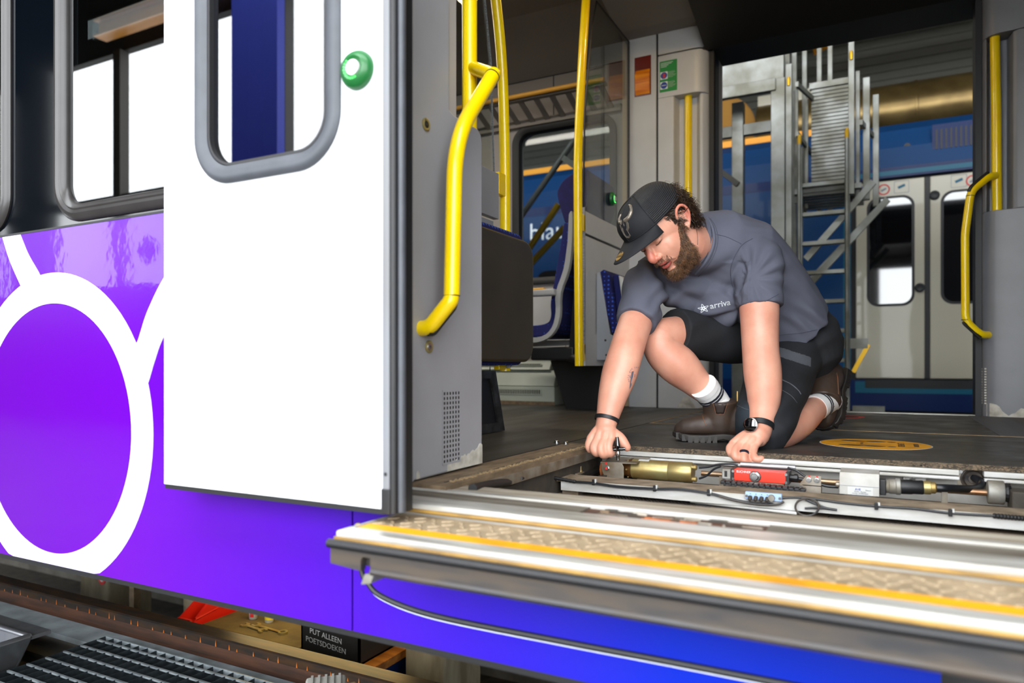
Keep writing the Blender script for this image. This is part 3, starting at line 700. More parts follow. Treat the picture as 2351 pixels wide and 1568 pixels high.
# ---- yellow rails and poles
RH = 0.0170
def pole(name, label, pts, r, parts=(), group=None):
    t = thing(name, label, 'handrail' if 'rail' in name else 'pole', (pts[0][0], pts[0][1], min(p[2] for p in pts)), group)
    MB().tube(pts, r, 20).build('tube', 'yellow', t, True)
    return t
pA = onX(1078, 285, -0.90)
poleA = pole('grab_pole', 'upright yellow pole rising from the top of the grey door screen', [(pA.x, pA.y, 0.79), (pA.x, pA.y, 2.21)], 0.0185)
MB().lathe((pA.x, pA.y, 0.795), (0,0,1), [(0, 0.022), (0.012, 0.022), (0.014, 0.019)], 20).build('collar', 'yellow', poleA, True)
P1 = Vector((pA.x+0.01, pA.y, onX(1085, 163, -0.9).z)); P2 = onX(1132, 172, -0.80); P3 = onX(1045, 300, -0.80); P4 = onX(1037, 678, -0.80); P5 = onX(986, 752, -0.845)
hr = thing('bent_handrail', 'thick yellow bent handrail in front of the grey door screen', 'handrail', (P4.x, P4.y, P5.z))
MB().tube(fillet([P1, P2+Vector((0,0,0.0))], 0.02), 0.0165, 18).build('upper_arm', 'yellow', hr, True)
main = fillet([P2, P3+Vector((0,0,-0.015)), P4], 0.09, 8)
MB().tube(main, RH, 22).build('grip_tube', 'yellow', hr, True)
MB().lathe(P2, (P3-P2), [(-0.018, 0.004), (-0.014, 0.012), (-0.006, 0.0168), (0.0, RH)], 20).build('elbow', 'yellow', hr, True)
MB().lathe(P2+(P3-P2).normalized()*0.006, (P3-P2), [(0, RH+0.0006), (0.003, RH+0.0006)], 22).build('joint_ring', 'ink_black', hr)
low = [P4, P4+Vector((0, -0.004, -0.012)), P5, P5+Vector((-0.03, -0.002, -0.002))]
MB().tube(fillet(low, 0.02), RH*0.97, 20).build('lower_arm', 'yellow', hr, True)
MB().lathe(P4, (0,0,-1), [(0, RH+0.0006), (0.002, RH+0.0006)], 22).build('joint_ring', 'ink_black', hr)
dn = Vector((0.006, 0.011, -0.007))
MB().tube(fillet([P4+Vector((0.002, 0.009, -0.010)), P4+Vector((0.003, 0.006, -0.024)), P5+Vector((0.004, 0.009, -0.012)), P5+Vector((0, -0.004, -0.0128))], 0.01), 0.0062, 10).build('grip_strip', 'ink_black', hr, True)
XP = -1.33
pB = [(XP, 2.21, 2.29), (XP, 2.30, 2.0), (XP, 2.372, 1.75), (XP, 2.442, 1.45), (XP, 2.468, 1.15), (XP, 2.476, 0.80), (XP, 2.476, 0.22)]
poleB = pole('partition_pole', 'bowed yellow pole behind the grey door screen', bez(pB, 5), 0.021)
for z in (0.90, 0.225):
    MB().box(XP-0.012, XP+0.012, 2.405, 2.462, z, z+0.085).build('bracket', 'yellow', poleB, bev=0.002)
pC = [(XP, 3.36, 2.29), (XP, 3.325, 2.06), (XP, 3.27, 1.7), (XP, 3.225, 1.3), (XP, 3.222, 1.0), (XP, 3.230, 0.6), (XP, 3.238, 0.24)]
poleC = pole('partition_pole', 'bowed yellow pole left of the kneeling man', bez(pC, 5), 0.021)
for z in (0.90, 0.265):
    MB().box(XP-0.012, XP+0.012, 3.238, 3.292, z, z+0.082).build('bracket', 'yellow', poleC, bev=0.002)
# ---- draught partitions
pr = thing('draught_partition', 'grey partition with glass top beside the blue fold-up seat', 'partition', (XP, 3.6, 0.24))
MB().box(XP-0.012, XP+0.010, 3.285, 3.985, 0.895, 1.005).build('upper_panel', 'panel_grey_light', pr, bev=0.003)
MB().box(XP-0.014, XP+0.006, 3.285, 3.985, 0.40, 0.885).build('middle_panel', 'panel_grey_light', pr, bev=0.002)
MB().box(XP-0.012, XP+0.012, 3.285, 3.985, 0.24, 0.40).build('lower_panel', 'panel_grey_light', pr, bev=0.002)
MB().box(XP-0.010, XP+0.004, 3.29, 3.985, 0.885, 0.895).build('black_joint', 'rubber_black', pr)  # black strip filling the joint between the panels
MB().box(XP-0.012, XP+0.012, 3.276, 3.286, 0.30, 1.02).build('edge_profile', 'alu', pr)
MB().prism([(XP-0.003, 3.285, 1.005), (XP-0.003, 3.985, 1.005), (XP-0.003, 3.985, 2.12), (XP-0.003, 3.47, 2.12), (XP-0.003, 3.40, 1.95), (XP-0.003, 3.31, 1.5)], (0.006, 0, 0)).build('glass_screen', 'partition_glass', pr)
MB().tube([(XP, 3.285, 1.005), (XP, 3.31, 1.5), (XP, 3.40, 1.95), (XP, 3.47, 2.12), (XP, 3.985, 2.12)], 0.005, 6).build('glass_edge', 'ink_black', pr, True)
MB().box(XP-0.006, XP+0.006, 3.978, 3.99, 1.0, 2.12).build('glass_seal', 'rubber_black', pr)
push_button(onX(1404, 457, XP+0.006)+Vector((0.002,0,0)), (1,0,0), 0.037, pr)
pl = thing('draught_partition', 'grey partition with glass top behind the grey door screen', 'partition', (XP, 1.8, 0.24))
MB().box(XP-0.012, XP+0.014, 1.15, 2.40, 0.80, 0.975).build('upper_panel', 'panel_grey', pl, bev=0.003)
MB().box(XP-0.014, XP+0.004, 1.15, 2.375, 0.40, 0.79).build('middle_panel', 'panel_grey', pl, bev=0.002)
MB().box(XP-0.012, XP+0.012, 1.15, 2.40, 0.24, 0.40).build('lower_panel', 'panel_grey', pl, bev=0.002)
MB().prism([(XP-0.003, 1.15, 0.975), (XP-0.003, 2.385, 0.975), (XP-0.003, 2.36, 1.4), (XP-0.003, 2.25, 1.9), (XP-0.003, 2.19, 2.12), (XP-0.003, 1.15, 2.12)], (0.006, 0, 0)).build('glass_screen', 'partition_glass', pl)
MB().tube([(XP, 2.385, 0.975), (XP, 2.36, 1.4), (XP, 2.25, 1.9), (XP, 2.19, 2.12)], 0.004, 6).build('glass_edge', 'alu', pl, True)
# ---- brown fold-up seat on the left partition
fs = thing('folding_seat', 'folded-up seat with glossy dark brown shell behind the grey door screen', 'seat', (XP+0.06, 2.2, 0.24))
cs = rrect((XP+0.075, 2.19, 0.487), (0,1,0), (0,0,1), 0.66, 0.465, 0.07, 8)
MB().prism(cs, (0.03, 0, 0)).build('shell', 'seat_brown', fs, bev=0.012, seg=4)
MB().prism(rrect((XP+0.03, 2.185, 0.495), (0,1,0), (0,0,1), 0.64, 0.505, 0.06, 8), (0.045, 0, 0)).build('cushion', 'moquette', fs, bev=0.012, seg=3)
MB().prism([(XP+0.02, 2.47, 0.42), (XP+0.02, 2.53, 0.36), (XP+0.02, 2.535, 0.31), (XP+0.02, 2.49, 0.25), (XP+0.02, 2.44, 0.23)], (0.02, 0, 0)).build('hinge_arm', 'seat_edge', fs, bev=0.004)
pd = thing('heater_box', 'black angled box on the floor under the brown fold-up seat', 'box', (XP, 2.0, 0))
MB().prism([(-1.30, 2.26, 0.0), (-1.30, 2.30, 0.0), (-1.26, 2.30, 0.0), (-1.26, 2.23, 0.245), (-1.30, 2.23, 0.245)][:4], (0,0,0.0005)).build('foot_plate', 'steel_dark', pd)
MB().prism([(-1.31, 1.16, 0.002), (-1.31, 2.325, 0.002), (-1.31, 2.255, 0.222), (-1.31, 1.16, 0.222)], (0.05, 0, 0)).build('housing', 'black_plastic', pd, bev=0.004)
MB().frame([(-1.258, 1.7, 0.002), (-1.258, 2.325, 0.002), (-1.258, 2.255, 0.222), (-1.258, 1.7, 0.222)], [(-1.258, 1.73, 0.035), (-1.258, 2.275, 0.035), (-1.258, 2.222, 0.195), (-1.258, 1.73, 0.195)], (0.008, 0, 0)).build('edge_frame', 'steel_dark', pd)
# ---- blue fold-up seat on the right partition
fs = thing('folding_seat', 'blue dotted fold-up seat with white side plate left of the kneeling man', 'seat', (XP+0.06, 3.65, 0.27))
MB().prism([(XP+0.012, 3.44, 0.27), (XP+0.012, 3.44, 0.715), (XP+0.03, 3.44, 0.72), (XP+0.085, 3.44, 0.40), (XP+0.13, 3.44, 0.38), (XP+0.17, 3.44, 0.28), (XP+0.17, 3.44, 0.27)], (0, 0.012, 0)).build('side_plate', 'seat_edge', fs, bev=0.002)
MB().prism([(XP+0.02, 3.455, 0.72), (XP+0.045, 3.455, 0.735), (XP+0.075, 3.455, 0.70), (XP+0.12, 3.455, 0.42), (XP+0.09, 3.455, 0.40), (XP+0.05, 3.455, 0.55)], (0, 0.46, 0)).build('back_cushion', 'moquette', fs, bev=0.008, seg=3)
MB().prism([(XP+0.085, 3.47, 0.70), (XP+0.115, 3.47, 0.71), (XP+0.155, 3.47, 0.44), (XP+0.12, 3.47, 0.42)], (0, 0.44, 0)).build('seat_cushion', 'moquette', fs, bev=0.01, seg=3)
MB().prism([(XP+0.120, 3.46, 0.70), (XP+0.145, 3.46, 0.69), (XP+0.185, 3.46, 0.46), (XP+0.160, 3.46, 0.42)], (0, 0.46, 0)).build('seat_shell', 'label_white', fs, bev=0.008, seg=3)
for z in (0.37, 0.295):
    MB().lathe((XP+0.06 if z > 0.3 else XP+0.065, 3.44, z), (0,-1,0), [(0, 0.006), (0.002, 0.005)], 12).build('plate_bolt', 'ink_black', fs)
# ---- blue seat by the far window (side view, facing left)
YS = 3.40
se = thing('coach_seat', 'high-backed blue dotted seat with grey shell and amber armrest by the far window', 'seat', (-1.6, YS+0.22, 0))
def prof(pts, y0, w, name, m, n=4, bev=0.008): return MB().prism([(p.x, y0, p.z) for p in bez([(x, 0, z) for x, z in pts], n)], (0, w, 0)).build(name, m, se, bev=bev, seg=3)
prof([(-1.492, 0.99), (-1.532, 1.12), (-1.528, 1.17), (-1.49, 1.215), (-1.42, 1.245), (-1.36, 1.24), (-1.362, 1.1), (-1.41, 0.98), (-1.45, 0.96)], YS+0.03, 0.40, 'headrest', 'moquette_plain')
prof([(-1.497, 0.985), (-1.512, 0.90), (-1.545, 0.72), (-1.572, 0.58), (-1.572, 0.50), (-1.60, 0.465), (-1.70, 0.455), (-1.93, 0.462), (-1.94, 0.40), (-1.70, 0.395), (-1.60, 0.40), (-1.545, 0.44), (-1.525, 0.52), (-1.53, 0.62), (-1.49, 0.74), (-1.458, 0.88), (-1.448, 1.0)], YS+0.03, 0.40, 'cushion', 'moquette')
prof([(-1.455, 1.02), (-1.445, 1.035), (-1.435, 1.02), (-1.437, 0.88), (-1.455, 0.74), (-1.50, 0.62), (-1.505, 0.50), (-1.535, 0.42), (-1.60, 0.372), (-1.72, 0.358), (-1.94, 0.358), (-1.95, 0.392), (-1.72, 0.39), (-1.61, 0.395), (-1.552, 0.44), (-1.53, 0.52), (-1.53, 0.62), (-1.485, 0.74), (-1.462, 0.88)], YS, 0.03, 'side_shell', 'shell_grey', 3, 0.004)
prof([(-1.455, 1.02), (-1.445, 1.035), (-1.435, 1.02), (-1.437, 0.88), (-1.455, 0.74), (-1.50, 0.62), (-1.505, 0.50), (-1.535, 0.42), (-1.60, 0.372), (-1.72, 0.358), (-1.94, 0.358), (-1.95, 0.392), (-1.72, 0.39), (-1.61, 0.395), (-1.552, 0.44), (-1.53, 0.52), (-1.53, 0.62), (-1.485, 0.74), (-1.462, 0.88)], YS+0.43, 0.03, 'side_shell', 'shell_grey', 3, 0.004)
arm = MB().box(-1.86, -1.525, YS-0.03, YS+0.02, 0.605, 0.640).build('armrest', 'shell_grey', se, bev=0.008)
MB().box(-1.86, -1.585, YS-0.028, YS+0.018, 0.632, 0.648).build('armrest_pad', 'amber', arm, bev=0.005)
MB().box(-1.70, -1.45, YS+0.05, YS+0.75, 0.27, 0.34).build('bench_rail', 'black_plastic', se, bev=0.01)
MB().tube(fillet([(-1.66, YS+0.2, 0.32), (-1.55, YS+0.1, 0.30), (-1.40, YS+0.05, 0.27)], 0.08), 0.025, 10).build('rail_tube', 'rubber_black', se, True)
MB().prism([(-1.60, YS+0.3, 0.0), (-1.42, YS+0.3, 0.0), (-1.36, YS+0.3, 0.28), (-1.70, YS+0.3, 0.28)], (0, 0.42, 0)).build('pedestal', 'black_plastic', se)
MB().prism([(-1.50, YS+0.10, 0.30), (-1.40, YS+0.10, 0.30), (-1.36, YS+0.10, 1.0), (-1.42, YS+0.10, 1.0), (-1.47, YS+0.10, 0.62)], (0, 0.36, 0)).build('back_shell', 'black_plastic', se)
# blue headrest of the seat beyond the left partition
hb = thing('coach_seat', 'blue high-backed seat half hidden behind the left glass screen', 'seat', (-1.62, 1.75, 0))
MB().prism([(p.x, p.y, p.z) for p in bez([(-1.60, 1.52, 0.45), (-1.60, 1.50, 1.0), (-1.60, 1.56, 1.18), (-1.60, 1.72, 1.23), (-1.60, 1.88, 1.18), (-1.60, 1.96, 1.0), (-1.60, 1.98, 0.45)], 5)], (0.09, 0, 0)).build('backrest', 'moquette_plain', hb, bev=0.02, seg=3)
MB().box(-2.02, -1.60, 1.52, 1.98, 0.38, 0.47).build('cushion', 'moquette', hb, bev=0.02, seg=3)
MB().box(-1.9, -1.65, 1.62, 1.88, 0.0, 0.38).build('pedestal', 'black_plastic', hb)
# ---- luggage rack
rk = thing('luggage_rack', 'slatted luggage rack with amber front edge above the far window', 'rack', (-2.0, 4.1, 1.83))
MB().tube([(-3.6, 3.93, 1.905), (-1.46, 3.93, 1.905)], 0.014, 10).build('front_rail', 'amber', rk, True)
MB().box(-3.6, -1.44, 4.165, 4.20, 1.80, 1.84).build('rear_rail', 'ceiling_grey', rk)
MB().box(-3.6, -1.46, 3.95, 3.985, 1.885, 1.900).build('front_strip', 'ceiling_grey', rk)
sb = MB().prism([(-3.55, 3.98, 1.893), (-3.515, 3.98, 1.893), (-3.515, 4.17, 1.815), (-3.55, 4.17, 1.815)], (0, 0, 0.010)).build('slat', 'ceiling_grey', rk)
copies(sb, [(0.107*k, 0, 0) for k in range(1, 20)])
# wall joints above the rack
o = MB().box(-3.6, -1.40, YF-0.004, YF, 2.105, 2.111).build('wall_joint', 'rubber_black', bpy.data.objects['wall_coach_far'])
MB().box(-1.905, -1.90, YF-0.004, YF, 1.84, 2.105).build('wall_joint', 'rubber_black', bpy.data.objects['wall_coach_far'])
# ---- heater covers at the foot of the far wall
ht = thing('heater_cover', 'stepped pale green heater cover along the foot of the far wall', 'heater', (-2.2, 4.1, 0))
MB().prism([(-3.6, 4.19, 0.275), (-3.6, 4.03, 0.265), (-3.6, 4.00, 0.215), (-3.6, 4.19, 0.215)], (1.76, 0, 0)).build('top_cover', 'heater', ht, bev=0.004)
MB().prism([(-3.6, 4.19, 0.215), (-3.6, 4.02, 0.212), (-3.6, 3.98, 0.115), (-3.6, 4.19, 0.115)], (1.80, 0, 0)).build('middle_cover', 'heater', ht, bev=0.004)
MB().box(-3.6, -1.79, 3.965, 4.19, 0.0, 0.112).build('lower_cover', 'heater', ht, bev=0.004)
MB().box(-3.6, -1.79, 3.961, 3.966, 0.0, 0.022).build('kick_strip', 'frame_wood', ht)
for y, z0, z1, xr in ((3.961, 0.062, 0.098, -1.88), (4.006, 0.238, 0.256, -1.90)):
    lo = MB().box(-3.55, xr, y, y+0.006, z0, z1).build('louvre', 'heater', ht)
    sl_ = MB()
    for k in range(int((xr+2.6)/0.012)): sl_.box(-2.6+k*0.012, -2.594+k*0.012, y-0.0006, y, z0+0.005, z1-0.005)
    so = sl_.build('louvre_slots', 'ink_black', lo); so['kind'] = 'stuff'
# ---- far door column
YC = 4.0
co = thing('door_column', 'tall grey door column with orange alarm box and green notice', 'column', (-1.1, YC, 0))
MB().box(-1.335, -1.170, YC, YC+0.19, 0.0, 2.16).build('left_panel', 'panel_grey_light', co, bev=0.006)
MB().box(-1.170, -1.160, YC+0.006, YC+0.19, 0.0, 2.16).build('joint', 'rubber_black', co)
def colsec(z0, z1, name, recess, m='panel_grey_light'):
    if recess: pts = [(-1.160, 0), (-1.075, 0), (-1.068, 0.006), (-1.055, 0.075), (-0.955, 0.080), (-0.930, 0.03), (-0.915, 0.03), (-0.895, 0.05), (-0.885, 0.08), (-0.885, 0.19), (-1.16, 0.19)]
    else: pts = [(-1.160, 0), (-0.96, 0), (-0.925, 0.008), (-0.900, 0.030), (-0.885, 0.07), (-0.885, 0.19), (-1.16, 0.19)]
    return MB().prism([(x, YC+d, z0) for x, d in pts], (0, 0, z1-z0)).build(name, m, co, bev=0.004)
colsec(0.0, 0.80, 'lower_section', False)
colsec(0.80, 1.765, 'recess_section', True)
colsec(1.765, 2.005, 'head_section', False)
colsec(2.012, 2.16, 'cap_section', False)
MB().box(-1.15, -0.90, YC+0.02, YC+0.18, 2.0, 2.016).build('cap_joint', 'rubber_black', co)
MB().box(-0.885, -0.86, YC+0.06, YC+0.2, 0.0, 2.02).build('door_seal', 'rubber_black', co)
MB().tube([(-0.865, YC+0.075, 0.0), (-0.865, YC+0.075, 2.0)], 0.012, 10).build('seal_bead', 'rubber_black', co, True)
al = MB().box(-1.298, -1.200, YC-0.003, YC, 1.795, 2.022).build('alarm_box', 'alarm_red', co, bev=0.002)
MB().prism([(-1.292, YC-0.003, 1.802), (-1.292, YC-0.016, 1.83), (-1.292, YC-0.018, 1.915), (-1.292, YC-0.003, 1.945)], (0.086, 0, 0)).build('alarm_flap', 'alarm_orange', al, bev=0.002)
MB().box(-1.28, -1.215, YC-0.006, YC-0.003, 1.955, 1.975).build('alarm_handle', 'alarm_red', al)
nt_ = MB().box(-1.150, -1.050, YC-0.0012, YC, 1.795, 1.970).build('notice', 'sign_green', co)
for k, z in enumerate((1.96, 1.953, 1.946, 1.938)): MB().box(-1.144, -1.144+(0.07, 0.062, 0.045, 0.035)[k], YC-0.0018, YC-0.001, z-0.002, z).build('print_line', 'livery_white', nt_)
for z, c2 in ((1.888, 'sign_red'), (1.832, 'label_white')):
    q = MB().box(-1.146, -1.104, YC-0.0018, YC-0.001, z-0.021, z+0.021).build('pictogram', 'livery_white', nt_)
    MB().lathe((-1.125, YC-0.0018, z), (0,-1,0), [(0, 0.019), (0.0004, 0.019)], 24).build('pictogram_disc', 'sign_blue', q)
    if c2 == 'sign_red': MB().box(-1.131, -1.117, YC-0.0026, YC-0.002, z-0.012, z+0.010).build('pictogram_mark', c2, q)
    else:
        MB().box(-1.138, -1.112, YC-0.0026, YC-0.002, z-0.002, z+0.002).build('pictogram_mark', c2, q)
    for k in range(6): MB().box(-1.100, -1.100+(0.036, 0.04, 0.03, 0.044, 0.04, 0.026)[k], YC-0.0018, YC-0.001, z+0.016-k*0.006, z+0.0175-k*0.006).build('print_line', 'heater', nt_)
rr = random.Random(9)
ed = [(-1.05, 0.004)]+[(-1.05+0.16*k/14, 0.01+0.06*math.sin(math.pi*min(1, k/9))+rr.uniform(-0.006, 0.006)) for k in range(15)]+[(-0.89, 0.004)]
MB().prism([(x, YC-0.0006, max(z, 0.005)) for x, z in ed], (0, 0.0004, 0)).build('worn_paint', 'panel_chip', co)
pp = pole('recessed_grab_pole', 'straight yellow pole set in the recess of the far door column', [(-0.998, YC+0.045, 0.80), (-0.998, YC+0.045, 1.767)], 0.0205)
# ---- right door column
XR = 0.40
rc = thing('door_column', 'grey rounded door column with worn foot at the right edge', 'column', (0.55, 4.1, 0))
def rsec(z0, z1, name, recess):
    if recess: pts = [(0.405, 4.20), (0.398, 4.10), (0.402, 4.05), (0.412, 4.03), (0.430, 4.09), (0.50, 4.085), (0.512, 4.0), (0.530, 3.985), (0.62, 3.965), (0.62, 4.20)]
    else: pts = [(0.405, 4.20), (0.398, 4.10), (0.402, 4.045), (0.418, 4.01), (0.445, 3.992), (0.50, 3.985), (0.62, 3.965), (0.62, 4.20)]
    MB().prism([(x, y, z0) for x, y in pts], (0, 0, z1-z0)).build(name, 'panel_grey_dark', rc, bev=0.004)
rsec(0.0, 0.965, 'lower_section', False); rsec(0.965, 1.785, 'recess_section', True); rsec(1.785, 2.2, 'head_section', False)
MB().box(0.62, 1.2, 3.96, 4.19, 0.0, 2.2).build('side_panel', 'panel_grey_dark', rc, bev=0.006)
MB().box(0.372, 0.398, 4.07, 4.2, 0.0, 2.02).build('door_seal', 'rubber_black', rc)
vg = MB()
for k in range(14): vg.box(0.4035, 0.4125, 4.0235, 4.0245, 0.06+k*0.0125, 0.067+k*0.0125)
for k in range(14): vg.box(0.3970, 0.3984, 4.05, 4.065, 0.06+k*0.0125, 0.067+k*0.0125)
o = vg.build('vent_slots', 'panel_chip', rc); o['kind'] = 'stuff'
ed = [(0.412, 0.003)]+[(0.412+0.21*k/18, 0.035+0.03*math.exp(-k/3)+0.02*math.sin(k*0.7)+rr.uniform(-0.006, 0.006)-0.0010*k) for k in range(19)]+[(0.622, 0.003)]
def rcy(x): 
    P_ = [(0.402, 4.045), (0.418, 4.01), (0.445, 3.992), (0.50, 3.985), (0.62, 3.965), (0.7, 3.95)]
    for (a, b), (c_, d_) in zip(P_, P_[1:]):
        if a <= x <= c_: return b+(d_-b)*(x-a)/(c_-a)
    return 3.96
wp = MB(); n = len(ed)-2
for k in range(n-1):
    (xa, za), (xb, zb) = ed[k+1], ed[k+2]
    wp.add([(xa, rcy(xa)-0.0015, 0.004), (xb, rcy(xb)-0.0015, 0.004), (xb, rcy(xb)-0.0015, zb), (xa, rcy(xa)-0.0015, za)], [(0,1,2,3)])
wp.build('worn_paint', 'panel_chip', rc)
pole('recessed_grab_pole', 'straight yellow pole set in the right door column', [(0.455, 4.035, 0.965), (0.452, 4.035, 1.4), (0.446, 4.035, 1.786)], 0.0205)
q = [(0.447, 4.02, 1.13), (0.42, 3.99, 1.125), (0.345, 3.97, 1.06), (0.322, 3.97, 0.86), (0.324, 3.97, 0.45), (0.385, 3.98, 0.385), (0.425, 4.02, 0.385)]
h2 = thing('bent_handrail', 'bent yellow handrail on the right door column', 'handrail', (0.33, 3.97, 0.38))
MB().tube(fillet(q, 0.035, 6), 0.0175, 18).build('grip_tube', 'yellow', h2, True)
MB().tube(fillet([(0.415, 3.985, 1.142), (0.345, 3.962, 1.078), (0.336, 3.96, 1.055)], 0.02), 0.0085, 8).build('grip_strip', 'ink_black', h2, True)
MB().tube(fillet([(0.3165, 3.966, 0.447), (0.32, 3.962, 0.437), (0.383, 3.972, 0.370)], 0.02), 0.0085, 8).build('grip_strip', 'ink_black', h2, True)
for z, x in ((1.035, 0.3425), (0.455, 0.324)):
    MB().lathe((x, 3.97, z), (0.08 if z > 1 else 0, 0, 1), [(0, 0.0182), (0.003, 0.0182)], 20).build('joint_ring', 'ink_black', h2)
# ---- floor stickers
sk = thing('floor_sticker', 'round yellow floor sticker with footprints and arrows', 'sticker', (-0.036, 2.46, 0))
def disc(c, r, z, h, name, m, parent, n=48, ys=1.0): return MB().prism([(c[0]+r*math.cos(2*math.pi*k/n), c[1]+r*ys*math.sin(2*math.pi*k/n), z) for k in range(n)], (0, 0, h)).build(name, m, parent)
disc((-0.036, 2.46), 0.155, 0.0, 0.0004, 'rim', 'label_white', sk); disc((-0.036, 2.46), 0.152, 0.0004, 0.0003, 'disc', 'tape_yellow', sk)
def footprint(cx, cy, flip):
    for (dx, dy, a, b) in ((-0.042, 0, 0.036, 0.0155), (0.02, 0.001*flip, 0.030, 0.0135), (0.066, 0, 0.012, 0.0105)):
        MB().prism([(cx+dx+a*math.cos(t), cy+dy+b*math.sin(t), 0.0007) for t in [2*math.pi*k/20 for k in range(20)]], (0,0,0.0002)).build('footprint', 'ink_black', sk)
footprint(-0.055, 2.535, 1); footprint(-0.055, 2.395, -1)
for a in (2.445, 2.485):
    MB().prism([(-0.075, 2.465+(a-2.465)*0.3, 0.0007), (-0.067, 2.465+(a-2.465)*0.3, 0.0007), (-0.067, a, 0.0007), (-0.075, a, 0.0007)], (0,0,0.0002)).build('arrow_mark', 'ink_black', sk)
    sg = 1 if a > 2.465 else -1
    MB().prism([(-0.088, a-sg*0.004, 0.0007), (-0.071, a+sg*0.016, 0.0007), (-0.054, a-sg*0.004, 0.0007), (-0.071, a+sg*0.006, 0.0007)], (0,0,0.0002)).build('arrow_mark', 'ink_black', sk)
text_mesh('lettering', '1,5 METER', (0.035, 2.465, 0.0007), (0,-1,0), (1,0,0), 0.026, 'ink_black', sk, off=0.0002)
text_mesh('lettering', 'AFSTAND', (0.075, 2.465, 0.0007), (0,-1,0), (1,0,0), 0.020, 'ink_black', sk, off=0.0002)
sr = thing('floor_sticker', 'round red floor sticker by the far door sill behind the boot', 'sticker', (-0.27, 3.85, 0))
c0 = onZ(1948, 957, 0); disc((c0.x-0.03, c0.y), 0.10, 0.0, 0.0005, 'disc', 'red_mark', sr); disc((c0.x-0.03, c0.y), 0.075, 0.0005, 0.0003, 'disc_centre', 'rail_rust', sr)
# ================================================================== OPEN RAMP BAY AND ITS DRIVE
f = bpy.data.objects['floor']
ZT = -0.10
for x0, x1, m1 in ((-0.80, -0.64, 'pit_tray'), (-0.64, -0.377, 'pit_tray_dark'), (-0.377, -0.118, 'pit_tray'), (-0.118, 0.102, 'pit_tray_dark'), (0.102, 0.46, 'pit_tray')):
    MB().box(x0, x1-0.001, 1.29, 2.085, ZT-0.01, ZT).build('bay_tray', m1, f)
MB().box(-0.90, 0.60, 1.06, 2.3, ZT-0.02, ZT-0.0101).build('bay_bottom', 'pit_dark', f)
dm = MB(); rr = random.Random(21)
for x0, x1 in ((-0.64, -0.377), (-0.118, 0.102)):
    nx = int((x1-x0)/0.009)
    for i in range(nx):
        for j in range(14):
            x = x0+0.005+i*0.009+(0.0045 if j % 2 else 0); y = 1.72+j*0.009
            if x < x1-0.005: dm.lathe((x, y, ZT), (0,0,1), [(0, 0.0026), (0.0012, 0.0016)], 5)
o = dm.build('tray_dimples', 'pit_tray_dark', f); o['kind'] = 'stuff'
MB().box(PX0-0.02, PX0, 1.283, 2.085, ZT, -0.036).build('bay_side', 'pit_dark', f)
MB().box(PX1, PX1+0.02, 1.283, 2.085, ZT, -0.014).build('bay_side', 'pit_dark', f)
MB().box(-0.9, 0.46, 1.20, 1.283, ZT, -0.036).build('bay_side', 'pit_dark', f)
# white back profile below the cut floor edge
MB().box(-0.74, 0.155, 2.052, 2.09, -0.0275, -0.0142).build('back_profile', 'rail_white', f, bev=0.002)
MB().box(0.205, 0.46, 2.052, 2.09, -0.0275, -0.0142).build('back_profile', 'rail_white', f, bev=0.002)
MB().box(-0.74, 0.155, 2.044, 2.06, -0.038, -0.030).build('back_profile_lip', 'rail_white', f, bev=0.002)
MB().box(0.205, 0.46, 2.044, 2.06, -0.038, -0.030).build('back_profile_lip', 'rail_white', f, bev=0.002)
MB().box(-0.80, 0.46, 2.088, 2.10, ZT, -0.0142).build('bay_back', 'box_grey', f)
for x in (-0.575, -0.535): MB().box(x-0.016, x+0.012, 2.02, 2.088, -0.062, -0.040).build('back_block', 'rail_white', f, bev=0.002)
for k, (x0, x1, z0, z1) in enumerate(((0.035, 0.050, -0.070, -0.036), (0.062, 0.085, -0.070, -0.036), (0.050, 0.062, -0.044, -0.036), (0.050, 0.062, -0.070, -0.062))):
    MB().box(x0, x1, 2.068, 2.088, z0, z1).build('keyhole_block', 'rail_white', f)
for x in (0.232, 0.254):
    s_ = MB().lathe((x, 2.086, -0.045), (0,-1,0), [(0, 0.0075), (0.005, 0.0075), (0.006, 0.006)], 16).build('back_bolt', 'steel', f, True)
    MB().lathe((x, 2.0799, -0.045), (0,-1,0), [(0, 0.0035), (0.0004, 0.0034)], 6).build('bolt_socket', 'ink_black', s_)
# ---- cross rail with its cable
RY0, RY1, RZ1 = 1.735, 1.83, -0.060
cr = thing('cross_rail', 'white channel rail across the open ramp bay with dusty top', 'rail', (-0.2, 1.78, ZT))
MB().box(-0.778, 0.42, RY0+0.002, RY1, RZ1-0.006, RZ1).build('top_flange', 'rail_top', cr)
MB().box(-0.765, 0.42, RY0, RY0+0.004, -0.084, RZ1-0.0005).build('front_web', 'rail_white', cr)
MB().box(-0.765, 0.42, RY0, RY0+0.02, -0.088, -0.084).build('front_lip', 'rail_white', cr)
MB().box(-0.765, 0.42, RY1-0.004, RY1, -0.088, RZ1-0.001).build('rear_web', 'rail_white', cr)
MB().box(-0.765, -0.72, RY0+0.01, RY1-0.01, ZT, -0.088).build('foot', 'bracket', cr)
MB().box(0.36, 0.41, RY0+0.01, RY1-0.01, ZT, -0.088).build('foot', 'bracket', cr)
st2 = thing('flat_bar', 'pale flat bar lying below the cross rail', 'bar', (-0.3, 1.69, ZT))
a, b = onZ(1585, 1150, -0.092), onZ(1830, 1178, -0.092)
MB().obox((a+b)/2, (b-a)/2, Vector((0, 0.008, 0)), (0,0,0.003)).build('strip', 'rail_white', st2, bev=0.002)
MB().obox((a+b)/2+Vector((0,0.004,-0.006)), (b-a)*0.45, Vector((0, 0.004, 0)), (0,0,0.004)).build('spacer', 'steel_dark', st2)
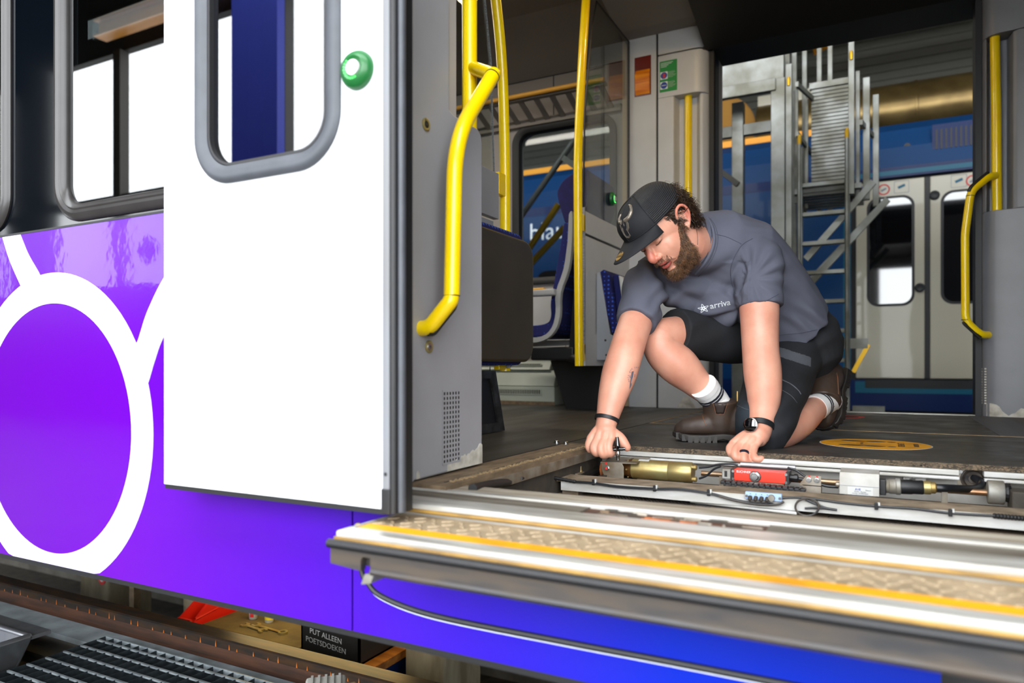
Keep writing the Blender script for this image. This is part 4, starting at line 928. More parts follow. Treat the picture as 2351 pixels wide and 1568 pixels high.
def cable(name, label, pix, Y, r=0.0028, m='cable', cat='cable'):
    pts = bez([onY(x, y, Y) for x, y in pix], 8)
    o = MB().tube(pts, r, 8).build(name, m, None, True); return tag(o, label, cat)
YCAB = RY0-0.0045
ca = thing('rail_cable', 'thin black cable tied along the left half of the cross rail', 'cable', (-0.6, YCAB, -0.08))
lp = [(1320, 1105), (1363, 1108), (1420, 1116), (1503, 1121), (1560, 1122), (1627, 1131), (1680, 1145), (1730, 1154), (1775, 1156)]
MB().tube(bez([onY(x, y, YCAB) for x, y in lp], 8), 0.0022, 8).build('lead', 'cable', ca, True)
MB().tube(bez([onY(x, y+3, YCAB-0.003) for x, y in lp], 8), 0.0016, 8).build('lead', 'cable', ca, True)
cp = bez([onX(1196, 1098, -0.772), onY(1236, 1093, YCAB+0.005), onY(1265, 1096, YCAB-0.002), onY(1322, 1106, YCAB-0.002)], 14)
cg = MB()
L_ = [0]
cg.tube(cp, [0.0052 if k % 2 else 0.0042 for k in range(len(cp))], 10)
cg.build('corrugated_sleeve', 'rubber_black', ca, True)
MB().tube(bez([onX(1180, 1105, -0.79), onX(1130, 1112, -0.76), onX(1085, 1122, -0.74)], 6), 0.010, 10).build('thick_lead', 'rubber_black', ca, True)
def tie(x, y, parent):
    q = onY(x, y, YCAB)
    MB().box(q.x-0.0035, q.x+0.0035, YCAB-0.004, RY0+0.0005, q.z-0.0075, q.z+0.0075).build('cable_tie', 'black_plastic', parent, bev=0.001)
    MB().box(q.x+0.0025, q.x+0.007, YCAB-0.002, RY0+0.0005, q.z-0.002, q.z+0.008).build('tie_base', 'label_white', parent)
for x, y in ((1363, 1107), (1503, 1121), (1627, 1131)): tie(x, y, ca)
cb = thing('rail_cable', 'black cable tied along the right half of the cross rail', 'cable', (0.1, YCAB, -0.08))
MB().tube(bez([onY(x, y, YCAB) for x, y in ((1760, 1150), (1800, 1143), (1850, 1143), (1930, 1154), (2012, 1162), (2100, 1168), (2182, 1178), (2282, 1184))], 8), 0.0028, 8).build('lead', 'cable', cb, True)
sp = [onY(2280+k*4, 1184+k*0.35, YCAB) for k in range(24)]
MB().tube(sp, [0.0058 if k % 2 else 0.0046 for k in range(24)], 10).build('corrugated_sleeve', 'rubber_black', cb, True)
for x, y in ((2012, 1162), (2182, 1177)): tie(x, y, cb)
cc = thing('looped_cable', 'grey cable hanging in a loop below the pale blue plug block', 'cable', (-0.15, YCAB, -0.08))
MB().tube([onY(1853+27*math.cos(a), 1164+20*math.sin(a), YCAB-0.008) for a in [2*math.pi*k/32 for k in range(32)]], 0.0024, 8, closed=True).build('loop', 'rubber_side', cc, True)
MB().tube(bez([onY(x, y, YCAB-0.006) for x, y in ((1650, 1139), (1690, 1150), (1740, 1158), (1785, 1158), (1800, 1152))], 6), 0.0024, 8).build('lead', 'rubber_side', cc, True)
MB().tube(bez([onY(x, y, YCAB-0.004) for x, y in ((1850, 1147), (1870, 1156), (1895, 1166), (1922, 1171))], 6), 0.0028, 8).build('lead', 'cable', cc, True)
MB().tube(bez([onY(x, y, YCAB-0.004) for x, y in ((1848, 1167), (1880, 1166), (1922, 1171))], 6), 0.0026, 8).build('lead', 'cable', cc, True)
# pale blue plug block on the rail
a, b = onY(1712, 1127, RY0-0.002), onY(1796, 1153, RY0-0.002)
pb = thing('plug_block', 'pale blue cable plug block fixed to the cross rail', 'connector', ((a.x+b.x)/2, RY0, b.z))
MB().box(a.x, b.x, RY0-0.012, RY0, b.z+0.002, a.z).build('block', 'plug_blue', pb, bev=0.002)
for k in range(4):
    x = a.x+0.012+k*0.0125
    MB().lathe((x, RY0-0.012, b.z+0.008), (0,-0.8,-0.5), [(0, 0.0048), (0.008, 0.0045), (0.012, 0.003)], 12).build('plug', 'rubber_side', pb, True)
    MB().lathe((x, RY0-0.012, a.z-0.004), (0,-1,0), [(0, 0.0012), (0.0004, 0.001)], 6).build('indicator', 'sign_blue', pb)
MB().lathe((b.x-0.022, RY0-0.012, (a.z+b.z)/2), (0,-1,0), [(0, 0.008), (0.006, 0.007)], 14).build('screw_coupling', 'alu_dull', pb, True)
for x in (a.x+0.004, b.x-0.004): MB().lathe((x, RY0-0.012, (a.z+b.z)/2), (0,-1,0), [(0, 0.0035), (0.0015, 0.003)], 10).build('fixing_screw', 'steel', pb, True)
# ---- drive motor
MY, MZ, MR = 1.95, -0.050, 0.0275
mo = thing('drive_motor', 'brass coloured cylindrical drive motor in the ramp bay', 'motor', (-0.56, MY, ZT))
MB().lathe((-0.640, MY, MZ), (1,0,0), [(0, 0.024), (0.004, MR), (0.105, MR), (0.107, MR-0.0008), (0.109, MR), (0.168, MR), (0.172, 0.025)], 32).build('casing', 'brass_zinc', mo, True)
MB().lathe((-0.666, MY, MZ), (1,0,0), [(0, 0.017), (0.004, 0.022), (0.014, 0.0235), (0.022, 0.0262), (0.027, 0.0262)], 28).build('end_flange', 'rust_brass', mo, True)
for k in range(6):
    a_ = 2*math.pi*k/6
    MB().lathe((-0.648, MY+0.0265*math.cos(a_), MZ+0.0265*math.sin(a_)), (0, math.cos(a_), math.sin(a_)), [(0, 0.003), (0.0012, 0.0026)], 8).build('flange_screw', 'brass_zinc', mo, True)
for z in (0.016, -0.016):
    MB().lathe((-0.470, MY-0.012, MZ+z), (1,0,0), [(0, 0.0062), (0.008, 0.0062), (0.008, 0.0075), (0.013, 0.0075), (0.015, 0.0055)], 12).build('cable_gland', 'brass_zinc', mo, True)
lb = MB()
ring0 = []
for k in range(5):
    a_ = math.radians(62+k*9); ring0.append((MY-MR*1.01*math.cos(a_), MZ+MR*1.01*math.sin(a_)))
lb.add([(-0.618, y, z) for y, z in ring0]+[(-0.588, y, z) for y, z in ring0], [(k, k+1, 6+k, 5+k) for k in range(4)])
lb.build('rating_label', 'label_white', mo)
MB().box(-0.62, -0.49, MY-0.02, MY+0.02, ZT, MZ-0.026).build('mounting_foot', 'bracket', mo)
# bracket clamping the key shaft
bk = thing('motor_bracket', 'folded steel bracket with red marked bolt left of the drive motor', 'bracket', (-0.685, 1.95, ZT))
MB().prism([(-0.714, 1.900, -0.034), (-0.654, 1.900, -0.030), (-0.648, 1.900, -0.040), (-0.648, 1.900, -0.083), (-0.700, 1.900, -0.083), (-0.714, 1.900, -0.050)], (0, 0.003, 0)).build('front_plate', 'bracket', bk, bev=0.001)
MB().obox((-0.664, 1.967, -0.030), (0.052, 0, 0.002), (0, 0.067, 0), (0, 0, 0.0016)).build('top_plate', 'bracket', bk)
MB().box(-0.700, -0.650, 1.92, 2.04, ZT, -0.083).build('foot', 'pit_dark', bk)
cl = MB().lathe((-0.728, 1.945, -0.056), (1,0,0), [(0, 0.020)]+[v for k in range(5) for v in ((0.001+k*0.004, 0.0235), (0.003+k*0.004, 0.0215))]+[(0.022, 0.0235)], 24).build('spring_coil', 'rust_orange', bk, True)
bb = MB().lathe((-0.696, 1.900, -0.046), (0,-1,0), [(0, 0.008), (0.002, 0.008), (0.002, 0.0062), (0.007, 0.0058)], 6).build('bolt', 'steel', bk)
MB().box(-0.699, -0.6935, 1.8924, 1.8932, -0.050, -0.043).build('paint_mark', 'red_mark', bb)
MB().box(-0.702, -0.697, 1.8992, 1.900, -0.037, -0.030).build('paint_mark', 'red_mark', bb)
MB().lathe((-0.648, 1.975, -0.028), (0,0,1), [(0, 0.006), (0.004, 0.006), (0.005, 0.004)], 6).build('bolt', 'steel', bk)
# links, studs and struts at the left end of the bay
for (pa, pb_, w_) in (((1225, 1118), (1290, 1078), 0.014), ((1330, 1098), (1392, 1068), 0.010), ((1345, 1112), (1395, 1090), 0.008)):
    a, b = onZ(*pa, -0.07), onZ(*pb_, -0.07)
    o = MB().obox((a+b)/2, (b-a)/2, (b-a).cross(Vector((0,0,1))).normalized()*w_, (0,0,0.004)).build('link_bar', 'steel_dark', None)
    tag(o, {1225: 'wide dark link bar at the left end of the ramp bay', 1330: 'dark link bar running up to the red coil', 1345: 'short dark link bar just below the red coil'}[pa[0]], 'link bar')
pt = thing('stud_plate', 'small plate with four upright studs in the ramp bay', 'plate', onZ(1310, 1085, -0.065))
q = onZ(1310, 1085, -0.065)
MB().box(q.x-0.03, q.x+0.03, q.y-0.02, q.y+0.03, -0.069, -0.064).build('plate', 'rail_top', pt)
MB().box(q.x-0.02, q.x+0.02, q.y-0.01, q.y+0.02, ZT, -0.069).build('post', 'pit_dark', pt)
for dx, dy in ((-0.02, 0), (-0.008, 0.022), (0.012, 0.002), (0.022, 0.022)):
    MB().lathe((q.x+dx, q.y+dy, -0.064), (0,0,1), [(0, 0.005), (0.004, 0.005), (0.004, 0.0026), (0.016, 0.0024)], 8).build('stud', 'brass_zinc', pt, True)
# ---- red switch unit
a, b = onY(1680, 1077, 1.93), onY(1808, 1112, 1.93)
ru = thing('limit_switch', 'red limit switch unit with round metal knob', 'switch', ((a.x+b.x)/2, 1.95, ZT))
MB().box(a.x, b.x, 1.93, 1.975, b.z, a.z).build('housing', 'red_unit', ru, bev=0.002)
MB().box(a.x-0.002, a.x+0.006, 1.926, 1.977, b.z-0.001, a.z+0.001).build('end_cap', 'black_plastic', ru)
MB().box(b.x-0.004, b.x+0.004, 1.926, 1.977, b.z-0.001, a.z+0.001).build('end_cap', 'black_plastic', ru)
kz = (a.z+b.z)/2; kx = (a.x*0.57+b.x*0.43)
kn = MB().lathe((kx, 1.93, kz), (0,-1,0), [(0, 0.0145), (0.003, 0.0145), (0.0045, 0.013), (0.0045, 0.009), (0.014, 0.009), (0.015, 0.008)], 28).build('knob', 'steel', ru, True)
MB().box(kx-0.002, kx+0.002, 1.9253, 1.9258, kz+0.0095, kz+0.0135).build('knob_mark', 'red_mark', kn)
for x in (a.x+0.004, b.x-0.003):
    for z in (a.z-0.0045, b.z+0.0045):
        MB().lathe((x, 1.927, z), (0,-1,0), [(0, 0.004), (0.002, 0.0036)], 12).build('screw', 'steel', ru, True)
text_mesh('lettering', 'EUCHNER', (a.x+0.030, 1.9298, kz+0.0095), (1,0,0), (0,0,1), 0.008, 'livery_white', ru)
MB().box(a.x-0.026, a.x-0.003, 1.932, 1.972, b.z+0.002, a.z-0.001).build('tongue_head', 'alu_dull', ru, bev=0.002)
MB().box(a.x-0.019, a.x-0.012, 1.9312, 1.9325, b.z+0.008, a.z-0.006).build('tongue_slot', 'ink_black', ru)
MB().lathe((b.x+0.004, 1.95, kz), (1,0,0), [(0, 0.008), (0.010, 0.008), (0.010, 0.010), (0.018, 0.010), (0.020, 0.006)], 8).build('cable_gland', 'black_plastic', ru)
MB().box(a.x+0.01, b.x-0.01, 1.935, 1.97, ZT, b.z).build('stand', 'bracket', ru)
o = MB().tube([(a.x+0.012, 1.99, a.z+0.006), (b.x+0.012, 1.99, a.z+0.006)], 0.0075, 14).build('guide_tube', 'alu', None, True); tag(o, 'short bright aluminium tube above the red limit switch', 'tube')
# actuator rod
ro = thing('actuator_rod', 'worn steel rod running along the ramp bay behind the red switch', 'rod', (0, 1.985, -0.055))
MB().tube([(-0.455, 1.992, -0.056), (0.30, 1.992, -0.056)], 0.0075, 14).build('rod', 'rod', ro, True)
for x in (-0.40, 0.12, 0.28): MB().box(x-0.006, x+0.006, 1.984, 2.0, ZT, -0.060).build('support', 'bracket', ro)
ck = thing('rod_clamp', 'dull metal clamp ring on the rod at the right edge', 'clamp', (0.222, 1.985, ZT))
MB().lathe((0.205, 1.985, -0.052), (1,0,0), [(0, 0.026), (0.002, 0.0275), (0.030, 0.0275), (0.032, 0.026)], 24).build('ring', 'alu_dull', ck, True)
MB().lathe((0.238, 1.985, -0.052), (1,0,0), [(0, 0.020), (0.006, 0.022), (0.012, 0.018)], 16).build('gear', 'rubber_black', ck)
MB().box(0.245, 0.300, 1.93, 2.0, -0.09, -0.040).build('gear_case', 'pit_dark', ck, bev=0.004)
# small two-bolt bracket
b2 = thing('small_bracket', 'small grey bracket with two red marked bolts', 'bracket', (-0.172, 1.93, ZT))
q = onY(1863, 1103, 1.93)
MB().prism([(q.x-0.030, 1.93, q.z-0.014), (q.x-0.012, 1.93, q.z+0.012), (q.x+0.022, 1.93, q.z+0.012), (q.x+0.022, 1.93, q.z-0.014)], (0, 0.004, 0)).build('plate', 'bracket', b2)
MB().box(q.x-0.02, q.x+0.022, 1.93, 1.96, ZT, q.z-0.012).build('foot', 'bracket', b2)
for dx in (-0.006, 0.012):
    bo = MB().lathe((q.x+dx, 1.93, q.z+0.0015), (0,-1,0), [(0, 0.007), (0.002, 0.007), (0.002, 0.0055), (0.007, 0.005)], 12).build('bolt', 'steel', b2, True)
    MB().box(q.x+dx-0.001, q.x+dx+0.003, 1.9292, 1.93, q.z+0.006, q.z+0.012).build('paint_mark', 'red_mark', bo)
# cable chain and nameplate behind the rail
ch = thing('drag_chain', 'black link chain lying behind the cross rail', 'chain', (-0.28, 1.86, -0.075))
lk = MB().box(-0.375, -0.364, 1.845, 1.872, -0.0585, -0.050).build('link', 'black_plastic', ch, bev=0.0015)
copies(lk, [(0.0135*k, 0, -0.0004*k) for k in range(1, 15)])
lk2 = MB().box(-0.366, -0.361, 1.842, 1.875, -0.0595, -0.053).build('link_pin', 'rubber_black', ch)
copies(lk2, [(0.0135*k, 0, -0.0004*k) for k in range(1, 14)])
# ---- grey control box with its connector
a, b = onY(1927, 1088, 1.885), onY(2019, 1141, 1.885)
gb = thing('control_box', 'pale grey control box with printed label in the ramp bay', 'box', ((a.x+b.x)/2, 1.92, ZT))
zm = a.z-0.010
MB().prism([(a.x, 1.885, b.z), (a.x, 1.885, zm), (a.x, 1.893, a.z+0.004), (a.x, 1.96, a.z+0.006), (a.x, 1.96, b.z)], (b.x-a.x, 0, 0)).build('case', 'box_grey', gb, bev=0.0015)
MB().box(a.x-0.0008, b.x+0.0008, 1.8842, 1.961, zm-0.0168, zm-0.0160).build('lid_joint', 'ink_grey', gb)
pl_ = MB().box(a.x+0.018, a.x+0.072, 1.8843, 1.885, b.z+0.001, zm-0.018).build('label_plate', 'label_white', gb)
zc_ = zm-0.024
text_mesh('lettering', 'AVE', (a.x+0.040, 1.8843, zc_), (1,0,0), (0,0,1), 0.007, 'sign_blue', pl_)
for k, (t_, x_) in enumerate((('Datum', 0.062), ('GTW - Rampe', 0.045), ('Art.Nr. 35.006.0060', 0.045), ('Knorr Elektronik GmbH', 0.045))):
    text_mesh('lettering', t_, (a.x+x_, 1.8843, zc_-0.001-k*0.0042), (1,0,0), (0,0,1), 0.0042, 'ink_grey', pl_)
MB().box(a.x+0.01, b.x-0.01, 1.89, 1.95, ZT, b.z).build('stand', 'bracket', gb)
MB().lathe((a.x, 1.915, b.z+0.018), (-1,0,0), [(0, 0.007), (0.008, 0.007), (0.010, 0.005)], 8).build('cable_gland', 'bracket', gb)
cz = b.z+0.022; cy = 1.915
MB().box(b.x, b.x+0.014, cy-0.018, cy+0.018, cz-0.019, cz+0.017).build('socket', 'black_plastic', gb, bev=0.002)
cn = thing('cable_connector', 'black and metal round cable connector plugged into the control box', 'connector', (b.x+0.07, cy, cz))
MB().lathe((b.x+0.013, cy, cz), (1,0.05,0.03), [(0, 0.0155), (0.006, 0.0155), (0.008, 0.0175), (0.020, 0.0175), (0.022, 0.0195), (0.030, 0.0195), (0.032, 0.016)], 26).build('coupling_nut', 'alu_dull', cn, True)
MB().lathe((b.x+0.044, cy+0.0015, cz+0.001), (1,0.05,0.03), [(0, 0.0165), (0.003, 0.0172), (0.022, 0.0172), (0.026, 0.016), (0.045, 0.0165), (0.047, 0.015)], 24).build('back_shell', 'rubber_black', cn, True)
MB().lathe((b.x+0.091, cy+0.004, cz+0.0025), (1,0.05,0.03), [(0, 0.015), (0.004, 0.0158), (0.014, 0.0158), (0.015, 0.0135), (0.023, 0.0135), (0.026, 0.010)], 22).build('gland_nut', 'brass_zinc', cn, True)
gr = onY(2235, 1100, 2.086)
e0 = Vector((b.x+0.112, cy+0.005, cz+0.003))
MB().tube(bez([e0, e0+Vector((0.03, 0.01, 0.000)), e0.lerp(gr, 0.6)+Vector((0.035, 0, -0.012)), gr+Vector((0.012, -0.035, -0.002)), gr+Vector((0, 0.006, 0.004))], 8), 0.0092, 14).build('lead', 'cable', cn, True)
gm = thing('cable_grommet', 'round dark rubber grommet where the thick cable enters the bay wall', 'grommet', gr)
MB().lathe(gr, (0,-1,0), [(0, 0.028), (0.003, 0.028), (0.004, 0.024), (0.002, 0.022), (0.007, 0.019), (0.005, 0.012), (0.002, 0.011)], 28).build('ring', 'rubber_side', gm, True)
MB().box(gr.x-0.034, gr.x+0.034, 2.0845, 2.088, gr.z-0.032, gr.z+0.022).build('flange', 'bracket', gm)
for s_ in (-1, 1):
    MB().lathe((gr.x+s_*0.027, 2.0845, gr.z+0.017), (0,-1,0), [(0, 0.005), (0.003, 0.0045)], 10).build('screw', 'steel', gm, True)
# wiring between motor, switch and box
cable('motor_lead', 'upper black lead curving from the motor to the switch', [(1605, 1074), (1625, 1072), (1650, 1066), (1680, 1065), (1694, 1068)], 1.938)
cable('motor_lead', 'lower black lead curving up from the motor', [(1605, 1099), (1622, 1092), (1638, 1078), (1655, 1070)], 1.934)
cable('switch_lead', 'black lead dropping behind the red switch to the small bracket', [(1808, 1073), (1828, 1080), (1845, 1092), (1860, 1100)], 1.965)
cable('box_lead', 'black lead running from the red switch to the control box', [(1826, 1098), (1860, 1104), (1895, 1115), (1925, 1118)], 1.955, 0.004)
# the small T-key set into the bracket
kb = onY(1419, 1054, 1.908)
ky = thing('square_key', 'black and chrome T-handle key standing in the motor bracket', 'key', kb)
MB().lathe(kb+Vector((0, 0, -0.003)), (0,0,1), [(0, 0.0052), (0.010, 0.0052), (0.012, 0.0062), (0.024, 0.0062), (0.026, 0.0050)], 14).build('socket', 'steel', ky, True)
MB().tube([kb+Vector((0, 0, 0.022)), kb+Vector((-0.001, 0, 0.036)), kb+Vector((-0.002, 0, 0.050)), kb+Vector((-0.003, 0, 0.062))], [0.0060, 0.0078, 0.0060, 0.0042], 12).build('shaft', 'glass_black', ky, True)
MB().tube([kb+Vector((-0.030, -0.006, 0.024)), kb+Vector((-0.01, -0.002, 0.027)), kb+Vector((0.012, 0.002, 0.029)), kb+Vector((0.02, 0.003, 0.030))], [0.0048, 0.0055, 0.0055, 0.0045], 10).build('cross_handle', 'glass_black', ky, True)
# ================================================================== UNDER THE COACH (left foreground)
RYC, RZT = 1.75, -0.70
rl = thing('track_rail', 'rusty running rail below the purple coach side', 'rail', (-2.0, RYC, -0.83))
MB().prism([(-9, RYC-0.036, RZT-0.004), (-9, RYC-0.030, RZT), (-9, RYC+0.030, RZT), (-9, RYC+0.036, RZT-0.004), (-9, RYC+0.036, RZT-0.030), (-9, RYC-0.036, RZT-0.030)], (14, 0, 0)).build('head', 'rail_head', rl)
MB().box(-9, 5, RYC-0.020, RYC+0.020, RZT-0.085, RZT-0.030).build('web', 'rail_rust', rl)
MB().prism([(-9, RYC-0.07, RZT-0.10), (-9, RYC-0.07, RZT-0.092), (-9, RYC-0.02, RZT-0.075), (-9, RYC+0.02, RZT-0.075), (-9, RYC+0.07, RZT-0.092), (-9, RYC+0.07, RZT-0.10)], (14, 0, 0)).build('foot', 'rail_rust', rl)
rr = random.Random(31); dr = MB()
for k in range(40):
    x = -3.7+k*0.065+rr.uniform(-0.02, 0.02); h = rr.uniform(0.008, 0.022)
    dr.prism([(x-0.003, RYC-0.0365, RZT-0.030), (x+0.003, RYC-0.0365, RZT-0.030), (x, RYC-0.0365, RZT-0.030+h)], (0, 0.0006, 0))
o = dr.build('rust_drips', 'rust_drip', rl); o['kind'] = 'stuff'
cb_ = struct('trim_3', 'concrete track beam and kerb along the rail')
MB().box(-9, 5, RYC-0.10, RYC+0.12, -1.0, RZT-0.10).build('track_beam', 'concrete', cb_)
MB().box(-9, -0.2, 1.585, RYC-0.06, -1.0, -0.765).build('kerb_face', 'concrete_light', cb_)
MB().box(-9, -2.47, 1.47, 1.585, -1.0, -0.785).build('kerb_ledge', 'concrete', cb_)
MB().box(-9, -2.47, 1.38, 1.47, -1.0, -0.80).build('kerb_ledge', 'concrete', cb_)
MB().box(-9, -2.47, 1.355, 1.38, -1.0, -0.797).build('kerb_nose', 'concrete', cb_)
MB().box(-9, 5, 0.34, 0.42, -2.0, -0.95).build('pit_side', 'concrete', cb_)
# galvanised grating
GX0, GX1, GY0, GY1, GZ = -2.46, -0.62, 0.62, 1.585, -0.72
gt = thing('walkway_grating', 'galvanised open-bar walkway grating in the lower left foreground', 'grating', (GX0, GY0, GZ-0.04))
b1 = MB().box(GX0, GX1, GY1-0.006, GY1-0.002, GZ-0.03, GZ+0.001).build('bearing_bar', 'galv', gt)
ny = int((GY1-GY0)/0.058)
b1.name = 'edge_bar'
c1 = MB().box(GX0, GX1, 1.55-0.0035, 1.55+0.0035, GZ-0.006, GZ).build('cross_bar', 'galv', gt)
copies(c1, [(0, -0.058*k, 0) for k in range(1, ny)])
d1_ = MB().box(GX0, GX0+0.002, GY0, GY1, GZ-0.024, GZ-0.0004).build('bearing_bar', 'galv_dark', gt)
copies(d1_, [(0.046*k, 0, 0) for k in range(1, int((GX1-GX0)/0.046))])
tr = MB()
for k in range(int((GX1-GX0)/0.034)):
    x = GX0+0.017+0.034*k; tr.prism([(x-0.010, GY1-0.0065, GZ-0.003), (x+0.010, GY1-0.0065, GZ-0.003), (x, GY1-0.0065, GZ-0.014)], (0, 0.0008, 0))
o = tr.build('edge_teeth', 'galv', gt); o['kind'] = 'stuff'
for x in (GX0+0.05, -1.5, GX1-0.1): MB().box(x, x+0.05, GY0, GY1-0.01, -0.95, GZ-0.033).build('support_beam', 'galv_dark', gt)
MB().box(GX0-0.03, GX1+0.1, 0.35, 1.58, -1.05, -0.95).build('drip_tray', 'galv_dark', gt)
# stainless bin at the left edge
B = onZ(66, 1462, -0.64)
bn = thing('steel_trough', 'stainless steel trough with folded rim beside the grating', 'trough', (-3.2, 1.3, -1.05))
x1 = B.x; zr = -0.64
MB().prism([(x1-2.2, B.y, zr), (x1, B.y, zr), (x1-0.12, B.y-0.10, -0.98), (x1-2.2, B.y-0.10, -0.98)], (0, -0.012, 0)).build('far_side', 'stainless', bn)
MB().obox((x1-1.1, B.y+0.035, zr-0.006), (1.1, 0, 0), (0, 0.035, 0), (0, 0, 0.006)).build('flange', 'stainless', bn)
MB().tube([(x1-2.2, B.y, zr), (x1, B.y, zr)], 0.011, 10).build('rim', 'stainless', bn, True)
MB().prism([(x1, B.y, zr), (x1, B.y-0.55, zr), (x1-0.12, B.y-0.50, -0.98), (x1-0.12, B.y-0.10, -0.98)], (0.012, 0, 0)).build('end_side', 'stainless', bn)
MB().tube([(x1, B.y, zr), (x1-0.10, B.y-0.09, -0.95)], 0.010, 10).build('corner_seam', 'stainless', bn, True)
MB().tube([(x1, B.y, zr), (x1, B.y-0.55, zr)], 0.011, 10).build('rim', 'stainless', bn, True)
MB().box(x1-2.2, x1-0.10, B.y-0.5, B.y-0.10, -1.03, -0.98).build('bottom', 'stainless', bn)
# pale ribbed bracket and wooden knob poking into the frame at the bottom
q = onZ(748, 1566, -0.55)
pg = thing('ribbed_bracket', 'pale grey ribbed plastic bracket with wooden knob at the bottom edge', 'bracket', q)
R_ = Vector((0.75, 0.66, 0)); F_ = Vector((-0.66, 0.75, 0))
MB().obox(q+Vector((0, 0, -0.058)), R_*0.050, F_*0.05, (0,0,0.055)).build('block', 'box_grey', pg, bev=0.008)
for k in range(5): MB().obox(q+R_*(-0.034+0.017*k)+Vector((0,0,-0.002)), R_*0.003, F_*0.045, (0,0,0.003)).build('rib', 'box_grey', pg)
MB().lathe(q+R_*0.06+Vector((0,0,-0.03)), (0.75,0.66,0.15), [(-0.03, 0.012), (-0.01, 0.020), (0.012, 0.021), (0.022, 0.015), (0.026, 0.004)], 16).build('knob', 'strip_beige', pg, True)
# workbench in the pit
BZ = -0.90
wbx0, wbx1, wby0, wby1 = -2.66, -1.72, 2.12, 2.62
wb = thing('workbench', 'low wooden bench with brown mat in the pit below the coach', 'workbench', ((wbx0+wbx1)/2, 2.4, -2.0))
MB().prism([(wbx0, wby0, BZ-0.035), (wbx1-0.04, wby0, BZ-0.035), (wbx1, wby0+0.04, BZ-0.035), (wbx1, wby1, BZ-0.035), (wbx0, wby1, BZ-0.035)], (0, 0, 0.035)).build('top', 'bench_wood', wb, bev=0.004)
MB().box(wbx0+0.01, wbx1-0.36, wby0+0.015, wby1-0.02, BZ, BZ+0.014).build('mat', 'bench_mat', wb, bev=0.004)
MB().box(wbx0+0.02, wbx1-0.02, wby0+0.02, wby1-0.02, -1.6, BZ-0.035).build('cabinet', 'blue_train_deep', wb)
for x in (wbx0+0.05, wbx1-0.09): MB().box(x, x+0.04, wby0+0.06, wby0+0.10, -2.0, -1.6).build('leg', 'steel_dark', wb)
tb = thing('tool_box', 'open red sheet-metal tool tray beside the bench', 'tool box', (-2.7, 2.3, BZ))
# leaning against the left end of the bench
tx = wbx0-0.09
MB().prism([(tx, wby0-0.02, -1.10), (tx, wby0+0.48, -1.10), (tx, wby0+0.48, -0.78), (tx, wby0+0.10, -0.78), (tx, wby0-0.02, -0.86)], (0.012, 0, 0)).build('side', 'tool_red', tb)
MB().prism([(tx+0.07, wby0-0.02, -1.10), (tx+0.07, wby0+0.48, -1.10), (tx+0.07, wby0+0.48, -0.80), (tx+0.07, wby0+0.08, -0.80), (tx+0.07, wby0-0.02, -0.88)], (0.012, 0, 0)).build('side', 'tool_red', tb)
MB().box(tx, tx+0.082, wby0-0.03, wby0-0.018, -1.10, -0.86).build('front', 'tool_red', tb)
MB().box(tx, tx+0.082, wby0-0.02, wby0+0.48, -1.112, -1.10).build('bottom', 'tool_red', tb)
MB().tube([(tx+0.076, wby0, -0.865), (tx+0.076, wby0+0.48, -0.80)], 0.008, 8).build('rim', 'tool_red', tb, True)
MB().box(tx+0.01, tx+0.07, wby0+0.1, wby0+0.4, -2.0, -1.112).build('stand', 'steel_dark', tb)
def wrench(a, b, label, ringend):
    a = Vector(a); b = Vector(b); d = (b-a).normalized(); n = Vector((-d.y, d.x, 0)); t = thing('wrench', label, 'wrench', a)
    MB().obox((a+b)/2, (b-a)*0.5, n*0.0065, (0,0,0.003)).build('shank', 'brass_zinc', t, bev=0.002)
    def jaw(c, s):
        pts = [c-d*s*0.014+n*0.006, c+n*0.019+d*s*0.002, c+n*0.019+d*s*0.020, c+n*0.010+d*s*0.024, c+n*0.008+d*s*0.006, c-n*0.008+d*s*0.006, c-n*0.010+d*s*0.024, c-n*0.019+d*s*0.020, c-n*0.019+d*s*0.002, c-d*s*0.014-n*0.006]
        MB().prism([p-Vector((0,0,0.004)) for p in pts], (0,0,0.008)).build('jaw', 'brass_zinc', t)
    jaw(a, -1)
    if ringend:
        o_ = [b+(n*math.cos(k*math.pi/10)+d*math.sin(k*math.pi/10))*0.020+d*0.012-Vector((0,0,0.005)) for k in range(20)]; i_ = [b+(n*math.cos(k*math.pi/10)+d*math.sin(k*math.pi/10))*0.011+d*0.012-Vector((0,0,0.005)) for k in range(20)]
        MB().frame(o_, i_, (0,0,0.010)).build('ring_end', 'brass_zinc', t)
    else: jaw(b, 1)
zz = BZ+0.019
wrench(onZ(566, 1436, zz), onZ(600, 1447, zz), 'open-ended wrench on the brown bench mat', False)
wrench(onZ(592, 1436, zz), onZ(645, 1451, zz), 'combination wrench with ring end on the brown bench mat', True)
for x, y, lab, m2 in ((582, 1420, 'small white tub with red print on the bench', 'red_mark'), (618, 1428, 'small white tub with yellow band on the bench', 'can_yellow')):
    q = onZ(x, y, BZ+0.0145); t = thing('tub', lab, 'tub', q)
    MB().lathe(q, (0,0,1), [(0, 0.017), (0.002, 0.0185), (0.055, 0.0185), (0.057, 0.016)], 20).build('body', 'label_white', t, True)
    if m2 == 'can_yellow': MB().lathe(q, (0,0,1), [(0.014, 0.0188), (0.036, 0.0188)], 20, False).build('band', m2, t, True)
    else: MB().obox(q+Vector((0.008, -0.0172, 0.022)), (0.007, 0.003, 0), (0, 0.0008, 0), (0, 0, 0.010)).build('print', m2, t)
    MB().lathe(q, (0,0,1), [(0.052, 0.0198), (0.062, 0.0198), (0.063, 0.017)], 20).build('lid', 'label_white', t, True)
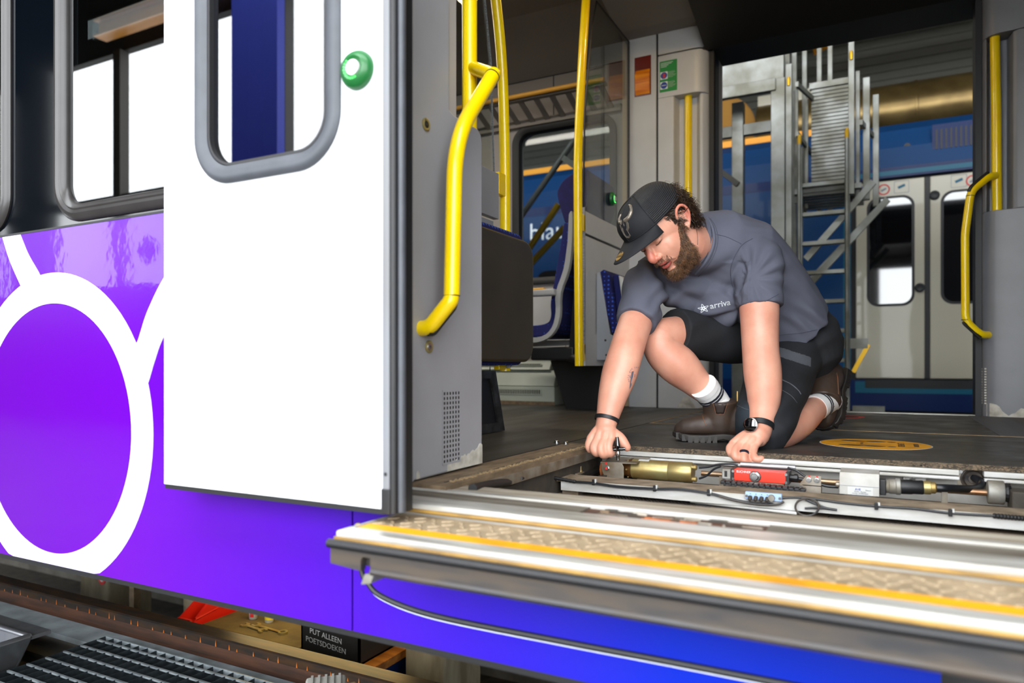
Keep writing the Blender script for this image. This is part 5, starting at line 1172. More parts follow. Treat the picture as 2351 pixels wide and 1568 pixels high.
# black crate with lettering and a rag
cx0, cx1, cy0, cy1, ch_ = -2.07, -1.775, 2.135, 2.42, 0.12
cr_ = thing('crate', 'black plastic crate with white handwriting on the bench', 'crate', ((cx0+cx1)/2, (cy0+cy1)/2, BZ))
for (a, b, c_, d_) in ((cx0, cx1, cy0, cy0+0.008), (cx0, cx1, cy1-0.008, cy1), (cx0, cx0+0.008, cy0, cy1), (cx1-0.008, cx1, cy0, cy1)):
    MB().box(a, b, c_, d_, BZ+0.0005, BZ+ch_).build('side', 'crate_black', cr_)
MB().box(cx0, cx1, cy0, cy1, BZ+0.0005, BZ+0.008).build('bottom', 'crate_black', cr_)
MB().tube([(cx0, cy0, BZ+ch_), (cx1, cy0, BZ+ch_), (cx1, cy1, BZ+ch_), (cx0, cy1, BZ+ch_)], 0.007, 8, closed=True).build('rim', 'crate_black', cr_, True)
text_mesh('lettering', 'PUT ALLEEN', ((cx0+cx1)/2-0.02, cy0-0.0002, BZ+0.085), (1,0,-0.1), (0,0,1), 0.030, 'label_white', cr_)
text_mesh('lettering', 'POETSDOEKEN', ((cx0+cx1)/2-0.02, cy0-0.0002, BZ+0.050), (1,0,-0.08), (0,0,1), 0.030, 'label_white', cr_)
me = bpy.data.meshes.new('rag'); bm = bmesh.new(); bmesh.ops.create_icosphere(bm, subdivisions=4, radius=1)
for v in bm.verts:
    n_ = noise.noise(v.co*2.2)*0.5+noise.noise(v.co*5)*0.25; p = v.co*(1+n_*0.7); v.co = Vector((p.x*0.075, p.y*0.06, p.z*0.04))+Vector((-1.86, 2.30, BZ+0.085))
bm.to_mesh(me); bm.free(); me.materials.append(M['cloth_yellow']); me.polygons.foreach_set('use_smooth', [True]*len(me.polygons))
o = link('rag', me); tag(o, 'crumpled yellow cleaning rag in the black crate', 'rag')
# concrete pillars and a steel strut in the pit
def pillar(x, w, y, label):
    t = thing('concrete_pillar', label, 'pillar', (x+w/2, y, -2.0))
    MB().box(x, x+w, y, y+0.28, -1.95, -0.50).build('shaft', 'concrete_pillar', t, bev=0.012)
    MB().box(x-0.03, x+w+0.03, y-0.03, y+0.31, -2.0, -1.95).build('footing', 'concrete', t)
pillar(-2.99, 0.20, 2.30, 'concrete pillar left of the red tool box in the pit')
p2x = onY(835, 1480, 2.32).x
pillar(max(p2x, -1.70), 0.19, 2.32, 'concrete pillar right of the black crate in the pit')
pillar(-4.3, 0.28, 2.6, 'dark concrete pillar at the left edge of the pit')
t = thing('steel_strut', 'thin upright steel strut in the dark pit', 'strut', (-3.35, 2.5, -2.0))
a = onY(310, 1390, 2.5)
MB().box(a.x-0.02, a.x+0.02, 2.48, 2.52, -1.99, -0.5).build('shaft', 'strip_beige', t)
MB().box(a.x-0.05, a.x+0.05, 2.45, 2.55, -2.0, -1.99).build('foot', 'steel_dark', t)
a = onY(205, 1345, 2.7)
o = MB().obox(a+Vector((-0.05, 0, -0.25)), (0.03, 0, 0.02), (0, 0.02, 0), (-0.22, 0, -0.40)).build('sloping_brace', 'concrete_pillar'); tag(o, 'sloping dark brace in the pit below the white ring', 'brace')
a = onY(235, 1330, 2.45); t = thing('hanging_tag', 'small red round tag hanging below the coach side', 'tag', a)
MB().lathe(a+Vector((0,0,0.0)), (0,-1,0), [(0, 0.030), (0.004, 0.030)], 20).build('disc', 'red_mark', t)
MB().lathe(a+Vector((0,-0.004,0)), (0,-1,0), [(0, 0.014), (0.001, 0.014)], 16).build('mark', 'label_white', t)
MB().tube([a+Vector((0, 0.002, 0.028)), a+Vector((0, 0.002, 0.30))], 0.002, 6).build('cord', 'rubber_black', t)
MB().box(-7.5, 3.2, 1.65, 4.2, -0.45, -0.20).build('underframe', 'pit_dark', bpy.data.objects['floor'])
# ================================================================== BEYOND THE COACH
# blue train on the next track
YT = 8.0
bt = thing('blue_train', 'blue train with cream doors on the next track', 'train', (0, YT+1, -0.6))
MB().box(-11, -0.33, YT, YT+2.6, 0.10, 2.10).build('side_panel', 'blue_train', bt)
MB().box(0.95, 7, YT, YT+2.6, 0.10, 2.10).build('side_panel', 'blue_train', bt)
MB().box(-0.33, 0.95, YT+0.06, YT+2.6, 0.10, 2.10).build('door_bay', 'rubber_black', bt)
MB().box(-11, 7, YT, YT+2.6, -0.20, 0.10).build('skirt_panel', 'blue_train_deep', bt)
MB().box(-11, 7, YT+0.2, YT+2.4, -0.60, -0.20).build('undergear', 'rubber_black', bt)
MB().box(-11, 7, YT-0.004, YT+2.6, 2.10, 2.20).build('cant_band', 'blue_train_deep', bt)
MB().box(-0.7, 7, YT-0.008, YT, 2.12, 2.165).build('cant_stripe', 'blue_train_cyan', bt)
MB().prism([(-11, YT+0.0, 2.20), (-11, YT+0.03, 2.40), (-11, YT+0.14, 2.60), (-11, YT+0.35, 2.72), (-11, YT+1.3, 2.80), (-11, YT+2.6, 2.20)], (18, 0, 0)).build('roof', 'blue_train', bt)
MB().box(-0.29, 0.73, YT-0.003, YT, -0.03, 0.085).build('cyan_stripe', 'blue_train_cyan', bt)
MB().box(-0.20, 0.73, YT-0.006, YT, 0.02, 0.10).build('step_recess', 'rubber_black', bt)
MB().box(-0.40, -0.33, YT-0.002, YT, 0.10, 2.10).build('edge_stripe', 'blue_train_cyan', bt)
def bdoor(x0, x1, wx0, wx1, knobx):
    d_ = MB().box(x0, x1, YT+0.01, YT+0.06, 0.115, 2.075).build('door_leaf', 'train_cream', bt, bev=0.01)
    MB().prism(rrect(((wx0+wx1)/2, YT+0.008, 1.375), (1,0,0), (0,0,1), wx1-wx0, 1.09, 0.11, 8), (0, 0.004, 0)).build('window_surround', 'rubber_black', d_)
    MB().prism(rrect(((wx0+wx1)/2, YT+0.006, 1.375), (1,0,0), (0,0,1), wx1-wx0-0.05, 1.04, 0.09, 8), (0, 0.003, 0)).build('pane', 'glass_black', d_)
    MB().lathe((knobx, YT+0.01, 1.0 if knobx < 0.33 else 1.885), (0,-1,0), [(0, 0.045), (0.015, 0.045), (0.02, 0.03), (0.016, 0.02)], 20).build('push_button', 'rubber_black', d_, True)
    return d_
dl = bdoor(-0.285, 0.318, -0.186, 0.233, 0.277); dr_ = bdoor(0.362, 0.93, 0.45, 0.86, 0.40)
MB().box(0.318, 0.362, YT+0.012, YT+0.05, 0.12, 2.07).build('door_seal', 'rubber_black', bt)
for cx_, m2, pd_ in ((-0.21, 'sign_blue', dl), (-0.035, 'sign_red', dl), (0.71, 'sign_red', dr_)):
    MB().frame([(cx_+0.055*math.cos(k*math.pi/12), YT+0.009, 1.99+0.055*math.sin(k*math.pi/12)) for k in range(24)], [(cx_+0.042*math.cos(k*math.pi/12), YT+0.009, 1.99+0.042*math.sin(k*math.pi/12)) for k in range(24)], (0, -0.002, 0)).build('door_pictogram', m2, pd_)
    MB().obox((cx_, YT+0.008, 1.99), (0.022, 0, 0.012), (0, 0.001, 0), (-0.004, 0, 0.008)).build('door_pictogram', m2 if m2 == 'sign_blue' else 'ink_grey', pd_)
for cx_, pd_ in ((0.12, dl), (0.60, dr_)):
    MB().frame(rrect((cx_, YT+0.009, 2.0), (1,0,0), (0,0,1), 0.13, 0.12, 0.01, 3), rrect((cx_, YT+0.009, 2.0), (1,0,0), (0,0,1), 0.122, 0.112, 0.008, 3), (0, -0.001, 0)).build('door_pictogram', 'ink_grey', pd_)
    MB().obox((cx_, YT+0.008, 2.005), (0.03, 0, 0.012), (0, 0.001, 0), (-0.004, 0, 0.012)).build('door_pictogram', 'blue_train_cyan', pd_)
gl = MB().box(0.38, 0.72, YT+0.02, YT+0.035, 2.27, 2.57).build('roof_grille', 'blue_train_deep', bt)
for k in range(8): MB().box(0.41+k*0.04, 0.425+k*0.04, YT+0.012, YT+0.02, 2.33, 2.52).build('grille_slot', 'rubber_black', gl)
MB().lathe((0.17, YT+0.05, 2.40), (0,-1,0), [(0, 0.03), (0.02, 0.03)], 14).build('vent', 'rubber_black', bt)
# windows and lettering on the part seen through the coach window
for x in (-6.3, -4.75, -3.2, -1.7): 
    MB().prism(rrect((x, YT-0.004, 1.10), (1,0,0), (0,0,1), 1.3, 0.62, 0.12, 6), (0, 0.006, 0)).build('window', 'glass_black', bt)
text_mesh('lettering', 'blauwnet', (-3.96, YT-0.001, 1.89), (1,0,0), (0,0,1), 0.31, 'livery_white', bt, align='LEFT')
MB().box(-4.14, -4.05, YT-0.002, YT, 1.76, 2.0).build('logo_bar', 'livery_white', bt)
# aluminium access platform with ladder
al_ = thing('access_platform', 'aluminium access ladder with railed platform between the trains', 'ladder', (-0.5, 6.5, -0.6))
def bx(name, m1, *a, bev=0): return MB().box(*a).build(name, m1, al_, bev=bev)
YL = 6.3
xL, xR = -0.635, -0.285
for x in (xL, xR):
    MB().box(x-0.018, x+0.018, YL-0.03, YL+0.03, -0.60, 2.03).build('ladder_stile', 'lad_alu', al_, bev=0.004)
    MB().tube(fillet([(x, YL-0.03, 0.0), (x, YL-0.09, 0.35), (x, YL-0.09, 2.05), (x, YL-0.02, 2.10)], 0.05), 0.014, 10).build('handrail', 'lad_alu', al_, True)
    MB().lathe((x, YL-0.085, 2.03), (0,0.3,1), [(0, 0.016), (0.06, 0.017), (0.09, 0.012)], 10).build('rail_cap', 'lad_cap', al_, True)
for k in range(10):
    z = 1.71-k*0.2375
    MB().box(xL+0.018, xR-0.018, YL-0.035, YL+0.035, z-0.016, z+0.016).build('rung', 'lad_alu', al_, bev=0.003)
# platform deck and guard panel
bx('deck', 'lad_alu', xL-0.05, xR+0.10, YL+0.03, YL+0.75, 1.66, 1.70)
for k in range(6): bx('deck_rib', 'lad_alu', xL, xR+0.05, YL+0.06+k*0.11, YL+0.10+k*0.11, 1.64, 1.66)
gp_ = bx('guard_panel', 'steel_dark', -0.585, -0.262, YL+0.40, YL+0.42, 1.78, 2.64)
for k in range(26): 
    o = MB().box(-0.585, -0.262, YL+0.385, YL+0.40, 1.80+k*0.032, 1.823+k*0.032).build('guard_slat', 'lad_alu', gp_)
bx('guard_top', 'lad_alu', -0.60, -0.25, YL+0.37, YL+0.43, 2.63, 2.68)
for x, y, z1, w_ in ((-0.255, YL-0.02, 2.86, 0.022), (-0.215, YL+0.12, 2.62, 0.016), (-0.155, YL+0.25, 2.60, 0.026), (-0.09, YL+0.55, 2.55, 0.024), (-0.72, YL-0.02, 2.72, 0.024), (-0.68, YL+0.12, 2.55, 0.016), (-0.625, YL+0.38, 2.55, 0.016), (-0.73, YL+0.45, 3.1, 0.02), (-0.66, YL+0.60, 3.1, 0.02), (-0.55, YL+0.75, 3.2, 0.02), (-0.46, YL+0.75, 3.2, 0.02)):
    bx('guard_post', 'lad_alu', x-w_, x+w_, y-w_, y+w_, 1.60 if x > -0.7 else 0.6, z1, bev=0.004)
for x, y, z in ((-0.255, YL-0.045, 2.70), (-0.72, YL-0.045, 2.58)):
    MB().lathe((x, y, z), (0,0,1), [(-0.04, 0.012), (0, 0.016), (0.03, 0.010)], 10).build('rail_cap', 'lad_cap', al_, True)
for a_, b_ in (((-0.66, YL-0.02, 2.55), (-0.50, YL+0.75, 2.55)), ((-0.66, YL, 2.15), (-0.60, YL+0.75, 2.15)), ((-0.19, YL+0.1, 2.2), (-0.1, YL+0.6, 2.2))):
    a_ = Vector(a_); b_ = Vector(b_); MB().obox((a_+b_)/2, (b_-a_)/2, (0.012,0,0), (0,0,0.02)).build('guard_rail', 'lad_alu', al_)
for a_, b_ in (((-0.60, YL+0.06, 1.12), (-0.10, YL+0.06, 1.70)), ((-0.58, YL+0.30, 0.95), (0.0, YL+0.30, 1.60)), ((-0.62, YL+0.65, 1.0), (-0.05, YL+0.65, 1.62))):
    a_ = Vector(a_); b_ = Vector(b_); MB().obox((a_+b_)/2, (b_-a_)/2, (0,0.02,0), Vector((-0.018,0,0.018))).build('brace', 'lad_alu', al_)
bx('stabiliser', 'lad_alu', -0.66, -0.14, YL+0.04, YL+0.10, 0.38, 0.46)
bx('stabiliser_foot', 'lad_alu', -0.25, -0.02, YL+0.02, YL+0.10, -0.16, -0.08)
MB().obox((-0.19, YL+0.07, 0.30), (0.055, 0, 0.11), (0, 0.02, 0), (0.014, 0, -0.008)).build('stabiliser_arm', 'lad_cap', al_)
bx('warning_mark', 'red_mark', -0.49, -0.43, YL+0.035, YL+0.04, 0.41, 0.43)
# gantry frame left of the ladder
ga = thing('access_gantry', 'tall aluminium gantry frame left of the ladder', 'gantry', (-1.0, 6.5, -0.6))
def gx(name, *a): return MB().box(*a).build(name, 'lad_alu', ga, bev=0.005)
gx('beam', -1.5, -0.76, 6.28, 6.36, 2.62, 2.92); gx('beam_flange', -1.5, -0.82, 6.24, 6.30, 2.52, 2.62)
gx('post', -0.86, -0.75, 6.26, 6.36, -0.6, 2.62); gx('post', -1.42, -1.37, 6.24, 6.30, -0.6, 2.52)
gx('post', -1.24, -1.14, 6.60, 6.70, -0.6, 2.60); gx('cross_beam', -1.42, -0.8, 6.62, 6.68, 2.30, 2.40)
MB().obox((-1.34, 6.6, 2.0), (0.16, 0, -0.14), (0, 0.02, 0), (0.015, 0, 0.017)).build('diagonal', 'hall_steel', ga)
gx('post', -0.80, -0.74, 6.5, 6.56, -0.6, 3.05)
gx('base', -1.5, -0.7, 6.2, 6.75, -0.60, -0.55)
# ventilation duct, hose reel, pipe behind
du = thing('ventilation_duct', 'long round metal ventilation duct above the blue train', 'duct', (0, 9.2, 3.0))
MB().tube([(-1.5, 9.9, 3.32), (7, 9.9, 3.32)], 0.34, 24).build('pipe', 'duct', du, True)
for x in range(-1, 7, 1): MB().lathe((x+0.3, 9.9, 3.32), (1,0,0), [(-0.02, 0.345), (0, 0.352), (0.02, 0.345)], 24).build('seam', 'duct', du, True)
MB().box(-1.50, -0.85, 9.75, 10.2, 3.0, 3.75).build('fan_box', 'train_cream', du)
for x in (-1.2, 2.5, 6): MB().box(x-0.03, x+0.03, 9.85, 9.95, 3.6, 6.0).build('hanger', 'hall_steel', du)
br_ = thing('brush_roller', 'upright brown bristle brush beside the duct', 'brush', (-1.95, 9.6, 2.9))
MB().lathe((-1.95, 9.6, 3.30), (0.3,-1,0), [(0, 0.36), (0.05, 0.42), (0.20, 0.42), (0.25, 0.36)], 32).build('bristles', 'brush', br_, True)
MB().box(-2.0, -1.9, 9.55, 9.65, 3.2, 6.0).build('arm', 'hall_steel', br_)
t = thing('crane_hook', 'yellow crane hook block hanging under the depot roof', 'crane', (-0.6, 9.5, 3.9))
MB().prism([(-0.85, 9.3, 4.55), (-0.25, 9.3, 4.75), (-0.25, 9.3, 4.62), (-0.65, 9.3, 4.10), (-0.8, 9.3, 4.05)], (0, 0.2, 0)).build('block', 'crane_orange', t)
MB().tube([(-0.55, 9.4, 4.6), (-0.55, 9.4, 6.0)], 0.03, 8).build('chain', 'hall_steel', t)
o = MB().box(-6, -0.4, 8.60, 8.68, 2.80, 2.87).build('roof_pipe', 'crane_orange'); tag(o, 'orange pipe running along the roof of the blue train', 'pipe')
t = thing('catwalk', 'dark overhead catwalk above the blue train', 'catwalk', (0, 8.7, 3.9))
MB().box(-8, 7, 8.7, 9.1, 4.0, 4.06).build('deck', 'hall_steel', t)
for z in (4.4, 4.75): MB().tube([(-8, 8.72, z), (7, 8.72, z)], 0.02, 8).build('guard_rail', 'galv_dark', t, True)
for x in range(-8, 8, 2): MB().box(x-0.02, x+0.02, 8.7, 8.74, 4.06, 5.6).build('hanger', 'galv_dark', t)
# sloping braces of a scaffold trestle seen through the coach window
tr_ = thing('trestle', 'aluminium trestle with sloping braces outside the far coach window', 'trestle', (-2.6, 5.6, -0.6))
pA_, pB_ = onY(1215, 470, 5.5), onY(1320, 320, 5.5); dv = pB_-pA_
MB().tube([pA_-dv*(pA_.z+0.6)/dv.z, pB_+dv*0.4], 0.025, 10).build('sloping_pole', 'lad_alu', tr_, True)
e0_, e1_ = onY(1290, 360, 5.5), onY(1345, 400, 5.5)
MB().obox((e0_+e1_)/2, (e1_-e0_)/2, (0,0.02,0), (0.012,0,0.02)).build('arm', 'lad_alu', tr_)
for i, (a_, b_) in enumerate((((1205, 620), (1275, 545)), ((1195, 600), (1262, 500)))):
    q0, q1 = onY(*a_, 5.56), onY(*b_, 5.56); dv = q1-q0
    MB().tube([q0-dv*(q0.z+0.6)/dv.z, q1+dv*0.3], 0.028, 10).build('brace', 'lad_cap', tr_, True)
MB().box(-4.6, -2.2, 5.45, 5.62, -0.6, -0.55).build('base', 'lad_alu', tr_)
# pit lamp over the bench, plus lamps added to brighten saloon and vestibule
def lamp(name, label, c, size, mt, energy, color, sx, sy, rot=(0,0,0)):
    t = thing(name, label, 'lamp', c)
    MB().box(c[0]-sx/2-0.01, c[0]+sx/2+0.01, c[1]-sy/2-0.01, c[1]+sy/2+0.01, c[2], c[2]+0.02).build('housing', 'hall_steel', t)
    MB().box(c[0]-sx/2, c[0]+sx/2, c[1]-sy/2, c[1]+sy/2, c[2]-0.006, c[2]).build('diffuser', mt, t)
    d = bpy.data.lights.new(name, 'AREA'); d.shape = 'RECTANGLE'; d.size = sx; d.size_y = sy; d.energy = energy; d.color = color
    o = bpy.data.objects.new(name+'_light', d); COL.objects.link(o); o.parent = t; o.location = (0, 0, -0.012); return t
mat('lamp_warm', rgb(255,214,140), 0.5, emis=(1.0,0.75,0.35,1), estr=3)
lamp('pit_lamp', 'warm strip lamp under the coach above the pit bench', (-2.1, 2.25, -0.48), 0, 'lamp_warm', 2.2, (1.0, 0.74, 0.30), 0.9, 0.08)
mat('lamp_white', rgb(250,246,236), 0.5, emis=(1.0,0.93,0.82,1), estr=2)
lamp('saloon_fill', 'added ceiling strip light brightening the saloon beyond the glass partition', (-3.2, 2.65, 2.278), 0, 'lamp_white', 26.0, (1.0, 0.92, 0.80), 3.2, 0.14)  # strip light added to lift the dark saloon
lamp('vestibule_fill', 'small added warm light for the glow above the far door column', (-0.72, 3.25, 2.196), 0, 'lamp_warm', 3.0, (1.0, 0.66, 0.26), 0.16, 0.06)  # added source for the warm glow on bulkhead and column cap
# ================================================================== THE KNEELING MAN
from mathutils.bvhtree import BVHTree
def skinmat(name, c1, c2, rough=0.42):
    m = mat(name, c1, rough, col2=c2, scale=14, lo=0.3, hi=0.75, bump=0.2, bscale=420, sss=0.12, detail=6)
    return m
skinmat('skin', rgb(224,166,142), rgb(206,140,116))
skinmat('skin_red', rgb(214,134,112), rgb(196,112,92))
skinmat('skin_beard', rgb(128,88,66), rgb(96,64,46), 0.6)
skinmat('lip', rgb(186,98,88), rgb(170,84,76), 0.35)
mat('hair', rgb(40,28,19), 0.45, col2=rgb(66,46,30), scale=40)
mat('scalp', rgb(44,31,22), 0.7)
mat('beard', rgb(66,45,30), 0.5, col2=rgb(126,88,56), scale=60)
mat('brow', rgb(52,36,26), 0.6)
mat('shirt', rgb(92,94,108), 0.9, col2=rgb(84,86,100), scale=7, bump=0.25, bscale=420)
mat('shirt_seam', rgb(72,74,88), 0.9)
mat('short_black', rgb(22,23,26), 0.85, col2=rgb(30,31,36), scale=8, bump=0.3, bscale=300)
mat('short_grey', rgb(84,86,92), 0.8, bump=0.2, bscale=300)
mat('short_pad', rgb(24,34,42), 0.8, bump=0.2, bscale=300)
mat('leather', rgb(70,54,44), 0.42, col2=rgb(52,39,32), scale=14, rvar=0.25, bump=0.25, bscale=60)
mat('leather_dark', rgb(44,33,29), 0.6, bump=0.3, bscale=300, stretch=(8,1,1))
mat('sole', rgb(30,27,26), 0.55, col2=rgb(44,39,34), scale=20)
mat('stitch', rgb(130,84,54), 0.7)
mat('sock', rgb(232,230,228), 0.95, bump=0.5, bscale=500)
mat('sock_stripe', rgb(30,32,44), 0.95)
mat('cap_black', rgb(22,23,27), 0.8, col2=rgb(30,31,36), scale=8, bump=0.2, bscale=500)
mat('cap_silver', rgb(150,140,128), 0.4, 0.6, bump=0.35, bscale=130)
mat('gold', rgb(178,140,70), 0.4, 0.4)
mat('band_black', rgb(24,25,28), 0.5)
mat('ring_blue', rgb(14,28,46), 0.4)
mat('ink_tattoo', rgb(92,96,110), 0.6)
m = mat('cap_mesh', rgb(18,18,20), 0.7)
nt = m.node_tree; b = nt.nodes['Principled BSDF']; tc = nt.nodes.new('ShaderNodeTexCoord'); wv = nt.nodes.new('ShaderNodeTexWave'); wv.inputs['Scale'].default_value = 1.0
uvn = nt.nodes.new('ShaderNodeUVMap'); uvn.uv_map = 'cap'
mpp = nt.nodes.new('ShaderNodeMapping'); nt.links.new(uvn.outputs[0], mpp.inputs[0]); nt.links.new(mpp.outputs[0], wv.inputs['Vector']); mpp.inputs['Scale'].default_value = (1, 8.5, 1); wv.bands_direction = 'Y'
cr_ = nt.nodes.new('ShaderNodeMix'); cr_.data_type = 'RGBA'; cr_.inputs[6].default_value = rgb(6,6,7); cr_.inputs[7].default_value = rgb(46,46,50); nt.links.new(wv.outputs['Fac'], cr_.inputs[0]); nt.links.new(cr_.outputs[2], b.inputs['Base Color'])
bpn = nt.nodes.new('ShaderNodeBump'); bpn.inputs['Strength'].default_value = 0.9; bpn.inputs['Distance'].default_value = 0.002; nt.links.new(wv.outputs['Fac'], bpn.inputs['Height']); nt.links.new(bpn.outputs[0], b.inputs['Normal'])

man = thing('person', 'man in grey T-shirt, black shorts and black cap kneeling over the ramp bay', 'person', (-0.40, 2.25, 0.0))
def limb(mb, pts, radii, n=44, sub=6, flat=(False, False)):
    """closed tapering tube through points with rounded ends"""
    P = [Vector(p) for p in pts]; R = list(radii)
    Q = bez([(r, 0, 0) for r in R], sub); C_ = bez(P, sub)
    rad = [max(q.x, 0.0015) for q in Q]
    pre, prer, post, postr = [], [], [], []
    d0 = (C_[0]-C_[1]).normalized(); d1 = (C_[-1]-C_[-2]).normalized()
    for k in (3, 2, 1):
        a = k/3.2*math.pi/2
        if not flat[0]: pre.append(C_[0]+d0*rad[0]*math.sin(a)); prer.append(rad[0]*math.cos(a))
    for k in (1, 2, 3):
        a = k/3.2*math.pi/2
        if not flat[1]: post.append(C_[-1]+d1*rad[-1]*math.sin(a)); postr.append(rad[-1]*math.cos(a))
    mb.tube(pre+C_+post, prer+rad+postr, n); return mb
def ell(mb, c, ax, ay, az, n=26):
    """ellipsoid from three half-axis vectors"""
    c = Vector(c); ax, ay, az = Vector(ax), Vector(ay), Vector(az); rings = []
    for i in range(1, n):
        th = math.pi*i/n; z = math.cos(th); r = math.sin(th)
        rings.append([c+az*z+(ax*math.cos(2*math.pi*k/40)+ay*math.sin(2*math.pi*k/40))*r for k in range(40)])
    return mb.loft(rings)
def remesh(mb, voxel, it=4, fac=0.5):
    me = mb.mesh('tmp'); o = bpy.data.objects.new('tmp', me); COL.objects.link(o)
    r = o.modifiers.new('r', 'REMESH'); r.mode = 'VOXEL'; r.voxel_size = voxel
    if it: s = o.modifiers.new('s', 'SMOOTH'); s.factor = fac; s.iterations = it
    out = bpy.data.meshes.new_from_object(o.evaluated_get(bpy.context.evaluated_depsgraph_get()))
    bpy.data.objects.remove(o); bpy.data.meshes.remove(me)
    out.polygons.foreach_set('use_smooth', [True]*len(out.polygons)); return out
def vco(me):
    a = np.empty(len(me.vertices)*3); me.vertices.foreach_get('co', a); return a.reshape(-1, 3)
def vno(me):
    a = np.empty(len(me.vertices)*3); me.vertices.foreach_get('normal', a); return a.reshape(-1, 3)
def setco(me, a): me.vertices.foreach_set('co', a.ravel()); me.update()
def put(me, name, mats, parent=None):
    me.name = name; me.materials.clear()
    for m_ in mats: me.materials.append(M[m_])
    return link(name, me, parent or man)
def topix(a):
    """world points to photo pixels and depth (numpy)"""
    d = -SN*a[:, 0]+CS*a[:, 1]; r = CS*a[:, 0]+SN*a[:, 1]
    return CXP+FPX*r/d, HYP-FPX*(a[:, 2]-CAMH)/d, d
def bvh_of(me): 
    return BVHTree.FromPolygons([v.co for v in me.vertices], [p.vertices for p in me.polygons])
W = atD
# ---- head frame
HC = W(1521, 527, 2.15)
hf = cdir(-0.50, -0.72, 0.48); hu = cdir(-0.70, 0.667, 0.27); hu = (hu-hf*hu.dot(hf)).normalized(); hl = hu.cross(hf).normalized()
def H(f, l, u): return HC+hf*f+hl*l+hu*u
# ---- body: one continuous skin
sk_ = MB()
# right arm (left in the photo)
RSh, REl, RWr = W(1492, 642, 2.33), W(1433, 822, 2.11), W(1392, 972, 2.055)
limb(sk_, [W(1500, 640, 2.345), W(1470, 712, 2.235), W(1449, 770, 2.16), REl, W(1421, 862, 2.10), W(1406, 912, 2.08), RWr, W(1390, 990, 2.045)], [0.036, 0.0505, 0.0505, 0.0510, 0.0515, 0.042, 0.0300, 0.031])
# left arm (right in the photo)
LSh, LEl, LWr = W(1733, 598, 2.24), W(1746, 803, 2.16), W(1746, 980, 2.055)
limb(sk_, [LSh, W(1742, 690, 2.20), W(1744, 745, 2.18), LEl, W(1751, 858, 2.135), W(1754, 915, 2.10), LWr, W(1738, 1000, 2.04)], [0.045, 0.058, 0.056, 0.0535, 0.0545, 0.047, 0.034, 0.034])
ell(sk_, W(1768, 790, 2.15), CR*0.025, CT*0.022, CU*0.035)
def finger(pts, r0):
    limb(sk_, [W(*p) for p in pts], [r0, r0*0.98, r0*1.02, r0*0.92, r0*0.8][:len(pts)], 14, 4)
# right hand around the key
mcp = [(1356, 1007, 2.035), (1371, 1011, 2.02), (1387, 1012, 2.012), (1403, 1006, 2.012)]
wr = [(1380, 982, 2.055), (1386, 980, 2.05), (1393, 980, 2.045), (1401, 982, 2.045)]
for a, b in zip(wr, mcp): limb(sk_, [W(*a), W((a[0]+b[0])/2, (a[1]+b[1])/2-1, (a[2]+b[2])/2-0.003), W(*b)], [0.0165, 0.0150, 0.0125], 14, 4)
finger([(1356, 1007, 2.035), (1351, 1021, 2.022), (1355, 1032, 2.02), (1366, 1033, 2.035), (1374, 1026, 2.045)], 0.0108)
finger([(1371, 1011, 2.02), (1363, 1027, 2.004), (1368, 1039, 2.004), (1379, 1039, 2.022), (1387, 1031, 2.036)], 0.0118)
finger([(1387, 1012, 2.012), (1379, 1029, 1.994), (1384, 1043, 1.996), (1395, 1042, 2.018), (1401, 1033, 2.034)], 0.0122)
finger([(1402, 1006, 2.014), (1397, 1025, 1.996), (1400, 1041, 1.998), (1406, 1038, 2.016), (1408, 1031, 2.03)], 0.0118)
finger([(1398, 985, 2.045), (1412, 996, 2.032), (1424, 1006, 2.020), (1433, 1018, 2.012), (1439, 1027, 2.010)], 0.0150)
# left hand over the edge of the floor
mcp = [(1683, 1019, 2.030), (1698, 1022, 2.018), (1716, 1024, 2.010), (1734, 1021, 2.012)]
wr = [(1729, 993, 2.055), (1736, 994, 2.048), (1744, 995, 2.042), (1752, 995, 2.042)]
for a, b in zip(wr, mcp): limb(sk_, [W(*a), W((a[0]+b[0])/2, (a[1]+b[1])/2-2, (a[2]+b[2])/2-0.004), W(*b)], [0.0175, 0.0165, 0.0130], 14, 4)
finger([(1683, 1019, 2.030), (1675, 1029, 2.012), (1678, 1040, 2.000), (1686, 1046, 2.002), (1692, 1048, 2.004)], 0.0112)
finger([(1698, 1022, 2.018), (1687, 1036, 1.995), (1689, 1049, 1.985), (1698, 1054, 1.988), (1705, 1054, 1.992)], 0.0120)
finger([(1716, 1024, 2.010), (1708, 1042, 1.985), (1708, 1056, 1.975), (1715, 1060, 1.978), (1723, 1059, 1.985)], 0.0124)
finger([(1734, 1021, 2.012), (1730, 1037, 1.990), (1732, 1051, 1.974), (1740, 1055, 1.967), (1748, 1053, 1.964)], 0.0112)
# neck, core, legs
limb(sk_, [H(-0.02, 0, -0.03), H(-0.035, 0.0, -0.10), W(1612, 568, 2.27), W(1650, 620, 2.34)], [0.058, 0.060, 0.064, 0.075])
limb(sk_, [W(1640, 610, 2.35), W(1720, 690, 2.45), W(1800, 770, 2.50)], [0.09, 0.10, 0.10])
limb(sk_, [LSh, W(1640, 610, 2.35), RSh], [0.04, 0.06, 0.04])
# right leg, knee forward
limb(sk_, [W(1790, 770, 2.5), W(1640, 768, 2.38), W(1530, 768, 2.27), W(1514, 786, 2.25), W(1526, 812, 2.25), W(1560, 842, 2.255), W(1600, 880, 2.265), W(1640, 920, 2.265), W(1650, 960, 2.27)], [0.07, 0.066, 0.054, 0.052, 0.058, 0.062, 0.047, 0.036, 0.036])
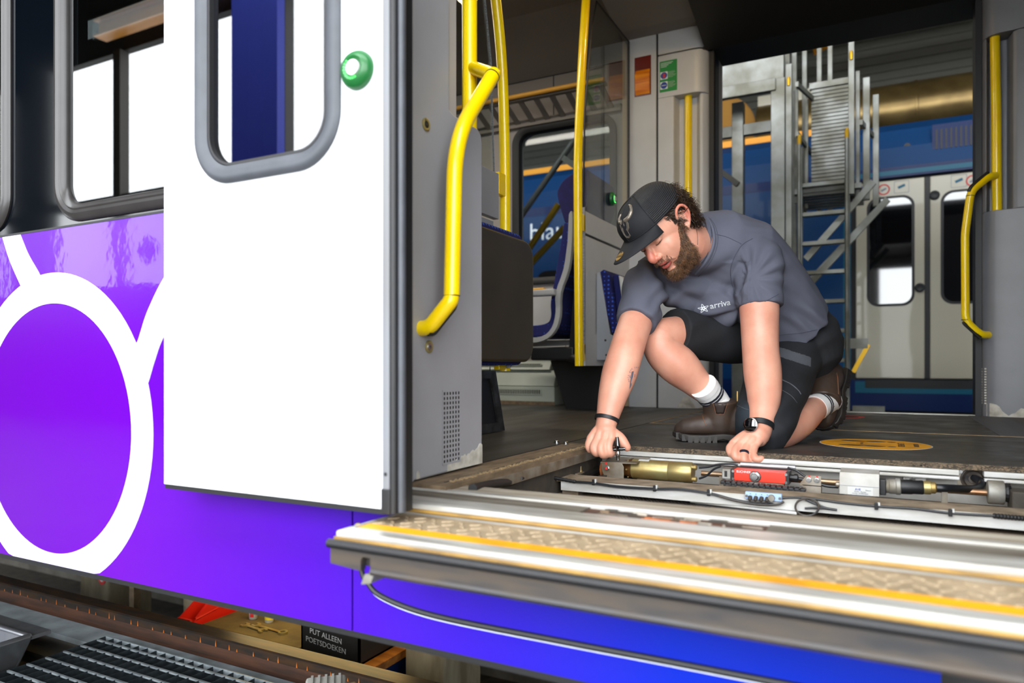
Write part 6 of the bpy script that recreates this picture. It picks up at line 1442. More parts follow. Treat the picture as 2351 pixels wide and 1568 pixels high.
# left leg, kneeling
limb(sk_, [W(1810, 790, 2.47), W(1770, 900, 2.25), W(1752, 985, 2.115), W(1768, 1002, 2.12), W(1806, 985, 2.20), W(1838, 962, 2.27), W(1872, 938, 2.36), W(1900, 922, 2.43)], [0.08, 0.075, 0.052, 0.046, 0.052, 0.052, 0.040, 0.036])
# head volumes
ell(sk_, H(-0.005, 0, 0.025), hf*0.098, hl*0.077, hu*0.102)
ell(sk_, H(0.030, 0, -0.030), hf*0.066, hl*0.066, hu*0.078)
ell(sk_, H(0.030, 0, -0.078), hf*0.052, hl*0.056, hu*0.038)
ell(sk_, H(0.066, 0, -0.100), hf*0.024, hl*0.026, hu*0.020)
for s_ in (-1, 1):
    ell(sk_, H(0.050, 0.036*s_, -0.028), hf*0.030, hl*0.026, hu*0.036)
    ell(sk_, H(0.076, 0.031*s_, 0.010), hf*0.012, hl*0.017, hu*0.011)
    ell(sk_, H(0.101, 0.0125*s_, -0.031), hf*0.011, hl*0.0095, hu*0.009)
    limb(sk_, [H(0.084, 0.010*s_, 0.030), H(0.083, 0.030*s_, 0.034), H(0.068, 0.048*s_, 0.026)], [0.009, 0.010, 0.008], 12)
    limb(sk_, [H(0.086, 0.012*s_, -0.050), H(0.080, 0.024*s_, -0.056), H(0.070, 0.033*s_, -0.064)], [0.010, 0.010, 0.008], 12)
limb(sk_, [H(0.086, 0, 0.022), H(0.099, 0, 0.000), H(0.112, 0, -0.020), H(0.110, 0, -0.030)], [0.009, 0.0100, 0.0122, 0.0108], 24)
limb(sk_, [H(0.082, -0.026, -0.060), H(0.094, -0.010, -0.058), H(0.0955, 0, -0.0585), H(0.094, 0.010, -0.058), H(0.082, 0.026, -0.060)], [0.0025, 0.0046, 0.0048, 0.0046, 0.0025], 16)
limb(sk_, [H(0.080, -0.024, -0.066), H(0.090, -0.010, -0.0725), H(0.0915, 0, -0.0735), H(0.090, 0.010, -0.0725), H(0.080, 0.024, -0.066)], [0.0025, 0.0052, 0.0058, 0.0052, 0.0025], 16)
for s_ in (-1, 1):    # ears
    e = lambda f, u, o_: H(f, (0.074+o_)*s_, u)
    helix = [e(0.008, 0.002, 0.0), e(0.010, 0.020, 0.010), e(0.002, 0.034, 0.017), e(-0.014, 0.036, 0.022), e(-0.026, 0.024, 0.024), e(-0.028, 0.004, 0.022), e(-0.020, -0.014, 0.016), e(-0.008, -0.026, 0.010)]
    limb(sk_, helix, [0.004, 0.0046, 0.0048, 0.0048, 0.0048, 0.0046, 0.0046, 0.005], 12)
    ell(sk_, e(-0.002, -0.026, 0.006), hf*0.009, hl*0.006, hu*0.011)
    ell(sk_, e(-0.010, 0.006, 0.004), hf*0.017, hl*0.008*1.0, hu*0.026)
    limb(sk_, [e(-0.018, 0.022, 0.014), e(-0.020, 0.006, 0.014), e(-0.012, -0.010, 0.011)], [0.003, 0.0038, 0.003], 10)
    ell(sk_, e(0.005, -0.004, 0.006), hf*0.005, hl*0.005, hu*0.008)
body = remesh(sk_, 0.0025, 3, 0.5)
co_ = vco(body); hcn = np.array(HC); hl_, hf_, hu_ = (np.array(v) for v in (hl, hf, hu))
npoly = len(body.polygons); pc = np.empty(npoly*3); body.polygons.foreach_get('center', pc); pc = pc.reshape(-1, 3)
rel = pc-hcn; pf, pl2, pu = rel@hf_, rel@hl_, rel@hu_
dist = np.linalg.norm(rel, axis=1)
def beard_mask(f, l, u):
    """lower face: jaw, chin, moustache and sideburn"""
    al = np.abs(l)
    jaw = (u < -0.055) & (f > 0.006)
    cheek = (u < 0.016-1.25*np.clip(f, 0, 1)) & (f > 0.004) & (al > 0.036)
    mous = (u > -0.056) & (u < -0.040) & (f > 0.078) & (al < 0.034)
    lips = (u > -0.0805) & (u < -0.0535) & (al < 0.022) & (f > 0.082)
    under = (u < -0.085) & (f > 0.012)
    chinbare = (u > -0.092) & (u < -0.0745) & (al < 0.020) & (f > 0.07)
    return ((jaw & (u < -0.075)) | cheek | mous | under) & ~lips & ~chinbare & (u > -0.135)
idx = np.zeros(npoly, int)
head_near = dist < 0.165
idx[head_near & beard_mask(pf, pl2, pu)] = 1
mousm = head_near & (idx == 1) & (pu > -0.058) & (pf > 0.075)
scalp = head_near & (pf < -0.004) & (pu > -0.050) & (np.abs(pl2) < 0.078) & ~((pf > -0.030) & (pu < 0.02) & (np.abs(pl2) > 0.05))
idx[scalp] = 5
idx[head_near & (pf > -0.014) & (pf < 0.024) & (pu > 0.004) & (np.abs(pl2) > 0.045) & (np.abs(pl2) < 0.0785)] = 5
idx[head_near & (pu > -0.0800) & (pu < -0.0545) & (np.abs(pl2) < 0.0235) & (pf > 0.0835)] = 2
idx[head_near & ((pf > 0.1035) | ((np.abs(pl2) > 0.088) & (pu > -0.04)))] = 3
mouth = head_near & (pu > -0.0668) & (pu < -0.0635) & (np.abs(pl2) < 0.020) & (pf > 0.076)
idx[mouth] = 4
px_, py_, pd_ = topix(pc)
idx[mousm] = 0
bo = put(body, 'body', ['skin', 'skin_beard', 'lip', 'skin_red', 'ink_black', 'scalp'])
body.polygons.foreach_set('material_index', idx.tolist())
# eyelid lines and brows
for s_ in (-1, 1):
    MB().tube(bez([H(0.0785, 0.016*s_, 0.0035), H(0.0875, 0.026*s_, 0.0005), H(0.086, 0.036*s_, 0.001), H(0.076, 0.046*s_, 0.005)], 5), [0.0004]+[0.0012]*14+[0.0005], 6).build('eyelashes', 'brow', man, True)
rng = random.Random(77)
bvh = bvh_of(body)
def strands(name, n, sample, length, curl, width, matn, lift=0.0):
    mb = MB(); made = 0; tries = 0
    while made < n and tries < n*30:
        tries += 1
        s_ = sample()
        if s_ is None: continue
        p, nrm, dirn = s_; made += 1
        L_ = length*rng.uniform(0.55, 1.15); segs = 7; pts = []
        d = (nrm*0.55+dirn*0.8+Vector((rng.gauss(0, .25), rng.gauss(0, .25), rng.gauss(0, .25)))).normalized()
        ph = rng.uniform(0, 6.28); side = d.orthogonal().normalized(); side2 = d.cross(side)
        for k in range(segs+1):
            t = k/segs; a = ph+t*curl
            q = p+d*(L_*t)+(side*math.cos(a)+side2*math.sin(a))*((L_*0.20 if curl > 9.5 else L_*0.14)*(1 if curl > 0 else 0)*min(1, t*3))+dirn*(L_*0.25*t*t)
            pts.append(q)
        w_ = width*rng.uniform(0.7, 1.2)
        mb.tube(pts, [w_, w_, w_, w_, w_*0.9, w_*0.8, w_*0.6, w_*0.3], 3, cap=False)
    o = mb.build(name, matn, man, True); o['kind'] = 'stuff'; return o
head_idx = np.nonzero(head_near)[0]
fn = np.empty(npoly*3); body.polygons.foreach_get('normal', fn); fn = fn.reshape(-1, 3)
bi = np.nonzero(head_near & ((idx == 1) | mousm))[0]
def s_beard():
    i = int(bi[rng.randrange(len(bi))]); p = Vector(pc[i]); n_ = Vector(fn[i])
    r_ = p-HC; u_ = r_.dot(hu); 
    if u_ > -0.03 and rng.random() < 0.35: return None
    if u_ > -0.058 and r_.dot(hf) > 0.075 and rng.random() < 0.6: return None
    return p-n_*0.001, n_, (-hu*1.0+hf*0.15+Vector((0, 0, -0.3)))
strands('beard', 4600, s_beard, 0.0105, 6.0, 0.0005, 'beard')
ch = np.nonzero(head_near & (idx == 1) & (pu < -0.078))[0]
def s_chin():
    i = int(ch[rng.randrange(len(ch))]); p = Vector(pc[i]); n_ = Vector(fn[i]); return p, n_, (-hu*1.1+hf*0.1)
strands('beard', 1900, s_chin, 0.021, 9.0, 0.00055, 'beard')
# hair below the cap at the back and sides
hi = np.nonzero(head_near & (pf < -0.004) & (pu > -0.055) & (pu < 0.085) & ~((np.abs(pl2) > 0.079)) & ~((pf > -0.030) & (pu < 0.02) & (np.abs(pl2) > 0.05)))[0]
def s_hair():
    i = int(hi[rng.randrange(len(hi))]); p = Vector(pc[i]); n_ = Vector(fn[i])
    return p, n_, (-hf*0.55-hu*0.75)
strands('hair', 2600, s_hair, 0.040, 12.0, 0.0010, 'hair')
si = np.nonzero(head_near & (pf > -0.016) & (pf < 0.040) & (pu > -0.004) & (pu < 0.062) & (np.abs(pl2) > 0.050) & (np.abs(pl2) < 0.082))[0]
def s_side():
    i = int(si[rng.randrange(len(si))]); p = Vector(pc[i]); n_ = Vector(fn[i])
    if (p-HC).dot(hf) > 0.022 and (p-HC).dot(hu) < 0.03: return None
    return p, n_*0.5, (-hf*0.9-hu*0.55)
strands('hair', 900, s_side, 0.022, 5.0, 0.0007, 'hair')
br = np.nonzero(head_near & (np.abs(pl2) > 0.012) & (np.abs(pl2) < 0.050) & (np.abs(pu-(0.030-0.12*np.clip(np.abs(pl2)-0.034, 0, 1))) < 0.006) & (pf > 0.06))[0]
def s_brow():
    i = int(br[rng.randrange(len(br))]); p = Vector(pc[i]); n_ = Vector(fn[i]); sg = 1 if (p-HC).dot(hl) > 0 else -1
    return p, n_*0.3, hl*sg
if len(br): strands('eyebrow', 380, s_brow, 0.008, 0, 0.0005, 'brow')
# ---- cap
CYA = math.radians(13); cf_ = hf*math.cos(CYA)-hl*math.sin(CYA); cl_ = hl*math.cos(CYA)+hf*math.sin(CYA)
def HK(f, l, u): return HC+cf_*f+cl_*l+hu*u
capm = MB(); nth, nph = 72, 22
def cap_pt(th, ph):
    """th 0 = front, ph 0 = rim, 1 = crown"""
    rim = 0.050+0.004*math.cos(th)
    f_, l_ = math.cos(th), math.sin(th)
    e = 0.78+0.22*abs(math.cos(th))
    a = ph*math.pi/2
    rf = 0.112 if f_ > 0 else 0.108
    up = 0.104
    k = math.cos(a)**0.72; h_ = math.sin(a)**0.92
    bulge = 1.0+(0.05 if f_ > 0.3 else 0)*math.sin(a*2)
    return HK(rf*f_*k*bulge-0.004, 0.0905*l_*k*bulge, rim+(up-rim+0.030)*h_)
for j in range(nph+1):
    for i in range(nth): capm.v.append(tuple(cap_pt(2*math.pi*i/nth, min(j/nph, 0.995))))
for j in range(nph):
    for i in range(nth):
        th = 2*math.pi*(i+0.5)/nth; th = th if th < math.pi else th-2*math.pi
        a_, b_ = j*nth+i, j*nth+(i+1) % nth
        capm.f.append([a_, b_, b_+nth, a_+nth]); capm.mi.append(0 if abs(th) < 1.02 else 1)
capm.f.append([nph*nth+i for i in range(nth)]); capm.mi.append(0)
nf_side = len(capm.f)
cap = capm.build('cap', ['cap_black', 'cap_mesh'], man, True)
cme = cap.data; uvl = cme.uv_layers.new(name='cap')
for p in cme.polygons:
    for li in p.loop_indices:
        vi = cme.loops[li].vertex_index; j, i = divmod(vi, nth); uvl.data[li].uv = (i/nth, j/nph)
so = cap.modifiers.new('solid', 'SOLIDIFY'); so.thickness = 0.0018; so.offset = 1
for sg in (-1, 1):     # seams beside the front panel and over the crown
    MB().tube([cap_pt(sg*1.02, k/20*0.97)+hu*0.001+(cap_pt(sg*1.02, k/20)-HK(0,0,0.05)).normalized()*0.0022 for k in range(21)], 0.0012, 6).build('seam', 'cap_black', cap, True)
MB().tube([cap_pt(0.0, k/20*0.97)+(cap_pt(0, k/20)-HK(0,0,0.05)).normalized()*0.0022 for k in range(21)], 0.0009, 6).build('seam', 'cap_black', cap, True)
MB().lathe(HK(-0.004, 0, 0.134), hu, [(0, 0.007), (0.003, 0.0065), (0.005, 0.003)], 12).build('top_button', 'cap_black', cap, True)
MB().tube([cap_pt(2*math.pi*k/72, 0.0)+(cap_pt(2*math.pi*k/72, 0.0)-HK(0,0,0.04)).normalized()*0.0012+hu*0.003 for k in range(72)], 0.0022, 6, closed=True).build('rim_band', 'cap_black', cap, True)
bri = MB(); nb_, mb_ = 30, 10
def brim_pt(s_, t_):
    th = s_*1.04; base = cap_pt(th, 0.0)
    out = 0.084*(1-abs(s_)**2.2)**0.75 if abs(s_) < 1 else 0
    drop = -0.016*(s_*s_)*1.5
    return base+cf_*(out*t_+0.001)+hu*(-0.008*t_*t_-0.001*t_)+hu*drop*t_
vs_t = [[brim_pt(-1+2*i/nb_, j/mb_) for i in range(nb_+1)] for j in range(mb_+1)]
for row in vs_t: bri.v += [tuple(p) for p in row]
for j in range(mb_):
    for i in range(nb_): a_ = j*(nb_+1)+i; bri.f.append([a_, a_+1, a_+nb_+2, a_+nb_+1]); bri.mi.append(0)
bo_ = bri.build('brim', 'cap_black', cap, True); sb_ = bo_.modifiers.new('solid', 'SOLIDIFY'); sb_.thickness = 0.003; sb_.offset = 0
# bull head emblem on the front panel (raised, follows the dome)
def emblem(poly, name, m_, h=0.0028):
    """polygon in (angle, height) of the cap front, thickened outwards"""
    pts = [cap_pt(a, p) for a, p in poly]; c = sum(pts, Vector())/len(pts); n_ = (c-HK(-0.01, 0, 0.05)).normalized()
    mb = MB(); base = [p+n_*0.0012 for p in pts]; top = [p+n_*(0.0012+h) for p in pts]; k = len(pts)
    cc = c+n_*(0.0016+h*1.5)
    mb.add(base+top+[cc], [(i, (i+1) % k, k+(i+1) % k, k+i) for i in range(k)]+[(k+i, k+(i+1) % k, 2*k) for i in range(k)])
    return mb.build(name, m_, cap, False)
EMO = 0.16
emblem([(a_*1.25+EMO, p_*1.12) for a_, p_ in [(0.02, 0.36), (-0.13, 0.52), (-0.22, 0.50), (-0.20, 0.42), (-0.14, 0.30), (-0.12, 0.20), (-0.10, 0.11), (-0.02, 0.08), (0.06, 0.11), (0.07, 0.22), (0.15, 0.27), (0.18, 0.36), (0.14, 0.46), (0.10, 0.50), (0.0, 0.50)]], 'bull_emblem', 'cap_silver')
horn = bez([cap_pt(0.10+EMO, 0.50), cap_pt(0.32+EMO, 0.52), cap_pt(0.48+EMO, 0.62), cap_pt(0.42+EMO, 0.78), cap_pt(0.22+EMO, 0.82)], 6)
hn = (cap_pt(0.2, 0.6)-HK(0, 0, 0.05)).normalized()
MB().tube([p+hn*0.003 for p in horn], [0.0062]*6+[0.0056]*6+[0.0045]*6+[0.0032]*5+[0.0008]*2, 10).build('bull_horn', 'cap_silver', cap, True)
horn2 = bez([cap_pt(-0.12+EMO, 0.50), cap_pt(-0.28+EMO, 0.52), cap_pt(-0.40+EMO, 0.62), cap_pt(-0.34+EMO, 0.74)], 6)
MB().tube([p+hn*0.001 for p in horn2], [0.0062]*6+[0.0055]*6+[0.004]*4+[0.0012]*3, 10).build('bull_horn', 'cap_silver', cap, True)
# round gold sticker on the brim
bc = brim_pt(-0.05, 0.66); bd1 = (brim_pt(0.07, 0.66)-brim_pt(-0.17, 0.66)).normalized(); bd2 = (brim_pt(-0.05, 0.8)-brim_pt(-0.05, 0.5)).normalized(); bn_ = bd1.cross(bd2).normalized()
if bn_.dot(hu) < 0: bn_ = -bn_
stc = MB().prism([bc+bn_*0.0020+(bd1*math.cos(k*math.pi/16)+bd2*math.sin(k*math.pi/16))*0.0165 for k in range(32)], bn_*0.0006).build('brim_sticker', 'gold', bo_)
MB().obox(bc+bn_*0.0029, bd1*0.0158, bd2*0.0042, bn_*0.0003).build('sticker_band', 'ink_black', stc)
MB().prism([bc+bn_*0.0027-bd2*0.011+(bd1*math.cos(k*math.pi/8)*1.0-bd2*math.sin(k*math.pi/8)*0.7)*0.0055 for k in range(9)], bn_*0.0004).build('sticker_print', 'ink_black', stc)
text_mesh('lettering', 'SPORTCAP', bc+bn_*0.0033, bd1 if bd1.dot(CR) > 0 else -bd1, -bd2, 0.0062, 'gold', stc, off=0.0002)
# ---- T-shirt
ts = MB()
Ls = cdir(0.89, 0.18, 0.42)
def tring(c, S, a, b, n=28, sq=2.3):
    c = Vector(c); S = S.normalized(); L_ = (Ls-S*Ls.dot(S)).normalized(); F_ = L_.cross(S)
    out = []
    for k in range(n):
        t = 2*math.pi*k/n; x = math.cos(t); y = math.sin(t)
        out.append(c+L_*(a*math.copysign(abs(x)**(2/sq), x))+F_*(b*math.copysign(abs(y)**(2/sq), y)))
    return out
sp_ = [W(1808, 768, 2.47), W(1780, 735, 2.455), W(1735, 688, 2.42), W(1690, 640, 2.37), W(1655, 590, 2.325), W(1626, 562, 2.295), W(1603, 560, 2.272), W(1584, 557, 2.25)]
ab = [(0.158, 0.145), (0.172, 0.150), (0.186, 0.148), (0.192, 0.138), (0.180, 0.118), (0.130, 0.112), (0.095, 0.112), (0.076, 0.097)]
rings = []; SNK = cdir(-0.80, 0.30, 0.52)
for i, c in enumerate(sp_):
    S = (sp_[min(i+1, len(sp_)-1)]-sp_[max(i-1, 0)])
    if i >= len(sp_)-2: S = SNK
    if i == len(sp_)-3: S = S.normalized()+SNK
    rings.append(tring(c, S, *ab[i]))
ts.loft(rings)
limb(ts, [W(1640, 575, 2.33), LSh+Vector((0,0,0.005)), W(1740, 650, 2.215), W(1744, 706, 2.20)], [0.09, 0.078, 0.073, 0.070], flat=(False, True))
limb(ts, [W(1600, 600, 2.34), RSh, W(1476, 692, 2.252), W(1459, 741, 2.195)], [0.09, 0.072, 0.069, 0.063], flat=(False, True))
ell(ts, W(1655, 690, 2.33), CR*0.105, CT*0.09, CU*0.085); ell(ts, W(1580, 660, 2.32), CR*0.09, CT*0.07, CU*0.075)
ell(ts, W(1700, 545, 2.36), CR*0.10, CT*0.06, CU*0.060); ell(ts, W(1835, 705, 2.46), CR*0.075, CT*0.08, CU*0.08)
shirt = remesh(ts, 0.0042, 12, 0.5)
def wrinkle(me, amp, fn_):
    a = vco(me); n_ = vno(me); x, y, d = topix(a); h = fn_(a, x, y, d); setco(me, a+n_*(h*amp)[:, None])
def vnoise(a, s):
    return np.array([noise.noise(Vector(p)*s) for p in a])
def shirt_folds(a, x, y, d):
    # folds sweep from the left armpit round the belly, and pull from both shoulders
    r1 = np.hypot((x-1610)/1.0, (y-600)/0.95); n1 = vnoise(a, 7.0)
    w1 = np.exp(-((r1-120)/60)**2)*(x < 1722)*(y > 600)
    h = np.sin(r1/8.5+n1*2.6)*w1*0.9
    th = np.arctan2(y-705, x-1700); r2 = np.hypot(x-1700, y-705)
    h += np.sin(th*9+n1*2)*np.exp(-(r2/70)**2)*0.6*(x < 1715)
    th3 = np.arctan2(y-640, x-1725); r3 = np.hypot(x-1725, y-640)
    h += np.sin(th3*12+n1*3)*np.exp(-((r3-55)/35)**2)*0.35*(x > 1700)*(y < 720)
    r4 = (x-1500)*0.5+(y-700)*0.9; h += np.sin(r4/7+n1*3)*np.exp(-((x-1530)/60)**2-((y-690)/55)**2)*0.7
    r5 = (y-745)*0.9-(x-1860)*0.5; h += np.sin(r5/6.5+n1*3)*np.exp(-((x-1865)/55)**2-((y-735)/32)**2)*0.9
    h += vnoise(a, 14.0)*0.22+vnoise(a, 5.0)*0.4
    e1 = np.exp(-((x-1744)/60)**2-((y-706)/26)**2); e2 = np.exp(-((x-1459)/50)**2-((y-741)/20)**2)
    e3 = np.exp(-((x-1662)/46)**4-((y-698)/20)**4)+np.exp(-((x-1470)/34)**2-((y-680)/40)**2)
    return h*(1-np.clip(e1+e2+e3, 0, 1)*0.85)
wrinkle(shirt, 0.0105, shirt_folds)
sho = put(shirt, 't_shirt', ['shirt'])
sbv = bvh_of(shirt)
def drape(o, n_, tree, off=0.0012):
    """lay a flat child mesh onto a surface along its own direction n_"""
    me = o.data; n_ = Vector(n_).normalized()
    for v in me.vertices:
        hit = tree.ray_cast(v.co+n_*0.3, -n_)
        if hit[0] is not None: v.co = hit[0]+n_*off
    me.update()
def seam_line(pix, tree, name, m_, parent, r=0.0011, off=0.0009):
    pts = []
    for x, y in [(q.x, q.y) for q in bez([(a_, b_, 0) for a_, b_ in pix], 5)]:
        dr = ray(x, y); hit = tree.ray_cast(Vector((0, 0, CAMH)), dr.normalized())
        if hit[0] is not None: pts.append(hit[0]+hit[1]*off)
    if len(pts) > 2: MB().tube(bez(pts, 2), r, 6).build(name, m_, parent, True)
seam_line([(1702, 716), (1725, 706), (1750, 695), (1775, 682), (1788, 675)], sbv, 'hem_seam', 'shirt_seam', sho, 0.0008)
seam_line([(1424, 724), (1445, 731), (1470, 736), (1496, 738)], sbv, 'hem_seam', 'shirt_seam', sho, 0.0008)
seam_line([(1612, 528), (1640, 537), (1670, 545), (1702, 560)], sbv, 'shoulder_seam', 'shirt_seam', sho, 0.0008)
seam_line([(1728, 548), (1704, 562), (1686, 590), (1677, 620), (1680, 650), (1690, 675)], sbv, 'sleeve_seam', 'shirt_seam', sho, 0.0009)
seam_line([(1624, 502), (1634, 520), (1639, 545), (1635, 572), (1620, 601), (1598, 628)], sbv, 'collar', 'shirt', sho, 0.0060, 0.0008)
seam_line([(1631, 502), (1642, 520), (1648, 546), (1643, 576), (1627, 607), (1603, 635)], sbv, 'collar_seam', 'shirt_seam', sho, 0.0008)
seam_line([(1760, 771), (1800, 768), (1840, 764), (1885, 755)], sbv, 'hem_seam', 'shirt_seam', sho, 0.0008)
MB().tube(tring(sp_[-1]+SNK*0.001, SNK, 0.0765, 0.0965, 48), 0.0068, 8, closed=True).build('collar', 'shirt', sho, True)
# lettering and star on the chest
tdir = cdir(0.975, 0.20, 0.0); tup = CU-tdir*CU.dot(tdir); tup.normalize(); tn = tdir.cross(tup)
tc_ = W(1656, 698, 2.235)
lt = text_mesh('lettering', 'arriva', tc_, tdir, tup, 0.0262, 'livery_white', sho, align='CENTER', extr=0.0002, bold=0.0004)
drape(lt, tn, sbv)
for a in [0]:
    sc0 = W(1622, 706, 2.235); stm = MB()
    for k in range(5):
        a0 = math.pi/2+k*2*math.pi/5; tip = (tdir*math.cos(a0)+tup*math.sin(a0))
        lf = tip.cross(tn)
        el = lambda k1, k2: [sc0+tip*0.0035+lf*0.0034*k2*math.sin(t)+tip*0.0115*k1*math.cos(t) for t in [2*math.pi*j/18 for j in range(18)]]
        o1, i1 = el(1.0, 1.0), el(0.84, 0.52)
        stm.add(o1+i1, [(j, (j+1) % 18, 18+(j+1) % 18, 18+j) for j in range(18)])
    so_ = stm.build('star_logo', 'livery_white', sho); drape(so_, tn, sbv, 0.0013)
# ---- shorts
sh = MB()
limb(sh, [W(1815, 765, 2.51), W(1835, 790, 2.49)], [0.145, 0.145], 24)
limb(sh, [W(1790, 775, 2.50), W(1690, 772, 2.42), W(1600, 770, 2.34), W(1546, 762, 2.285)], [0.105, 0.092, 0.083, 0.076], 24, flat=(False, True))
limb(sh, [W(1815, 790, 2.48), W(1795, 855, 2.36), W(1770, 920, 2.22), W(1753, 982, 2.115)], [0.118, 0.105, 0.096, 0.082], 24)
ell(sh, W(1722, 965, 2.11), CR*0.045, CT*0.05, CU*0.055)
shorts = remesh(sh, 0.0042, 10, 0.5)
def short_folds(a, x, y, d):
    n1 = vnoise(a, 6.0); r1 = (x-1750)*0.5+(y-880)
    h = np.sin(r1/9+n1*3)*0.5+vnoise(a, 13.0)*0.5
    return h
wrinkle(shorts, 0.004, short_folds)
npl = len(shorts.polygons); c2 = np.empty(npl*3); shorts.polygons.foreach_get('center', c2); c2 = c2.reshape(-1, 3); x2, y2, d2 = topix(c2)
si_ = np.zeros(npl, int)
bandy = 795+(x2-1785)*0.33
si_[(x2 > 1780) & (x2 < 1862) & (y2 > bandy) & (y2 < bandy+22)] = 1
si_[(x2 < 1745) & (y2 > 918) & (d2 < 2.2)] = 2
sto = put(shorts, 'shorts', ['short_black', 'short_grey', 'short_pad'])
shorts.polygons.foreach_set('material_index', si_.tolist())
shb = bvh_of(shorts)
seam_line([(1790, 870), (1815, 882), (1832, 896), (1838, 905)], shb, 'reflective_piping', 'short_grey', sto, 0.0018)
seam_line([(1790, 893), (1815, 908), (1830, 925)], shb, 'seam', 'short_grey', sto, 0.0008)
seam_line([(1692, 930), (1715, 940), (1745, 945)], shb, 'seam', 'short_grey', sto, 0.0007)
# ---- socks
def sock(a, b, c, r0, r1, name):
    s_ = MB(); limb(s_, [a, b, c], [r0, r1, r1], 20, flat=(True, True)); o = s_.build(name, 'sock', man, True)
    ax = (b-a).normalized()
    for k in (0.55, 0.72):
        q = a.lerp(b, k); MB().lathe(q, ax, [(-0.004, r0+(r1-r0)*k+0.0012), (0.004, r0+(r1-r0)*k+0.0012)], 20, False).build('stripe', 'sock_stripe', o, True)
    MB().lathe(a, ax, [(0, r0-0.001), (0, r0+0.0018), (0.018, r0+0.0020), (0.019, r0)], 20, False).build('cuff', 'sock', o, True)
sock(W(1614, 886, 2.232), W(1638, 914, 2.265), W(1648, 930, 2.268), 0.0425, 0.0425, 'sock')
sock(W(1868, 938, 2.355), W(1889, 926, 2.405), W(1905, 918, 2.44), 0.0425, 0.0425, 'sock')
# ---- boots
def boot(heel, toe, up, name, shaft_top, ankf=0.26):
    """heel and toe on the sole line, up = direction of the ankle"""
    heel = Vector(heel); toe = Vector(toe); fwd = (toe-heel).normalized(); up = Vector(up); up = (up-fwd*up.dot(fwd)).normalized(); sd = fwd.cross(up); Lb_ = (toe-heel).length
    def P(f, s, u): return heel+fwd*(f*Lb_)+sd*s+up*u
    t = thing(name, None, None); COL.objects.unlink(t); bpy.data.objects.remove(t)
    def rg(f, w, z0, z1, n=18, sq=2.6):
        out = []
        for k in range(n):
            a = 2*math.pi*k/n; x = math.cos(a); y = math.sin(a)
            out.append(P(f, w*math.copysign(abs(x)**(2/sq), x), (z0+z1)/2+(z1-z0)/2*math.copysign(abs(y)**(2/sq), y)))
        return out
    up_ = MB()
    up_.loft([rg(0.02, 0.022, 0.03, 0.085), rg(0.06, 0.033, 0.022, 0.105), rg(0.18, 0.038, 0.02, 0.125), rg(0.34, 0.039, 0.02, 0.122), rg(0.48, 0.041, 0.02, 0.100), rg(0.62, 0.046, 0.02, 0.086), rg(0.76, 0.049, 0.02, 0.080), rg(0.88, 0.045, 0.02, 0.072), rg(0.96, 0.032, 0.022, 0.056), rg(0.995, 0.014, 0.026, 0.042)])
    ank = P(ankf, 0, 0.085); top = shaft_top
    limb(up_, [P(ankf, 0, 0.062), ank.lerp(top, 0.45), top], [0.050, 0.0525, 0.0570], 22, flat=(False, True))
    me = remesh(up_, 0.004, 6, 0.5)
    a = vco(me); n_ = vno(me); hh = vnoise(a, 22.0)*0.7+vnoise(a, 50.0)*0.3; setco(me, a+n_*(hh*0.0016)[:, None])
    o = put(me, name, ['leather'])
    so = MB(); so.loft([[P(f, w*sx*1.0, z+zb*(1 if z < 0.01 else 0.5)) for sx, z in ((-1, 0.0), (1, 0.0), (1.02, 0.024), (-1.02, 0.024))] for f, w, zb in [(f_, w_, (0.009 if 0.33 < f_ < 0.5 else 0)+max(0, f_-0.8)*0.075) for f_, w_ in ((0.0, 0.026), (0.05, 0.036), (0.2, 0.040), (0.4, 0.040), (0.6, 0.049), (0.78, 0.053), (0.9, 0.048), (0.98, 0.030), (1.01, 0.012))]])
    s_ = so.build('outsole', 'sole', o, bev=0.004)
    lug = MB()
    for k in range(13):
        f = 0.06+k*0.073
        if 0.33 < f < 0.45: continue
        for sg in (-1, 1):
            w = np.interp(f, [0, 0.05, 0.2, 0.4, 0.6, 0.78, 0.9, 0.98], [0.026, 0.036, 0.040, 0.040, 0.049, 0.053, 0.048, 0.03])
            MB().obox(P(f, sg*(w-0.0042), 0.0105+max(0, f-0.8)*0.06), fwd*0.0068, sd*0.005, up*0.0105).build('tread_lug', 'sole', s_)
    tree = bvh_of(me)
    for sg in (-1, 1):     # elastic side gusset
        g = MB(); rows = []
        for j in range(6):
            t_ = j/5; q = ank.lerp(top, 0.12+t_*0.86); w = 0.012+0.011*t_
            row = []
            for i in range(5):
                p = q+fwd*(-w+2*w*i/4); hit = tree.ray_cast(p+sd*sg*0.2, -sd*sg); row.append((hit[0] if hit[0] is not None else p+sd*sg*0.048)+sd*sg*0.0008)
            rows.append(row)
        for row in rows: g.v += [tuple(p) for p in row]
        for j in range(5):
            for i in range(4): a_ = j*5+i; g.f.append([a_, a_+1, a_+6, a_+5]); g.mi.append(0)
        go = g.build('elastic_gusset', 'leather_dark', o, True); sm = go.modifiers.new('solid', 'SOLIDIFY'); sm.thickness = 0.001; sm.offset = 0
        edge = [r[0] for r in rows[::-1]]+[rows[0][2]]+[r[4] for r in rows]
        MB().tube(edge, 0.0009, 5).build('stitching', 'stitch', go, True)
    q = top+(-fwd)*0.052
    MB().obox(q+up*0.006, fwd*0.0015, sd*0.010, up*0.022).build('pull_tab', 'gold', o)
    # toe seam
    ring_ = []
    for k in range(13):
        a_ = -math.pi/2+math.pi*k/12; p = P(0.60+0.05*math.cos(a_)*1.0, 0.06*math.sin(a_), 0.055+0.03*math.cos(a_))
        hit = tree.find_nearest(p); ring_.append(hit[0]+hit[1]*0.0004)
    MB().tube(ring_, 0.0009, 5).build('stitching', 'stitch', o, True)
    return o
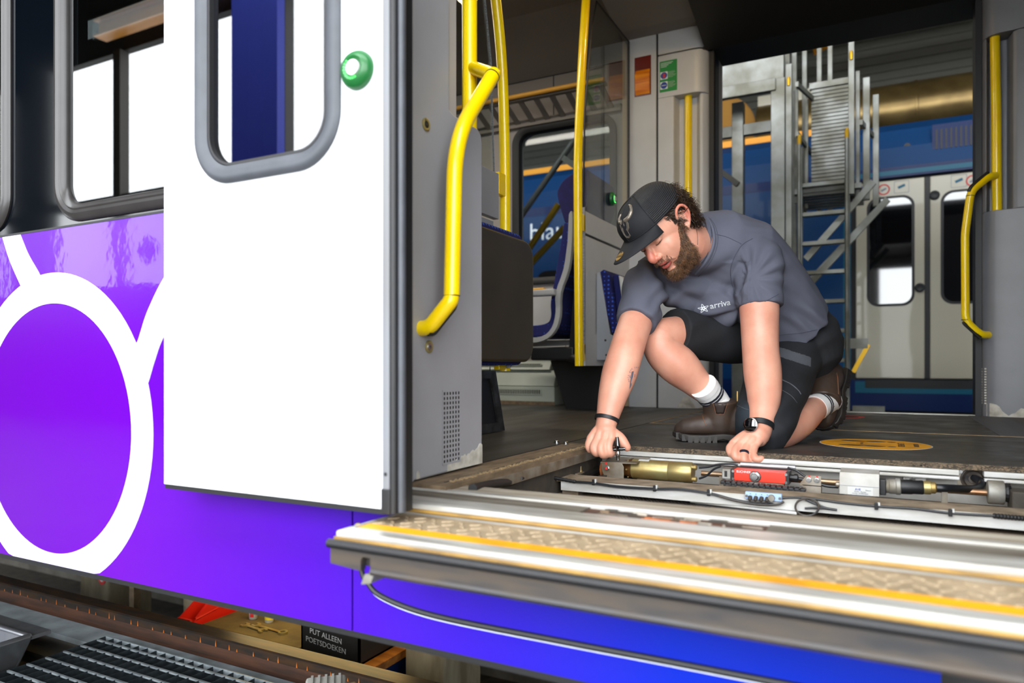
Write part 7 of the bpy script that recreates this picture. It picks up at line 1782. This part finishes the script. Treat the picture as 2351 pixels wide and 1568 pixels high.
b_toe, b_heel = onZ(1546, 1011, 0), onZ(1738, 1016, 0)
boot(b_heel, b_toe, (0,0,1), 'boot', W(1653, 918, 2.262), 0.44)
k_toe = W(1902, 999, 2.44); k_toe.z = 0.012; k_heel = W(1936, 852, 2.53)
boot(k_heel, k_toe, cdir(-0.85, -0.05, 0.5), 'boot', W(1890, 924, 2.405))
# ---- watch, wristband, ring
wn_ = cdir(-0.62, 0.08, 0.78); wc = W(1735, 976, 2.052)+wn_*0.028
ax_arm = (LWr-W(1754, 915, 2.10)).normalized()
wt = MB().lathe(W(1745, 979, 2.056), ax_arm, [(-0.009, 0.0375), (-0.008, 0.0395), (0.008, 0.0392), (0.009, 0.0372)], 28, False).build('watch', 'band_black', man, True)
wcase = MB().lathe(wc, wn_, [(0.004, 0.016), (0.008, 0.0205), (0.015, 0.0208), (0.0165, 0.019)], 32).build('watch_case', 'steel', wt, True)
MB().lathe(wc, wn_, [(0.0163, 0.0192), (0.0172, 0.018)], 32).build('watch_glass', 'glass_black', wcase, True)
MB().lathe(W(1393, 963, 2.059), (RWr-W(1406, 912, 2.08)).normalized(), [(-0.0055, 0.0330), (-0.005, 0.0360), (0.005, 0.0352), (0.0055, 0.0322)], 28, False).build('wristband', 'band_black', man, True)
MB().lathe(W(1708, 1041, 1.987), (W(1708, 1050, 1.979)-W(1709, 1032, 1.997)), [(-0.004, 0.0125), (-0.0035, 0.0142), (0.0035, 0.0142), (0.004, 0.0125)], 24, False).build('finger_ring', 'ring_blue', man, True)
# neck chain
seam_line([(1592, 505), (1598, 525), (1601, 545), (1601, 562)], bvh, 'neck_chain', 'steel', man, 0.0007, 0.0008)
# tattoo on the right forearm: small cross and curved words
tb_ = bvh
tatt = MB()
def tat_poly(pix, name):
    pts = []
    for x, y in pix:
        hit = tb_.ray_cast(Vector((0, 0, CAMH)), ray(x, y).normalized())
        if hit[0] is None: return
        pts.append(hit[0]+hit[1]*0.0004)
    mb = MB(); mb.add(pts, [tuple(range(len(pts)))]); mb.build(name, 'ink_tattoo', man)
tat_poly([(1450, 853), (1455, 852), (1452, 872), (1449, 886), (1445, 894), (1446, 880)], 'tattoo')
tat_poly([(1446, 862), (1458, 859), (1457, 866), (1446, 868)], 'tattoo')
for k, ch_ in enumerate('only god can'):
    if ch_ == ' ': continue
    a = math.radians(205-k*11.5); x = 1461+19*math.cos(a)*1.0; y = 862-23*math.sin(a)*1.0+4
    hit = tb_.ray_cast(Vector((0, 0, CAMH)), ray(x, y).normalized())
    if hit[0] is None: continue
    n_ = hit[1]; r_ = (CR*math.sin(a)+CU*-math.cos(a)*-1*0+CU*(-math.cos(a))); r_ = (CR*math.sin(a)-CU*math.cos(a)); r_ = (r_-n_*r_.dot(n_)).normalized(); u_ = n_.cross(r_)
    text_mesh('tattoo_lettering', ch_, hit[0], r_, u_, 0.0085, 'ink_tattoo', man, off=0.0004, extr=0.0001)

# ---- groups of alike things
GROUPS = {'concrete_pillar': 'concrete pillars in the pit', 'wrench': 'wrenches on the bench mat', 'tub': 'white tubs on the bench', 'bent_handrail': 'bent yellow handrails at the doorways',
          'partition_pole': 'bowed yellow poles of the partitions', 'recessed_grab_pole': 'yellow poles set in the door columns', 'folding_seat': 'fold-up seats on the partitions', 'coach_seat': 'blue high-backed coach seats',
          'draught_partition': 'grey partitions with glass tops', 'door_column': 'grey columns of the far doorway', 'floor_sticker': 'round stickers on the coach floor', 'link_bar': 'dark link bars in the ramp bay',
          'motor_lead': 'black leads of the drive motor', 'rail_cable': 'cables tied along the cross rail'}
for o in bpy.data.objects:
    if o.parent is None and 'label' in o.keys():
        k = o.name.split('.')[0]
        if k in GROUPS: o['group'] = GROUPS[k]
